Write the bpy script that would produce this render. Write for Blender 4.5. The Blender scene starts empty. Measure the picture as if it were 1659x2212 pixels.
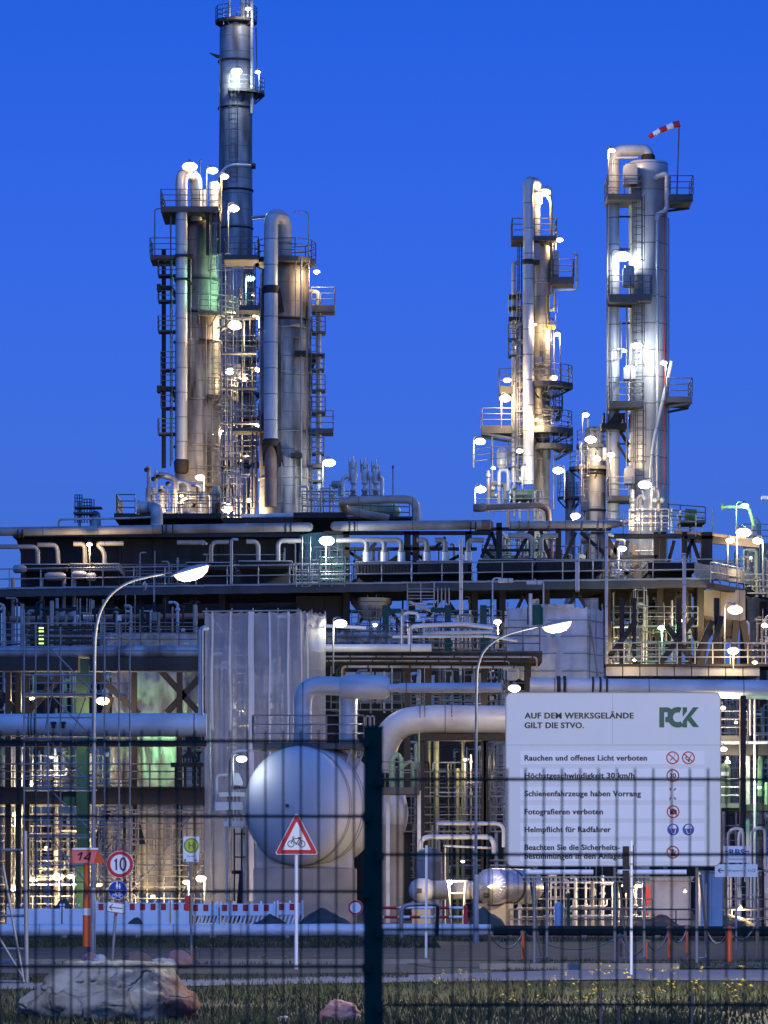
import bpy, math, random
from mathutils import Vector, noise
random.seed(7)
R = math.radians
S = bpy.context.scene
COL = S.collection

# ---------------------------------------------------------------- camera, sky, exposure
# The picture plane is measured in units of a 1659 x 2212 sheet; a place is (column, row, distance in metres).
FX, CX, HY, CAMH = 8640.0, 829.5, 1910.0, 1.7
cd = bpy.data.cameras.new('camera'); cam = bpy.data.objects.new('camera', cd); COL.objects.link(cam)
cam.location = (0, 0, CAMH); cam.rotation_euler = (math.pi/2, 0, 0)
cd.sensor_fit = 'VERTICAL'; cd.sensor_height = 36.0; cd.lens = 36.0*FX/2212
cd.shift_y = (HY-1106)/2212
cd.clip_start = 0.5; cd.clip_end = 4000
cd.dof.use_dof = True; cd.dof.focus_distance = 170.0; cd.dof.aperture_fstop = 13.0
S.camera = cam

W = bpy.data.worlds.new('World'); S.world = W; W.use_nodes = True
nt = W.node_tree; bg = nt.nodes['Background']
sky = nt.nodes.new('ShaderNodeTexSky'); sky.sky_type = 'NISHITA'; sky.sun_disc = False
sky.sun_elevation = R(2.0); sky.sun_rotation = R(180); sky.ozone_density = 10.0
# evening sky: paler towards the horizon, brighter on the side of the afterglow behind the camera
geo = nt.nodes.new('ShaderNodeTexCoord'); sep = nt.nodes.new('ShaderNodeSeparateXYZ'); nt.links.new(geo.outputs['Generated'], sep.inputs[0])
ez = nt.nodes.new('ShaderNodeMapRange'); nt.links.new(sep.outputs[2], ez.inputs[0]); ez.inputs[1].default_value = 0.075; ez.inputs[2].default_value = 0.22
lc = nt.nodes.new('ShaderNodeMix'); lc.data_type = 'RGBA'; nt.links.new(ez.outputs[0], lc.inputs[0])
lc.inputs[6].default_value = (0.118, 0.20, 0.67, 1); lc.inputs[7].default_value = (0.034, 0.117, 0.20, 1)
lift = nt.nodes.new('ShaderNodeMix'); lift.data_type = 'RGBA'; lift.blend_type = 'ADD'; lift.inputs[0].default_value = 1.0
tn = nt.nodes.new('ShaderNodeMix'); tn.data_type = 'RGBA'; tn.blend_type = 'MULTIPLY'; tn.inputs[0].default_value = 1.0; nt.links.new(sky.outputs[0], tn.inputs[6]); tn.inputs[7].default_value = (0.30, 0.75, 1.0, 1)
nt.links.new(tn.outputs[2], lift.inputs[6]); nt.links.new(lc.outputs[2], lift.inputs[7])
dt = nt.nodes.new('ShaderNodeVectorMath'); dt.operation = 'DOT_PRODUCT'; nt.links.new(geo.outputs['Generated'], dt.inputs[0]); dt.inputs[1].default_value = (0, -0.62, 0.785)
ey = nt.nodes.new('ShaderNodeMapRange'); ey.interpolation_type = 'SMOOTHSTEP'; nt.links.new(dt.outputs['Value'], ey.inputs[0]); ey.inputs[1].default_value = 0.30; ey.inputs[2].default_value = 0.95
gl = nt.nodes.new('ShaderNodeMix'); gl.data_type = 'RGBA'; nt.links.new(ey.outputs[0], gl.inputs[0]); gl.inputs[6].default_value = (0, 0, 0, 1); gl.inputs[7].default_value = (0.22, 0.66, 2.25, 1)
glow = nt.nodes.new('ShaderNodeMix'); glow.data_type = 'RGBA'; glow.blend_type = 'ADD'; glow.inputs[0].default_value = 1.0
nt.links.new(lift.outputs[2], glow.inputs[6]); nt.links.new(gl.outputs[2], glow.inputs[7]); nt.links.new(glow.outputs[2], bg.inputs[0])
bg.inputs[1].default_value = 0.15
S.view_settings.view_transform = 'Standard'; S.view_settings.look = 'None'
S.view_settings.exposure = 1.75; S.view_settings.gamma = 1.0
S.cycles.use_denoising = True
S.cycles.max_bounces = 6; S.cycles.diffuse_bounces = 3; S.cycles.glossy_bounces = 3; S.cycles.transmission_bounces = 3
S.cycles.sample_clamp_indirect = 4.0; S.cycles.sample_clamp_direct = 0.0
S.cycles.caustics_reflective = False; S.cycles.caustics_refractive = False

def K(d): return FX/d
def P(x, y, d): return Vector(((x-CX)*d/FX, d, CAMH+(HY-y)*d/FX))
def GY(d): return HY+CAMH*FX/d            # row of the ground at distance d
def GD(y): return CAMH*FX/(y-HY)          # distance of the ground at a row

# ---------------------------------------------------------------- materials
def mat(name, col, rough=0.55, metal=0.0, seam=None, stain=0.0, scol=(0.04, 0.03, 0.022), sscale=(1.2, 1.2, 0.18),
        var=0.25, vscale=0.8, bump=0.0, bscale=8.0, alpha=1.0, spec=0.4, trans=0.0, seamdark=0.35, vseam=None):
    m = bpy.data.materials.new(name); m.use_nodes = True
    t = m.node_tree; b = t.nodes['Principled BSDF']
    N = lambda k: t.nodes.new(k); L = t.links.new
    co = N('ShaderNodeTexCoord'); out = co.outputs['Object']
    base = N('ShaderNodeRGB'); base.outputs[0].default_value = (*col, 1)
    cur = base.outputs[0]
    def mix(a, bcol, fac, mode='MIX'):
        x = N('ShaderNodeMix'); x.data_type = 'RGBA'; x.blend_type = mode
        if isinstance(fac, float): x.inputs[0].default_value = fac
        else: L(fac, x.inputs[0])
        L(a, x.inputs[6])
        if isinstance(bcol, tuple): x.inputs[7].default_value = (*bcol, 1)
        else: L(bcol, x.inputs[7])
        return x.outputs[2]
    def ntex(scale, vec=None, detail=4):
        n = N('ShaderNodeTexNoise'); n.inputs['Scale'].default_value = scale; n.inputs['Detail'].default_value = detail
        if vec:
            mp = N('ShaderNodeMapping'); mp.inputs['Scale'].default_value = vec; L(out, mp.inputs[0]); L(mp.outputs[0], n.inputs[0])
        else: L(out, n.inputs[0])
        return n.outputs[0]
    def ramp(f, a, bb):
        r = N('ShaderNodeMapRange'); r.inputs[1].default_value = a; r.inputs[2].default_value = bb; L(f, r.inputs[0]); return r.outputs[0]
    vn = ntex(vscale)
    if var:
        dark = tuple(c*(1-var) for c in col); lite = tuple(min(1, c*(1+var)) for c in col)
        cur = mix(cur, dark, ramp(vn, 0.5, 0.25)); cur = mix(cur, lite, ramp(vn, 0.5, 0.75))
    if stain:
        f = ntex(1.0, sscale, 6); mm = N('ShaderNodeMath'); mm.operation = 'MULTIPLY'
        L(ramp(f, 0.44, 0.66), mm.inputs[0]); mm.inputs[1].default_value = stain
        cur = mix(cur, scol, mm.outputs[0])
    def seamline(axis, step, width=0.035, off=0.0):
        sp = N('ShaderNodeSeparateXYZ'); L(out, sp.inputs[0])
        a = N('ShaderNodeMath'); a.operation = 'ADD'; L(sp.outputs[axis], a.inputs[0]); a.inputs[1].default_value = 100*step+off
        q = N('ShaderNodeMath'); q.operation = 'DIVIDE'; L(a.outputs[0], q.inputs[0]); q.inputs[1].default_value = step
        fr = N('ShaderNodeMath'); fr.operation = 'FRACT'; L(q.outputs[0], fr.inputs[0])
        lt = N('ShaderNodeMath'); lt.operation = 'LESS_THAN'; L(fr.outputs[0], lt.inputs[0]); lt.inputs[1].default_value = width/step
        return lt.outputs[0], q.outputs[0]
    if seam:
        lt, q = seamline(seam[0], seam[1], seam[2] if len(seam) > 2 else 0.05)
        cur = mix(cur, tuple(c*seamdark for c in col), lt)
        fl = N('ShaderNodeMath'); fl.operation = 'FLOOR'; L(q, fl.inputs[0])
        wn = N('ShaderNodeTexWhiteNoise'); wn.noise_dimensions = '1D'; L(fl.outputs[0], wn.inputs['W'])
        cur = mix(cur, tuple(c*0.72 for c in col), ramp(wn.outputs[0], 0.35, 1.6))
    L(cur, b.inputs['Base Color'])
    rr = N('ShaderNodeMapRange'); L(vn, rr.inputs[0]); rr.inputs[3].default_value = max(0.05, rough-0.12); rr.inputs[4].default_value = min(1, rough+0.12)
    L(rr.outputs[0], b.inputs['Roughness'])
    b.inputs['Metallic'].default_value = metal; b.inputs['Specular IOR Level'].default_value = spec
    if alpha < 1: b.inputs['Alpha'].default_value = alpha
    if bump:
        bn = N('ShaderNodeBump'); bn.inputs['Strength'].default_value = bump; bn.inputs['Distance'].default_value = 0.05
        L(ntex(bscale, None, 6), bn.inputs['Height']); L(bn.outputs[0], b.inputs['Normal'])
    if trans:
        tr = N('ShaderNodeBsdfTranslucent'); L(cur, tr.inputs[0]); mx = N('ShaderNodeMixShader'); mx.inputs[0].default_value = trans
        L(b.outputs[0], mx.inputs[1]); L(tr.outputs[0], mx.inputs[2]); L(mx.outputs[0], t.nodes['Material Output'].inputs[0])
    return m
def emat(name, col, strength):
    m = bpy.data.materials.new(name); m.use_nodes = True
    b = m.node_tree.nodes['Principled BSDF']
    b.inputs['Base Color'].default_value = (*col, 1); b.inputs['Emission Color'].default_value = (*col, 1); b.inputs['Emission Strength'].default_value = strength
    b.inputs['Roughness'].default_value = 0.3
    m.cycles.emission_sampling = 'NONE'
    return m

M = {}
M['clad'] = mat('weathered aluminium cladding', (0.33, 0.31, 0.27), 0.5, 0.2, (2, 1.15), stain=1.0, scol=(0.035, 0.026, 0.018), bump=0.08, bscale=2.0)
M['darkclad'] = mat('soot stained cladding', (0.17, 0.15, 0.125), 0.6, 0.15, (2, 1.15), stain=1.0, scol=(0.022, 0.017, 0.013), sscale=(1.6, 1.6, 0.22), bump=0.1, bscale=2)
M['foil'] = mat('crinkled foil wrapping', (0.55, 0.55, 0.56), 0.5, 0.15, var=0.15, vscale=3, bump=0.5, bscale=4)
M['cladblue'] = mat('grey blue cladding', (0.25, 0.26, 0.27), 0.5, 0.3, (2, 1.3), stain=0.8, bump=0.08, bscale=2.0)
M['silver'] = mat('silver pipe cladding', (0.42, 0.42, 0.415), 0.42, 0.2, (2, 1.6, 0.07), stain=0.45, scol=(0.16, 0.155, 0.15), var=0.15)
M['silverx'] = mat('silver horizontal cladding', (0.36, 0.36, 0.35), 0.5, 0.15, (0, 2.2, 0.06), stain=0.5, sscale=(0.6, 1.5, 1.5), var=0.15)
M['dull'] = mat('dull grey pipe insulation', (0.26, 0.245, 0.225), 0.6, 0.15, (0, 3.1, 0.05), stain=0.55, sscale=(0.5, 1.2, 1.2), scol=(0.12, 0.06, 0.03))
M['rustpipe'] = mat('rusty pipe', (0.20, 0.14, 0.11), 0.75, 0.1, stain=0.7, scol=(0.10, 0.035, 0.015), sscale=(0.8, 0.8, 0.8))
M['galv'] = mat('galvanised steel', (0.25, 0.25, 0.25), 0.5, 0.3, stain=0.2)
M['rail'] = mat('painted grey railing steel', (0.15, 0.155, 0.16), 0.5, 0.2, stain=0.3)
M['raild'] = mat('dark railing steel', (0.07, 0.07, 0.075), 0.6, 0.1)
M['dark'] = mat('dark structural steel', (0.022, 0.021, 0.020), 0.75, 0.0, spec=0.25, stain=0.3, scol=(0.05, 0.022, 0.012))
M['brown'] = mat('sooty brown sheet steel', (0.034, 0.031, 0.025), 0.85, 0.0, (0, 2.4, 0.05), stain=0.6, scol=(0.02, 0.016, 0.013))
M['deck'] = mat('grey steel decking', (0.06, 0.06, 0.06), 0.7, 0.1, stain=0.4)
M['green'] = mat('green painted steel', (0.006, 0.055, 0.028), 0.6, 0.0, stain=0.35)
M['pgreen'] = mat('pale green painted steel', (0.16, 0.25, 0.14), 0.6, 0.0, (0, 1.4, 0.05), stain=0.3)
M['olive'] = mat('olive painted pipe', (0.17, 0.19, 0.10), 0.5, 0.1, (2, 1.7, 0.05), stain=0.3)
M['sheet'] = mat('translucent scaffold sheeting', (0.30, 0.32, 0.35), 0.55, 0.0, stain=0.4, scol=(0.17, 0.18, 0.20), sscale=(1.6, 1.6, 0.5), bump=0.25, bscale=2.2, alpha=0.64)
M['sheetlit'] = mat('white crumpled sheeting lightened for lamp glow', (0.50, 0.50, 0.50), 0.55, 0.0, stain=0.3, scol=(0.32, 0.32, 0.33), sscale=(1.6, 1.6, 0.5), bump=0.4, bscale=2.2, trans=0.25)  # base colour lightened to stand in for the nearby street lamp's glow
M['tape'] = mat('white sheeting tape', (0.52, 0.52, 0.52), 0.5, 0.0, var=0.1, trans=0.2)
M['dsheet'] = mat('dusty plastic sheeting', (0.42, 0.39, 0.33), 0.6, 0.0, stain=0.5, scol=(0.16, 0.13, 0.09), sscale=(1.2, 1.2, 0.25), bump=0.5, bscale=1.8, trans=0.35)
M['conc'] = mat('weathered concrete', (0.27, 0.24, 0.20), 0.85, 0.0, stain=0.5, scol=(0.13, 0.11, 0.085), sscale=(0.6, 0.6, 0.35), bump=0.2, bscale=9)
M['concl'] = mat('light concrete', (0.40, 0.38, 0.35), 0.85, 0.0, stain=0.3, bump=0.1, bscale=9)
M['bluepipe'] = mat('pale grey painted pipe', (0.42, 0.43, 0.44), 0.5, 0.1, (0, 4.2, 0.06), stain=0.45, scol=(0.20, 0.21, 0.23), sscale=(0.5, 1.4, 1.4), var=0.12)
M['stainpipe'] = mat('rust streaked grey pipe paint', (0.42, 0.43, 0.43), 0.5, 0.1, (0, 4.2, 0.06), stain=0.6, scol=(0.20, 0.18, 0.16), sscale=(0.35, 0.9, 0.5), var=0.12)
M['drum'] = mat('white painted drum', (0.39, 0.40, 0.41), 0.62, 0.0, stain=0.2, scol=(0.38, 0.36, 0.33), var=0.06)
M['white'] = mat('white paint', (0.78, 0.78, 0.78), 0.45, 0.0, var=0.05)
M['board'] = mat('white sign board', (0.74, 0.71, 0.63), 0.5, 0.0, var=0.03, stain=0.08, scol=(0.5, 0.49, 0.47))
M['panel'] = mat('lighter sign strip', (0.83, 0.81, 0.74), 0.5, 0.0, var=0.02)
M['ink'] = mat('black lettering', (0.012, 0.012, 0.018), 0.5, 0.0, var=0)
M['logo'] = mat('green logo paint', (0.0, 0.10, 0.052), 0.5, 0.0, var=0)
M['red'] = mat('red paint', (0.50, 0.012, 0.015), 0.45, 0.0, var=0.08)
M['signblue'] = mat('blue sign paint', (0.008, 0.035, 0.32), 0.45, 0.0, var=0.05)
M['yellow'] = mat('yellow sign paint and painted yellow light', (0.75, 0.55, 0.02), 0.5, 0.0, var=0.05)
M['orange'] = mat('orange paint', (0.78, 0.12, 0.012), 0.4, 0.0, var=0.08, stain=0.1)
M['salmon'] = mat('faded orange sign face', (0.80, 0.16, 0.09), 0.45, 0.0, var=0.04)
M['signgreen'] = mat('green sign paint', (0.04, 0.34, 0.10), 0.5, 0.0, var=0.05)
M['fence'] = mat('dark green coated wire', (0.003, 0.030, 0.022), 0.8, 0.0, var=0.1, spec=0.1)
M['asphalt'] = mat('worn asphalt', (0.013, 0.016, 0.016), 0.85, 0.0, var=0.2, stain=0.3, scol=(0.09, 0.085, 0.08), sscale=(0.4, 0.4, 0.4), bump=0.15, bscale=30)
M['path'] = mat('grey footpath', (0.19, 0.18, 0.19), 0.85, 0.0, var=0.12, stain=0.3, scol=(0.14, 0.13, 0.12), sscale=(0.7, 0.7, 0.7))
M['sand'] = mat('sandy verge', (0.10, 0.082, 0.055), 0.95, 0.0, var=0.3, stain=0.5, scol=(0.07, 0.075, 0.035), sscale=(0.5, 0.5, 0.5), bump=0.4, bscale=5)
M['soil'] = mat('grey soil', (0.05, 0.045, 0.04), 0.95, 0.0, var=0.35, vscale=3, bump=0.8, bscale=6)
M['turf'] = mat('rough turf', (0.030, 0.036, 0.017), 0.95, 0.0, var=0.35, vscale=0.5, stain=0.6, scol=(0.10, 0.075, 0.045), sscale=(0.35, 0.35, 0.35), bump=0.6, bscale=14)
M['blade'] = mat('grass blades', (0.030, 0.042, 0.016), 0.8, 0.0, var=0.5, vscale=0.4, stain=0.6, scol=(0.09, 0.068, 0.038), sscale=(0.8, 0.8, 0.8))
M['flower'] = mat('yellow blossom', (0.45, 0.33, 0.015), 0.7, 0.0, var=0.2)
M['granite'] = mat('grey granite boulder', (0.25, 0.245, 0.22), 0.85, 0.0, var=0.3, vscale=2.5, stain=0.6, scol=(0.13, 0.115, 0.085), sscale=(1.3, 1.3, 1.3), bump=0.7, bscale=7)
M['pinkstone'] = mat('pinkish granite', (0.30, 0.16, 0.145), 0.85, 0.0, var=0.3, vscale=3, stain=0.6, scol=(0.20, 0.15, 0.13), sscale=(1.6, 1.6, 1.6), bump=0.6, bscale=8)
M['palestone'] = mat('pale stone', (0.40, 0.38, 0.36), 0.85, 0.0, var=0.2, vscale=3, bump=0.5, bscale=7)
M['brownstone'] = mat('brown fieldstone', (0.15, 0.105, 0.085), 0.85, 0.0, var=0.3, vscale=3, bump=0.5, bscale=7)
M['lampcase'] = mat('grey lamp housing', (0.30, 0.30, 0.31), 0.4, 0.3, var=0.1)
M['tan'] = mat('beige wall sheet', (0.36, 0.32, 0.25), 0.7, 0.0, (0, 1.1, 0.05), stain=0.6, scol=(0.12, 0.10, 0.07), sscale=(1.4, 1.4, 0.3))
M['bluebox'] = mat('light blue cabinet paint', (0.33, 0.42, 0.52), 0.5, 0.0, stain=0.2)
M['shiny'] = mat('bright aluminium jacket', (0.66, 0.66, 0.64), 0.28, 0.85, (0, 1.0, 0.04), var=0.15, bump=0.1, bscale=3)
WARM, WHITE, COOL, GREENL = (1.0, 0.72, 0.38), (1.0, 0.93, 0.78), (0.86, 0.95, 1.0), (0.35, 1.0, 0.55)
LM = {c: emat('lit lamp glass', c, e) for c, e in ((WARM, 0.75), (WHITE, 1.2), (COOL, 2.0), (GREENL, 1.2))}

# ---------------------------------------------------------------- objects
def thing(name, label, cat, pos, group=None):
    o = bpy.data.objects.new(name, None); COL.objects.link(o); o.location = pos; o.empty_display_size = 0.3
    o['label'] = label; o['category'] = cat
    if group: o['group'] = group
    return o
def origin(o):
    v = Vector(o.location)
    while o.parent: o = o.parent; v += Vector(o.location)
    return v

class MB:
    """collects shapes and links them as one mesh object"""
    def __init__(s, d=100.0, persp=False): s.d = d; s.persp = persp; s.v = []; s.f = []; s.sm = []; s.marks = []; s.hold = False
    def p(s, x, y, dd=0.0):
        # a point dd metres behind the sheet at distance d, at the sheet's own scale (keeps verticals and levels true)
        if s.persp: return P(x, y, s.d+dd)
        q = P(x, y, s.d); return Vector((q.x, q.y+dd, q.z))
    def add(s, vs, fs, smooth=False):
        o = len(s.v)
        if not s.hold: s.marks.append((o, len(s.f)))
        s.v.extend(vs)
        for f in fs: s.f.append([i+o for i in f]); s.sm.append(smooth)
    def loft(s, rings, cap=True, smooth=True, closed=True):
        n = len(rings[0]); vs = [q for r in rings for q in r]; fs = []
        for i in range(len(rings)-1):
            for j in range(n if closed else n-1):
                a = i*n+j; b = i*n+(j+1) % n; fs.append([a, b, b+n, a+n])
        s.add(vs, fs, smooth)
        if cap:
            s.hold = True; s.add(list(rings[0]), [list(range(n))[::-1]]); s.add(list(rings[-1]), [list(range(n))]); s.hold = False
    def sweep(s, pts, r, n=10, cap=True):
        pts = [Vector(q) for q in pts]
        if len(pts) < 2: return
        rings = []; t0 = (pts[1]-pts[0]).normalized()
        up = Vector((0, 0, 1)) if abs(t0.z) < 0.9 else Vector((1, 0, 0))
        nrm = (up-t0*up.dot(t0)).normalized()
        for i, q in enumerate(pts):
            if i == 0: t = t0
            elif i == len(pts)-1: t = (pts[i]-pts[i-1]).normalized()
            else: t = ((pts[i+1]-q).normalized()+(q-pts[i-1]).normalized()).normalized()
            nrm = (nrm-t*nrm.dot(t)).normalized(); b = t.cross(nrm)
            rr = r[i] if isinstance(r, (list, tuple)) else r
            rings.append([q+(nrm*math.cos(2*math.pi*k/n)+b*math.sin(2*math.pi*k/n))*rr for k in range(n)])
        s.loft(rings, cap)
    def tube(s, pts, w, bend=None, n=12, dd=0.0):
        """pipe along (x, y[, dd]) points with rounded bends; w = width on the sheet"""
        r = w/2/K(s.d)
        q = [s.p(a[0], a[1], (a[2] if len(a) > 2 else 0)+dd) for a in pts]
        bend = bend if bend is not None else r*3
        out = [q[0]]
        for i in range(1, len(q)-1):
            a, b, c = q[i-1], q[i], q[i+1]; u = (a-b); v = (c-b); lu, lv = u.length, v.length
            if lu < 1e-6 or lv < 1e-6: continue
            u /= lu; v /= lv; k = min(bend, lu*0.49, lv*0.49)
            if abs(u.dot(v)) > 0.995: out.append(b); continue
            p0, p1 = b+u*k, b+v*k
            for j in range(7):
                t = j/6; out.append(p0*(1-t)**2+b*2*t*(1-t)+p1*t*t)
        out.append(q[-1]); s.sweep(out, r, n)
        return s
    def rod(s, a, b, t=0.06, n=6):
        s.sweep([s.p(*a), s.p(*b)], t/2, n); return s
    def lathe(s, x, prof, dd=0.0, n=28, cap=True):
        """vertical turned shape; prof = [(row, width)]"""
        rings = []
        for y, w in prof:
            c = s.p(x, y, dd); r = max(w, 0.02)/2/K(s.d)
            rings.append([c+Vector((math.cos(2*math.pi*k/n)*r, math.sin(2*math.pi*k/n)*r, 0)) for k in range(n)])
        s.loft(rings[::-1], cap); return s
    def latheaxis(s, a, b, prof, n=28):
        """turned shape about the axis a-b (world points); prof = [(t along, radius m)]"""
        a, b = Vector(a), Vector(b); t = (b-a).normalized(); up = Vector((0, 0, 1)) if abs(t.z) < 0.9 else Vector((1, 0, 0))
        nn = (up-t*up.dot(t)).normalized(); bb = t.cross(nn)
        s.loft([[a+(b-a)*q+(nn*math.cos(2*math.pi*k/n)+bb*math.sin(2*math.pi*k/n))*max(r, 0.002) for k in range(n)] for q, r in prof]); return s
    def cyl(s, x, y0, y1, w, dd=0.0, n=24): return s.lathe(x, [(y0, w), (y1, w)], dd, n)
    def boxw(s, a, b):
        x0, y0, z0 = a; x1, y1, z1 = b
        v = [Vector(c) for c in ((x0, y0, z0), (x1, y0, z0), (x1, y1, z0), (x0, y1, z0), (x0, y0, z1), (x1, y0, z1), (x1, y1, z1), (x0, y1, z1))]
        s.add(v, [[0, 1, 5, 4], [1, 2, 6, 5], [2, 3, 7, 6], [3, 0, 4, 7], [4, 5, 6, 7], [3, 2, 1, 0]]); return s
    def box(s, x0, y0, x1, y1, dn=-0.3, df=0.3):
        a, b = s.p(x0, y1), s.p(x1, y0); return s.boxw((a.x, a.y+dn, a.z), (b.x, b.y+df, b.z))
    def bar(s, a, b, t=0.2, t2=None):
        """square bar between two (x, y[, dd]) places"""
        q0, q1 = s.p(*a), s.p(*b); u = (q1-q0).normalized(); t2 = t2 or t
        up = Vector((0, 1, 0)) if abs(u.y) < 0.9 else Vector((0, 0, 1))
        n = (up-u*up.dot(u)).normalized()*t2/2; m = u.cross(n).normalized()*t/2
        s.loft([[q+n+m, q-n+m, q-n-m, q+n-m] for q in (q0, q1)], True, False); return s
    def poly(s, pts, dn=0.0, th=0.02):
        """flat shape facing the camera, front face dn metres behind the sheet"""
        f = [s.p(x, y, dn) for x, y in pts]; b = [q+Vector((0, th, 0)) for q in f]
        n = len(f); ar = sum(f[i].x*f[(i+1) % n].z-f[(i+1) % n].x*f[i].z for i in range(n))
        if ar < 0: f.reverse(); b.reverse()
        s.add(f+b, [list(range(n)), list(range(n, 2*n))[::-1]]+[[j, i, i+n, j+n] for i, j in ((i, (i+1) % n) for i in range(n))]); return s
    def disc(s, x, y, r, dn=0.0, th=0.02, n=32): return s.poly([(x+r*math.cos(2*math.pi*k/n), y+r*math.sin(2*math.pi*k/n)) for k in range(n)], dn, th)
    def ringf(s, x, y, r0, r1, dn=0.0, th=0.01, n=32, a0=0, a1=360):
        q = [R(a0+(a1-a0)*k/n) for k in range(n+1)]; vs = []; fs = []
        for a in q:
            for r, e in ((r1, 0), (r0, 0), (r0, th), (r1, th)): vs.append(s.p(x+r*math.cos(a), y+r*math.sin(a), dn+e))
        for i in range(n):
            for j in range(4):
                a = i*4+j; b = i*4+(j+1) % 4; fs.append([a, b, b+4, a+4])
        s.add(vs, fs); return s
    def line(s, pts, w, dn=0.0, th=0.01):
        for (x0, y0), (x1, y1) in zip(pts, pts[1:]):
            l = math.hypot(x1-x0, y1-y0) or 1; nx, ny = -(y1-y0)/l*w/2, (x1-x0)/l*w/2
            s.poly([(x0+nx, y0+ny), (x1+nx, y1+ny), (x1-nx, y1-ny), (x0-nx, y0-ny)], dn, th)
        return s
    def rail(s, pts, h=1.1, t=0.055, step=1.5, mid=2, ends=True):
        """handrail over floor points (x, y, dd)"""
        q = [s.p(*a) for a in pts]; Z = Vector((0, 0, 1))
        for a, b in zip(q, q[1:]):
            l = (b-a).length; k = max(1, round(l/step))
            for i in range(k+1): s.sweep([a+(b-a)*i/k, a+(b-a)*i/k+Z*h], t/2, 5)
            for i in range(mid+1):
                hh = Z*(h*(mid+1-i)/(mid+1)) if i else Z*h
                s.sweep([a+hh, b+hh], t/2, 5)
        return s
    def ladder(s, x, y0, y1, dd=0.0, w=0.45, cage=True, t=0.05):
        a, b = s.p(x, y1, dd), s.p(x, y0, dd); X = Vector((w/2, 0, 0)); h = b.z-a.z
        for sg in (-1, 1): s.sweep([a+X*sg, b+X*sg], t/2, 5)
        for i in range(int(h/0.4)): s.sweep([a-X+Vector((0, 0, i*0.4)), a+X+Vector((0, 0, i*0.4))], 0.018, 4)
        if cage:
            for i in range(int((h-2)/1.0)+1):
                z = a.z+2.0+i*1.0
                s.sweep([Vector((a.x+0.38*math.cos(R(g)), a.y-0.75*math.sin(R(g)), z)) for g in range(0, 181, 20)], 0.022, 4)
            for g in (20, 65, 115, 160):
                s.sweep([Vector((a.x+0.38*math.cos(R(g)), a.y-0.75*math.sin(R(g)), zz)) for zz in (a.z+2.0, b.z)], 0.02, 4)
        return s
    def text(s, body, x, y, h, dn=0.0, th=0.006, bold=0.0, shear=0.0, width=None, align='LEFT'):
        """lettering; (x, y) = left end of the baseline on the sheet, h = capital height on the sheet"""
        cu = bpy.data.curves.new('lettering', 'FONT'); cu.body = body; cu.size = 1.0; cu.offset = bold; cu.shear = shear; cu.resolution_u = 3; cu.space_character = 1.07
        o = bpy.data.objects.new('lettering', cu); COL.objects.link(o)
        dg = bpy.context.evaluated_depsgraph_get(); me = bpy.data.meshes.new_from_object(o.evaluated_get(dg))
        bpy.data.objects.remove(o); bpy.data.curves.remove(cu)
        if not len(me.vertices): return s
        xs = [v.co.x for v in me.vertices]; wx = max(xs)-min(xs); sc = h/0.72; sx = (width/wx) if width else sc
        x0 = x-(wx*sx/2 if align == 'CENTER' else 0)
        vs = [s.p(x0+(v.co.x-min(xs))*sx, y-v.co.y*sc, dn) for v in me.vertices]
        s.add(vs, [list(f.vertices) for f in me.polygons]); bpy.data.meshes.remove(me); return s
    def build(s, name, m, parent=None, label=None, cat=None, group=None, kind=None):
        org = origin(parent) if parent else (Vector(s.v[0]) if s.v else Vector())
        if not parent and s.v:
            lo = [min(v[i] for v in s.v) for i in range(3)]; hi = [max(v[i] for v in s.v) for i in range(3)]
            org = Vector(((lo[0]+hi[0])/2, (lo[1]+hi[1])/2, lo[2]))
        me = bpy.data.meshes.new(name); me.from_pydata([tuple(v-org) for v in s.v], [], s.f)
        me.polygons.foreach_set('use_smooth', s.sm); me.materials.append(M[m] if isinstance(m, str) else m); me.update()
        o = bpy.data.objects.new(name, me); COL.objects.link(o)
        if parent: o.parent = parent
        else: o.location = org
        for k, v in (('label', label), ('category', cat), ('group', group), ('kind', kind)):
            if v: o[k] = v
        return o

def each(s, name, m, parent):
    """links every shape collected so far as a part of its own"""
    ends = s.marks[1:]+[(len(s.v), len(s.f))]
    for (v0, f0), (v1, f1) in zip(s.marks, ends):
        q = MB(s.d); q.v = s.v[v0:v1]; q.f = [[i-v0 for i in f] for f in s.f[f0:f1]]; q.sm = s.sm[f0:f1]; q.build(name, m, parent)
MB.each = each
def copy_tree(o, delta=None, parent=None):
    c = o.copy(); COL.objects.link(c)
    if parent: c.parent = parent
    for ch in list(o.children): copy_tree(ch, None, c)
    if delta is not None: c.location = Vector(o.location)+delta
    return c
def arc(cx, cy_dd, rx_px, d, a0, a1, n=10):
    """floor points on a circle round (cx, dd): angle 0 = to the side, 270 = towards the road"""
    return [(cx+rx_px*math.cos(R(a0+(a1-a0)*i/n)), None, cy_dd+rx_px/K(d)*math.sin(R(a0+(a1-a0)*i/n))) for i in range(n+1)]
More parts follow.
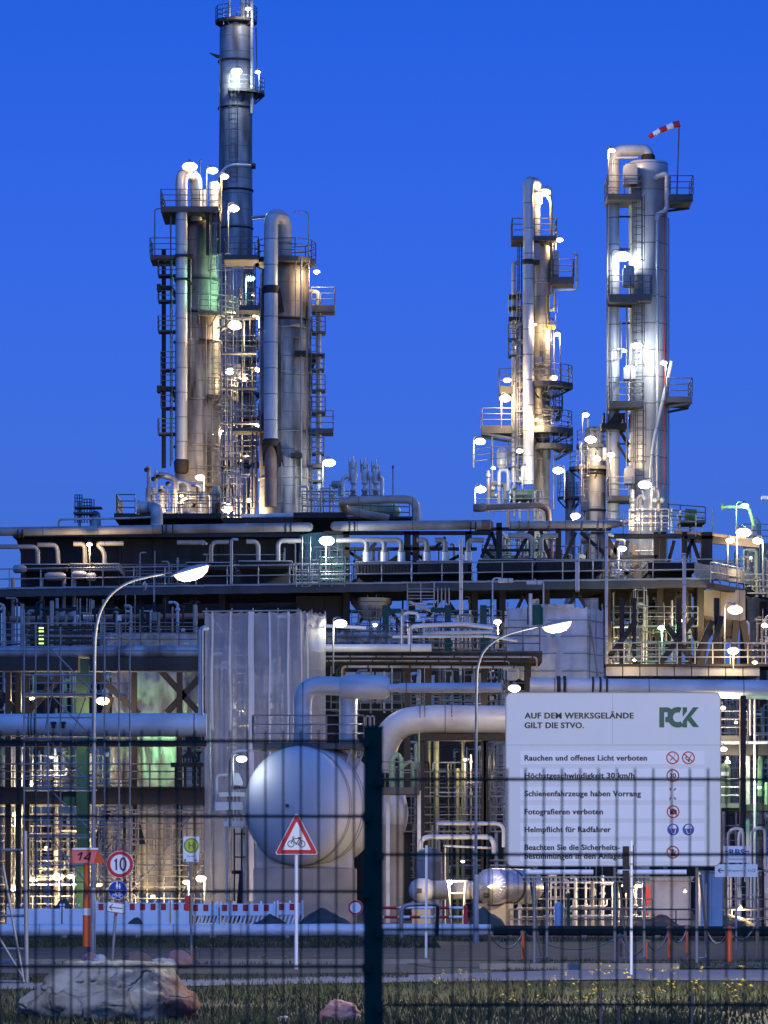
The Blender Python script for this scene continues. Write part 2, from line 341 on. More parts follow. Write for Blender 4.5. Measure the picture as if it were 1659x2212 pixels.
def ring_platform(parent, d, cx, y, win, wout, a0=150, a1=390, rm='rail', th=0.22, cdd=0.0, h=1.1):
    """round platform with its handrail on a column at cx"""
    b = MB(d); n = 14; vs = []; fs = []
    for i in range(n+1):
        a = R(a0+(a1-a0)*i/n)
        for w, z in ((wout, 0), (win, 0), (win, th), (wout, th)):
            q = b.p(cx+w/2*math.cos(a), y, cdd+w/2/K(d)*math.sin(a)); q.z -= z; vs.append(q)
    for i in range(n):
        for j in range(4):
            a = i*4+j; c = i*4+(j+1) % 4; fs.append([a, c, c+4, a+4])
    fs += [[0, 1, 2, 3], [n*4+3, n*4+2, n*4+1, n*4]]
    b.add(vs, fs)
    for i in range(0, n+1, 3):
        a = R(a0+(a1-a0)*i/n); q0 = b.p(cx+wout*0.48*math.cos(a), y, cdd+wout*0.48/K(d)*math.sin(a)); q1 = b.p(cx+win*0.5*math.cos(a), y, cdd+win*0.5/K(d)*math.sin(a)); q1.z -= 0.9; q0.z -= th
        b.sweep([q0, q1], 0.06, 4)
    pl = b.build('platform', 'deck', parent)
    r = MB(d); r.rail([(x, y, dd) for x, _, dd in arc(cx, cdd, wout*0.49, d, a0, a1, 9)], h, 0.06, 2.0)
    r.build('railing', rm, pl); return pl
def box_platform(parent, d, x0, x1, y, dn=-1.5, df=0.5, rm='rail', th=0.25, h=1.1, brace=None, cut=''):
    """straight platform with its handrail; brace = (x, y) where a diagonal strut lands"""
    b = MB(d); q = b.p(x0, y); q2 = b.p(x1, y); b.boxw((q.x, q.y+dn, q.z-th), (q2.x, q2.y+df, q.z))
    if brace:
        xe = x0 if abs(brace[0]-x0) > abs(brace[0]-x1) else x1
        for e in (dn+0.1, df-0.1): b.bar((xe, y+th*K(d), e), (brace[0], brace[1], e), 0.14)
    pl = b.build('platform', 'deck', parent)
    r = MB(d); pts = [(x0, y, df), (x0, y, dn), (x1, y, dn), (x1, y, df)]
    if 'L' in cut: pts = pts[1:]
    if 'R' in cut: pts = pts[:-1]
    r.rail(pts, h, 0.06, 1.3); r.build('railing', rm, pl); return pl

NL = [0]
def lamp(x, y, d, w, col, power, label, pole=None, side=0, hang=False, name='work_light', group='lit work lights of the plant', hdir=(0, -0.35, -0.5), tilt=0.0):
    """lamp head (housing over lit glass) on a pole with a hooked arm, or on a short wall bracket; the light stands just under the glass"""
    r = w*1.0/2/K(d); c = P(x, y, d)
    t = thing(name, label, 'light', c, group)
    g = MB(d); n = 14; rings = []
    for k in range(7):
        a = math.pi*k/6; rr = max(r*math.sin(a), 0.01); rings.append([c+Vector((math.cos(2*math.pi*j/n)*rr, math.sin(2*math.pi*j/n)*rr*0.8, r*0.58*math.cos(a)-r*0.12+math.cos(2*math.pi*j/n)*rr*tilt)) for j in range(n)])
    g.loft(rings, False); g.build('lamp_glass', LM[col], t)
    h = MB(d); rings = []
    for z, q in ((0.36, 0.62), (0.44, 0.62), (0.54, 0.45), (0.62, 0.15)):
        rings.append([c+Vector((math.cos(2*math.pi*j/n)*r*q, math.sin(2*math.pi*j/n)*r*q*0.8, r*z+math.cos(2*math.pi*j/n)*r*q*tilt)) for j in range(n)])
    h.loft(rings); h.build('lamp_housing', 'lampcase', t)
    b = MB(d)
    if pole:
        px, py = pole; top = y-0.62*r*K(d)
        b.tube([(px, py), (px, top-2), (x, top-2), (x, y-0.45*r*K(d))], max(1.8, 0.075*K(d)), 0.25, 8); b.build('pole', 'rail', t)
    else:
        b.tube([(x, y-0.5*r*K(d)), (x, y-1.6*r*K(d)), (x, y-1.6*r*K(d), 1.2)], 0.06*K(d), 0.1, 6); b.build('bracket', 'rail', t)
    NL[0] += 1
    ld = bpy.data.lights.new('lamp_light', 'POINT'); ld.energy = power*(1.35 if col == WARM else 0.9); ld.color = col; ld.shadow_soft_size = min(0.25, r*0.8)
    lo = bpy.data.objects.new('lamp_light', ld); COL.objects.link(lo); lo.parent = t; lo.location = Vector(hdir)*(r*1.0/0.5+0.15)
    ld.use_shadow = True
    return t
# ================================================================ the ground
def sheet(name, m, quad, z, nx=1, ny=1, kind='structure', wob=0.0, cat=None, label=None):
    b = MB(); vs = []
    (x0, y0), (x1, y1), (x2, y2), (x3, y3) = quad
    for j in range(ny+1):
        for i in range(nx+1):
            u, v = i/nx, j/ny
            x = (x0*(1-u)+x1*u)*(1-v)+(x3*(1-u)+x2*u)*v; y = (y0*(1-u)+y1*u)*(1-v)+(y3*(1-u)+y2*u)*v
            e = noise.noise((x*0.6, y*0.6, z*50))*wob if (j in (0, ny)) else 0
            vs.append(Vector((x, y+e, z)))
    b.add(vs, [[j*(nx+1)+i, j*(nx+1)+i+1, (j+1)*(nx+1)+i+1, (j+1)*(nx+1)+i] for j in range(ny) for i in range(nx)])
    return b.build(name, m, None, label, cat, None, kind)
def gx(x, d): return (x-CX)*d/FX
sheet('ground', 'turf', ((-900, -60), (900, -60), (900, 3000), (-900, 3000)), 0.0)
sheet('road', 'asphalt', ((-60, 88.5), (60, 89.5), (60, 105.5), (-60, 105)), 0.008, 60, 1, wob=0.25)
sheet('plant_yard', 'soil', ((-80, 128), (80, 128), (80, 420), (-80, 420)), 0.012)
sheet('sandy_verge', 'sand', ((-25, 74.0), (2.0, 76), (2.5, 84.5), (-25, 85)), 0.012, 60, 1, wob=0.7)
sheet('gravel_island', 'sand', ((1.0, 80.6), (12, 80.2), (12, 87.8), (0.2, 87.6)), 0.021, 50, 1, wob=0.3)
# footpath: comes in from the side low, climbs away to the kerb corner and runs on
sheet('footpath', 'path', ((-14, 58.2), (0.3, 68.8), (0.6, 74.4), (-14, 61.2)), 0.016, 30, 1, wob=0.15)
sheet('footpath', 'path', ((0.25, 68.78), (4.7, 71.0), (3.7, 78.6), (0.55, 74.42)), 0.018, 10, 1, wob=0.0)
sheet('footpath', 'path', ((4.6, 70.2), (18, 68.0), (18, 77.6), (3.6, 78.6)), 0.016, 30, 1, wob=0.15)
# kerb stones along the island
b = MB(); x = 1.9
while x < 5.6:
    b.boxw((x, 79.6, 0), (x+0.98, 79.85, 0.12)); x += 1.0
b.build('kerb', 'conc', None, None, None, None, 'structure')
b = MB(); x = -14.0
while x < 0.2:
    b.boxw((x, 85.0, 0), (x+0.98, 85.2, 0.10)); x += 1.0
b.build('kerb', 'conc', None, None, None, None, 'structure')

def tufts(name, n, box, h, m, width=0.012, seed=1, mask=None, lean=0.5):
    rnd = random.Random(seed); b = MB(); x0, y0, x1, y1 = box; k = 0
    while k < n:
        y = y0+(y1-y0)*rnd.random()**1.3; x = (x0+(x1-x0)*rnd.random())*y/y1
        if mask and not mask(x, y): continue
        if noise.noise((x*0.5, y*0.35, seed)) < rnd.uniform(-0.55, 0.35): k += 0.2; continue
        k += 1; hh = h*rnd.uniform(0.4, 1.3)*(0.7+0.6*abs(noise.noise((x*0.3, y*0.2, 5.0)))); a = rnd.uniform(0, 6.28); l = hh*lean*rnd.random()
        c = Vector((x, y, 0)); w = Vector((math.cos(a), math.sin(a), 0))*width*rnd.uniform(0.6, 1.6); e = Vector((math.cos(a+1.4)*l, math.sin(a+1.4)*l, hh))
        b.add([c-w, c+w, c+e*0.6+w*0.5, c+e, ], [[0, 1, 2], [0, 2, 3]])
    return b.build(name, m, None, None, None, None, 'stuff')
def onturf(x, y):
    if 74 < y < 85 and x < 2.3: return False
    if x < 0.45:
        c = 58.2+(x+14)*0.74
        return not (c-0.1 < y < c+3.3)
    if x > 3.4 and 68.5 < y < 79: return False
    return not (0.2 < x < 4.8 and 68.6+(x-0.3)*0.5 < y < 74.6+(x-0.5)*1.3)
tufts('grass', 26000, (-7.6, 48, 7.6, 79), 0.10, 'blade', seed=3, mask=onturf)
tufts('grass', 5000, (-12, 79.5, 12, 88), 0.10, 'blade', seed=5, mask=lambda x, y: (x > 2.6 and y > 80) or (x < -1 and y > 84.6))
tufts('grass', 9000, (-14, 106.5, 14, 124), 0.16, 'blade', 0.02, seed=8, mask=lambda x, y: x < 1.5 or y > 118)
# wild flowers in the grass: clusters of blossom on thin stems
def flowers(n, spots, seed):
    rnd = random.Random(seed); b = MB(); st = MB()
    for px, py, sp in spots:
        d = GD(py); K_ = K(d)
        for _ in range(int(n*sp/40)):
            x = gx(px+rnd.gauss(0, sp), d); y = d+rnd.gauss(0, 0.8); h = rnd.uniform(0.18, 0.42)
            st.sweep([Vector((x, y, 0)), Vector((x+rnd.uniform(-.05, .05), y, h))], 0.005, 3, False)
            for q in range(4):
                c = Vector((x+rnd.uniform(-.06, .06), y+rnd.uniform(-.05, .05), h+rnd.uniform(-.05, .05))); r = rnd.uniform(0.012, 0.028)
                b.add([c+Vector((r, 0, 0)), c+Vector((0, r, r*.5)), c+Vector((-r, 0, 0)), c+Vector((0, -r, r*.5)), c+Vector((0, 0, r))], [[0, 1, 4], [1, 2, 4], [2, 3, 4], [3, 0, 4], [3, 2, 1, 0]])
    st.build('flower_stems', 'blade', None, None, None, None, 'stuff')
    b.build('wildflowers', 'flower', None, None, None, None, 'stuff')
flowers(5, [(1245, 2165, 45), (1300, 2150, 35), (1385, 2155, 40), (1450, 2172, 22), (1510, 2150, 60), (1600, 2160, 45), (1210, 2198, 60), (1000, 2150, 60), (1585, 2172, 20), (1350, 2205, 120), (292, 2090, 14), (440, 2078, 40), (600, 2090, 60)], 4)

# ================================================================ stones
def boulder(name, m, x, ybase, d, w, h, dep, seed, label, group='boulders heaped on the verge', rough=0.18, sink=0.12, flat=0.0, z0=0.0):
    import bmesh
    bm = bmesh.new(); bmesh.ops.create_icosphere(bm, subdivisions=5, radius=1.0)
    k = K(d); sx, sz = w/2/k, h/k
    off = Vector((seed*7.3, seed*3.1, seed*1.7))
    for v in bm.verts:
        n = v.co.normalized()
        f = 1+rough*noise.noise(n*1.1+off)+rough*0.6*noise.noise(n*2.3+off)+rough*0.30*noise.noise(n*5+off)+rough*0.20*noise.noise(n*11+off)+rough*0.10*noise.noise(n*26+off)
        cell = noise.cell(n*1.6+off)*rough*0.25
        q = n*(f+cell*0.35)
        if flat: q.z = min(q.z, 1-flat*0.5+0.05*noise.noise(n*3+off))
        v.co = Vector((q.x*sx, q.y*dep/2, (q.z*0.5+0.5-sink)*sz/(1-sink)))
    me = bpy.data.meshes.new(name); bm.to_mesh(me); bm.free()
    for p in me.polygons: p.use_smooth = True
    me.materials.append(M[m]); o = bpy.data.objects.new(name, me); COL.objects.link(o)
    o.location = (gx(x, d), d, z0-0.03); o['label'] = label; o['category'] = 'boulder'; o['group'] = group
    return o
mb = mat('two tone granite', (0.22, 0.22, 0.195), 0.85, 0.0, var=0.3, vscale=2.5, stain=0.7, scol=(0.07, 0.06, 0.045), sscale=(1.1, 1.1, 2.2), bump=1.0, bscale=6)
t_ = mb.node_tree; prb = t_.nodes['Principled BSDF']; src = prb.inputs['Base Color'].links[0].from_socket
sp_ = t_.nodes.new('ShaderNodeSeparateXYZ'); t_.links.new(t_.nodes['Texture Coordinate'].outputs['Object'], sp_.inputs[0])
nz_ = t_.nodes.new('ShaderNodeTexNoise'); nz_.inputs['Scale'].default_value = 2.2; t_.links.new(t_.nodes['Texture Coordinate'].outputs['Object'], nz_.inputs[0])
ad_ = t_.nodes.new('ShaderNodeMath'); ad_.operation = 'MULTIPLY_ADD'; t_.links.new(nz_.outputs[0], ad_.inputs[0]); ad_.inputs[1].default_value = 1.1; t_.links.new(sp_.outputs[0], ad_.inputs[2])
mr_ = t_.nodes.new('ShaderNodeMapRange'); mr_.inputs[1].default_value = 1.15; mr_.inputs[2].default_value = 1.55; t_.links.new(ad_.outputs[0], mr_.inputs[0])
mx_ = t_.nodes.new('ShaderNodeMix'); mx_.data_type = 'RGBA'; t_.links.new(mr_.outputs[0], mx_.inputs[0]); t_.links.new(src, mx_.inputs[6]); mx_.inputs[7].default_value = (0.13, 0.055, 0.045, 1); t_.links.new(mx_.outputs[2], prb.inputs['Base Color'])
vo_ = t_.nodes.new('ShaderNodeTexVoronoi'); vo_.feature = 'DISTANCE_TO_EDGE'; vo_.inputs['Scale'].default_value = 2.3
wn_ = t_.nodes.new('ShaderNodeMix'); wn_.data_type = 'VECTOR'; wn_.inputs[0].default_value = 0.35; t_.links.new(t_.nodes['Texture Coordinate'].outputs['Object'], wn_.inputs[4]); t_.links.new(nz_.outputs[1], wn_.inputs[5]); t_.links.new(wn_.outputs[1], vo_.inputs[0])
cr_ = t_.nodes.new('ShaderNodeMapRange'); cr_.inputs[2].default_value = 0.05; t_.links.new(vo_.outputs['Distance'], cr_.inputs[0])
b2_ = t_.nodes.new('ShaderNodeBump'); b2_.inputs['Strength'].default_value = 1.0; b2_.inputs['Distance'].default_value = 0.03; t_.links.new(cr_.outputs[0], b2_.inputs['Height'])
old_ = prb.inputs['Normal'].links[0].from_socket; t_.links.new(old_, b2_.inputs['Normal']); t_.links.new(b2_.outputs[0], prb.inputs['Normal'])
M['twotone'] = mb
boulder('boulder', 'twotone', 242, 2205, 50.5, 362, 146, 1.9, 3.4, 'huge grey boulder with a reddish end lying in the grass', rough=0.20, sink=0.23, flat=0.38)
boulder('boulder', 'pinkstone', 735, 2212, 49.5, 88, 50, 0.45, 1.2, 'small pink and grey stone at the foot of the fence post', rough=0.2)
boulder('boulder', 'pinkstone', 196, 2075, 78.5, 44, 42, 0.4, 5.1, 'round grey and red stone at the foot of the orange post', rough=0.2, z0=0.0)
boulder('boulder', 'palestone', 193, 2092, 77.5, 52, 26, 0.45, 2.2, 'pale rubble stone under the round red stone', rough=0.4)
boulder('boulder', 'palestone', 222, 2092, 77.2, 46, 34, 0.4, 8.6, 'pale pointed stone beside the leaning signpost', rough=0.5)
boulder('boulder', 'palestone', 258, 2092, 77.4, 46, 20, 0.4, 9.9, 'low cream stone at the foot of the leaning signpost', rough=0.4)
boulder('boulder', 'brownstone', 296, 2080, 79.0, 66, 44, 0.6, 6.7, 'rounded brown fieldstone behind the huge grey boulder', rough=0.15)
boulder('boulder', 'palestone', 352, 2086, 78.3, 54, 32, 0.5, 4.4, 'pale angular stone next to the brown fieldstone', rough=0.45)
boulder('boulder', 'pinkstone', 388, 2077, 80.5, 56, 42, 0.5, 7.3, 'reddish stone against the foot of the bus stop post', rough=0.25)
boulder('boulder', 'palestone', 612, 2212, 49.2, 36, 18, 0.2, 2.9, 'tiny pale stone in the grass near the fence', rough=0.3)

def heap(x, ytop, d, w, label, seed, m='soil', dep=3.0):
    b = MB(d); n = 26; c = P(x, 0, d).x; hh = (GY(d)-ytop)/K(d); ww = w/2/K(d); vs = []
    for j in range(n+1):
        for i in range(n+1):
            u, v = i/n*2-1, j/n*2-1; r = math.hypot(u, v)
            z = hh*max(0, 1-r**1.5)*(1+0.35*noise.noise((u*2+seed, v*2, seed)))+0.10*hh*noise.noise((u*7, v*7+seed, 2))*max(0, 1-r)
            vs.append(Vector((c+u*ww, d+v*dep/2, max(z, -0.02))))
    b.add(vs, [[j*(n+1)+i, j*(n+1)+i+1, (j+1)*(n+1)+i+1, (j+1)*(n+1)+i] for j in range(n) for i in range(n)], True)
    return b.build('soil_heap', m, None, label, 'soil heap', 'soil heaps of the roadworks')
heap(585, 1974, 131.5, 120, 'dark soil heap in front of the slotted red and white barrier', 1)
heap(700, 1966, 131.5, 170, 'broad dark soil heap under the round no entry sign', 2)
heap(292, 1982, 130.5, 66, 'small dark heap of soil against the plain white barrier', 3)
heap(132, 1944, 141, 100, 'soil heap rising behind the slotted white barrier', 4)
heap(1050, 1962, 138, 105, 'grey sand heap beside the slim second street lamp', 5, 'sand')
heap(1420, 1978, 150, 130, 'low soil heap behind the legs of the big notice board', 6)
heap(1575, 1976, 150, 150, 'low soil heap under the small direction boards', 7)
# ================================================================ mesh fence close to the camera
F = 11.0
fence = thing('mesh_fence', 'dark green double wire mesh fence with a square post', 'fence', (P(806, 0, F).x, F, 0))
b = MB(F); b.box(785.5, 1572, 827.5, HY+CAMH*K(F), -0.03, 0.03); b.build('post', 'fence', fence)
b = MB(F); b.box(784, 1569, 829, 1573, -0.032, 0.032); b.build('post_cap', 'fence', fence)
def mesh_panel(x0, x1, ytop, first, step, off):
    b = MB(F); y = ytop; yb = HY+CAMH*K(F)-40; wt = 0.0052
    xx = first
    while x0 <= xx <= x1:
        b.sweep([b.p(xx, ytop-24), b.p(xx, yb)], wt/2, 6); xx += step
    while y < yb:
        for e in (-0.007, 0.007): b.sweep([b.p(x0, y, e), b.p(x1, y, e)], 0.0042, 6)
        y += 162.3
    b.build('wire_panel', 'fence', fence)
mesh_panel(-1900, 784, 1601, 0.5-38.2*49, 38.2, 0)
mesh_panel(829, 3600, 1683.5, 859, 39.45, 0)
b = MB(F)
for y in (1605, 1765, 1930, 2090, 1690, 1850, 2014, 2177):
    s = -1 if y in (1605, 1765, 1930, 2090) else 1
    b.box(806+s*15-9, y-9, 806+s*15+9, y+9, -0.05, -0.031)
b.each('clamp_plate', 'fence', fence)

# ================================================================ sign posts
def round_sign(b, x, y, r, dn): b.disc(x, y, r, dn, 0.02)
D_ = 80.0
t = thing('road_sign', 'leaning post with round speed limit 10 sign, blue path sign and arrow plate', 'road sign', P(243, 2075, D_))
b = MB(D_); b.tube([(242, 2083), (259, 1838)], 6.2); b.build('pole', 'galv', t)
d1 = MB(D_); d1.disc(260, 1867, 29.2, -0.07); sg = d1.build('speed_limit_sign', 'white', t)
d1 = MB(D_); d1.ringf(260, 1867, 21, 28.3, -0.075, 0.004); d1.build('red_border', 'red', sg)
d1 = MB(D_); d1.poly([(247.6, 1858.5), (253.5, 1853.5), (253.5, 1879.5), (250, 1879.5), (250, 1860), (247.6, 1862)], -0.076, 0.004); d1.ringf(0, 0, 0, 0.01, 0, 0.001, 3)
el = [(266.3+5.9*math.cos(R(a)), 1866.5+13*math.sin(R(a))) for a in range(0, 361, 15)]
for (xa, ya), (xb, yb) in zip(el, el[1:]): d1.line([(xa, ya), (xb, yb)], 3.6, -0.076, 0.004)
d1.each('numeral_stroke', 'ink', sg)
d1 = MB(D_); d1.disc(255, 1923, 20.5, -0.07); sg = d1.build('shared_path_sign', 'white', t)
d1 = MB(D_); d1.disc(255, 1923, 19.6, -0.075, 0.004); d1.build('blue_face', 'signblue', sg)
d1 = MB(D_)
for cx, cy, s in ((253.3, 1906, 1.0), (259, 1910, 0.75)):
    d1.disc(cx, cy, 1.7*s, -0.08, 0.004, 12); d1.poly([(cx-3*s, cy+9*s), (cx-1.2*s, cy+2*s), (cx+1.2*s, cy+2*s), (cx+3*s, cy+9*s)], -0.08, 0.004)
    d1.line([(cx-1*s, cy+9*s), (cx-1.2*s, cy+14*s)], 1.3*s, -0.08, 0.004); d1.line([(cx+1*s, cy+9*s), (cx+1.2*s, cy+14*s)], 1.3*s, -0.08, 0.004)
d1.line([(237, 1922.5), (273.5, 1923.5)], 0.9, -0.08, 0.004)
def bicycle(m, x, y, r, dn, w=0.9):
    m.ringf(x-r*1.55, y, r-w, r, dn, 0.004, 20); m.ringf(x+r*1.55, y, r-w, r, dn, 0.004, 20)
    a = (x-r*1.55, y); c = (x+r*1.55, y); bb = (x-0.1*r, y+0.1*r); s = (x+0.9*r, y-1.55*r) ; h = (x-0.95*r, y-1.45*r)
    for q in ((a, h), (h, bb), (bb, c), (bb, s), (h, s), (s, c)): m.line(list(q), w, dn, 0.004)
    m.line([(h[0], h[1]), (h[0]-0.15*r, h[1]-0.45*r), (h[0]+0.4*r, h[1]-0.5*r)], w, dn, 0.004)
    m.line([(s[0]-0.5*r, s[1]-0.15*r), (s[0]+0.5*r, s[1]-0.15*r)], w*1.5, dn, 0.004)
bicycle(d1, 254.5, 1935.5, 4.6, -0.08, 0.9)
d1.build('white_symbols', 'panel', sg)
d1 = MB(D_); d1.poly([(232, 1946), (271.5, 1951.5), (270, 1975), (230, 1969)], -0.07); sg = d1.build('arrow_plate', 'white', t)
d1 = MB(D_); q = [(232.6, 1947), (270.6, 1952.3), (269.3, 1973.8), (230.9, 1968.2), (232.6, 1947)]
d1.line(q, 1.2, -0.075, 0.004); d1.line([(238, 1959.5), (265, 1962.5)], 1.8, -0.075, 0.004); d1.line([(244, 1953.5), (237, 1959.3), (243, 1966)], 2.0, -0.075, 0.004); d1.build('arrow', 'ink', sg)
d1 = MB(D_)
for x, y in ((264, 1834), (258, 1899), (253.5, 1946), (251, 1975)): d1.boxw(d1.p(x-3.4, y+2.4, -0.075), d1.p(x+3.4, y-2.4, 0.05))
d1.build('red_clamp', 'red', t)

t = thing('cycle_warning_sign', 'red bordered triangle sign with a bicycle on a white post', 'road sign', P(640, 2095, 79.4))
b = MB(79.4); b.tube([(640, 2096), (640, 1775)], 8); b.build('pole', 'white', t)
def tri(cx, top, bot, hw, rr): return [(cx-rr, top), (cx+rr, top), (cx+hw, bot-rr*1.6), (cx+hw-rr, bot), (cx-hw+rr, bot), (cx-hw, bot-rr*1.6)]
d1 = MB(79.4); d1.poly(tri(641, 1758.5, 1846, 45.5, 2.5), -0.07); sg = d1.build('sign_plate', 'white', t)
d1 = MB(79.4); d1.poly(tri(641, 1760.5, 1844.6, 43.6, 2.2), -0.076, 0.005); d1.build('red_border', 'red', sg)
d1 = MB(79.4); d1.poly(tri(641, 1776, 1836, 30.5, 0.8), -0.081, 0.004); d1.build('white_field', 'panel', sg)
d1 = MB(79.4); bicycle(d1, 640.5, 1823, 7.6, -0.086, 1.7); d1.build('bicycle_symbol', 'ink', sg)

t = thing('bus_stop_sign', 'white bus stop plate with a green H on yellow disc on a slim post', 'bus stop sign', P(412, 2081, 86.4))
b = MB(86.4); b.tube([(413.5, 2082), (412, 1862)], 5.6); b.build('pole', 'galv', t)
b = MB(86.4); b.cyl(413.4, 2061, 2083, 6.6); b.build('pole_foot', 'orange', t)
d1 = MB(86.4); d1.poly([(397.5, 1807), (430, 1807), (431, 1808.5), (430, 1861), (428.5, 1862), (396.5, 1861), (396, 1859), (396, 1808.5)], -0.06); sg = d1.build('sign_plate', 'panel', t)
d1 = MB(86.4); d1.disc(413.5, 1826.5, 16.2, -0.065, 0.004); d1.build('green_ring', 'signgreen', sg)
d1 = MB(86.4); d1.disc(413.5, 1826.5, 13.2, -0.070, 0.004); d1.build('yellow_disc', 'yellow', sg)
d1 = MB(86.4)
for x in (407.2, 416.6): d1.poly([(x, 1819), (x+3.4, 1819), (x+3.4, 1834), (x, 1834)], -0.075, 0.004)
d1.poly([(410, 1825), (417, 1825), (417, 1828), (410, 1828)], -0.075, 0.004); d1.build('letter', 'signgreen', sg)
d1 = MB(86.4); d1.text('Straße', 413.5, 1851.5, 3.6, -0.066, 0.003, width=17, align='CENTER'); d1.poly([(398, 1856), (402, 1856), (402, 1859.5), (398, 1859.5)], -0.066, 0.003); d1.line([(419, 1858), (427, 1858)], 1.6, -0.066, 0.003); d1.build('lettering', 'ink', sg)
b = MB(86.4); b.box(401, 1934.5, 409.8, 1968, -0.18, 0.02); b.build('litter_box', 'red', t)

# orange station marker "14"
t = thing('station_marker', 'orange tapered post with white band under a roof shaped plate numbered 14', 'marker post', P(187, 2045, 82))
b = MB(82); b.lathe(187, [(1862, 13), (1925, 13.4), (1940, 16), (2045, 17.5)]); b.build('post', 'orange', t)
b = MB(82); b.cyl(187, 1962, 1977, 17.2); b.build('white_band', 'white', t)
b = MB(82)
v = [b.p(150, 1865, -0.16), b.p(204, 1865, -0.16), b.p(211, 1835, 0.0), b.p(158, 1835, 0.0), b.p(226, 1864, 0.16), b.p(172, 1864, 0.16)]
b.add(v, [[0, 1, 2, 3], [4, 5, 3, 2], [0, 5, 4, 1]]); hd = b.build('number_roof', 'salmon', t)
b = MB(82); b.add([q+Vector((0.004, 0, 0)) for q in (v[1], v[4], v[2])], [[0, 1, 2]]); b.build('gable', 'orange', hd)
b = MB(82); b.box(157, 1831.5, 212, 1836, -0.05, 0.05); b.build('ridge_cap', 'white', hd)
b = MB(82)
def onface(x, y): # a point on the sloping front face
    e = (1865-y)/30; return b.p(x, y, -0.166+0.16*e)
def stroke(pts, w):
    for (x0, y0), (x1, y1) in zip(pts, pts[1:]):
        l = math.hypot(x1-x0, y1-y0); nx, ny = -(y1-y0)/l*w/2, (x1-x0)/l*w/2
        b.add([onface(x0+nx, y0+ny), onface(x1+nx, y1+ny), onface(x1-nx, y1-ny), onface(x0-nx, y0-ny)], [[3, 2, 1, 0]]); b.add([onface(x0+nx, y0+ny), onface(x1+nx, y1+ny), onface(x1-nx, y1-ny), onface(x0-nx, y0-ny)], [[0, 1, 2, 3]])
stroke([(168.5, 1847.5), (178, 1841), (173, 1858)], 3.2); stroke([(196, 1855), (182, 1855), (196.5, 1841.5), (192.5, 1859)], 3.0)
b.build('numerals', 'ink', hd)

# post with two sign plates seen from behind
t = thing('sign_post', 'white post with two dark sign plates seen from their backs before the notice board', 'sign post', P(1363.7, 2107, 74.6))
b = MB(74.6); b.tube([(1363.5, 2108), (1364, 1816)], 6.4); b.build('pole', 'white', t)
for y0, y1 in ((1828, 1877), (1880, 1929)):
    b = MB(74.6); b.box(1346.5, y0, 1359, y1, -0.05, 0.25); b.build('sign_plate', 'dark', t)
b = MB(74.6); b.box(1366, 1826, 1369, 1876, 0.0, 0.3); b.build('sign_plate', 'dark', t)
b = MB(74.6)
for y in (1840, 1866, 1892, 1918): b.box(1358, y-1, 1367, y+1, -0.05, 0.05)
b.each('clamp', 'galv', t)

# small direction boards
t = thing('direction_sign', 'white board lettered RBS above a long arrow board on thin posts', 'sign', P(1590, 2052, 103))
b = MB(103); b.tube([(1590.5, 2053), (1590.5, 1830)], 5); b.tube([(1572, 2046, 0.4), (1572, 1870, 0.4)], 5); b.build('pole', 'galv', t)
b = MB(103); b.box(1562.5, 1827.5, 1619.5, 1863.5, -0.09, -0.05); sg = b.build('name_plate', 'panel', t)
b = MB(103); b.text('RBS', 1591, 1846, 11.5, -0.096, 0.005, bold=0.03, width=33, align='CENTER'); b.build('lettering', 'signblue', sg)
b = MB(103); b.box(1564.5, 1838, 1573, 1840.5, -0.096, -0.091); b.box(1608, 1838, 1618, 1840.5, -0.096, -0.091); b.box(1573, 1855, 1612, 1856.4, -0.096, -0.091); b.each('red_stripe', 'red', sg)
b = MB(103); b.box(1544, 1867, 1635.5, 1894.5, -0.09, -0.05); sg = b.build('arrow_plate', 'panel', t)
b = MB(103); b.line([(1550.5, 1880.5), (1563.5, 1880.5)], 1.8, -0.096, 0.005); b.line([(1556, 1875.5), (1550.5, 1880.5), (1556, 1885.5)], 1.8, -0.096, 0.005)
b.text('RBS Ingenieurbüro', 1571, 1882.5, 4.4, -0.096, 0.005, width=37); b.text('Büro', 1615, 1882.5, 4.2, -0.096, 0.005, width=9.5); b.ringf(1627.5, 1880, 2.6, 3.5, -0.096, 0.005, 16, 200, 500); b.build('lettering', 'ink', sg)

# round no-vehicles sign beyond the pipe
t = thing('no_vehicles_sign', 'round white sign with red ring on a short post by the roadworks', 'road sign', P(768, 2010, 129))
b = MB(129); b.tube([(768, 2026), (768, 1950)], 4); b.build('pole', 'galv', t)
b = MB(129); b.disc(768, 1960.5, 16.6, -0.06); sg = b.build('sign_plate', 'white', t)
b = MB(129); b.ringf(768, 1960.5, 12, 16.2, -0.066, 0.005); b.build('red_border', 'red', sg)

# ================================================================ big notice board
BD = 85.0
t = thing('notice_board', 'large white notice board of site rules in German on a steel stand', 'notice board', P(1325, 2083, BD))
def rrect(x0, y0, x1, y1, r, n=6):
    q = []
    for cx, cy, a in ((x1-r, y0+r, -90), (x1-r, y1-r, 0), (x0+r, y1-r, 90), (x0+r, y0+r, 180)):
        q += [(cx+r*math.cos(R(a+90*k/n)), cy+r*math.sin(R(a+90*k/n))) for k in range(n+1)]
    return q
b = MB(BD); b.poly(rrect(1091.5, 1495.5, 1557, 1871.5, 14), -0.06, 0.05); bd = b.build('board', 'board', t)
b = MB(BD)
q = rrect(1092.5, 1496.5, 1556, 1870.5, 13.5); b.line(q+[q[0]], 2.2, -0.068, 0.008)
b.build('edge_trim', 'galv', bd)
b = MB(BD); b.line([(1094, 1609.5), (1554, 1609.5)], 0.8, -0.0625, 0.002); b.line([(1323, 1498), (1323, 1609)], 0.6, -0.0625, 0.002); b.build('panel_joint', 'galv', bd)
b = MB(BD)
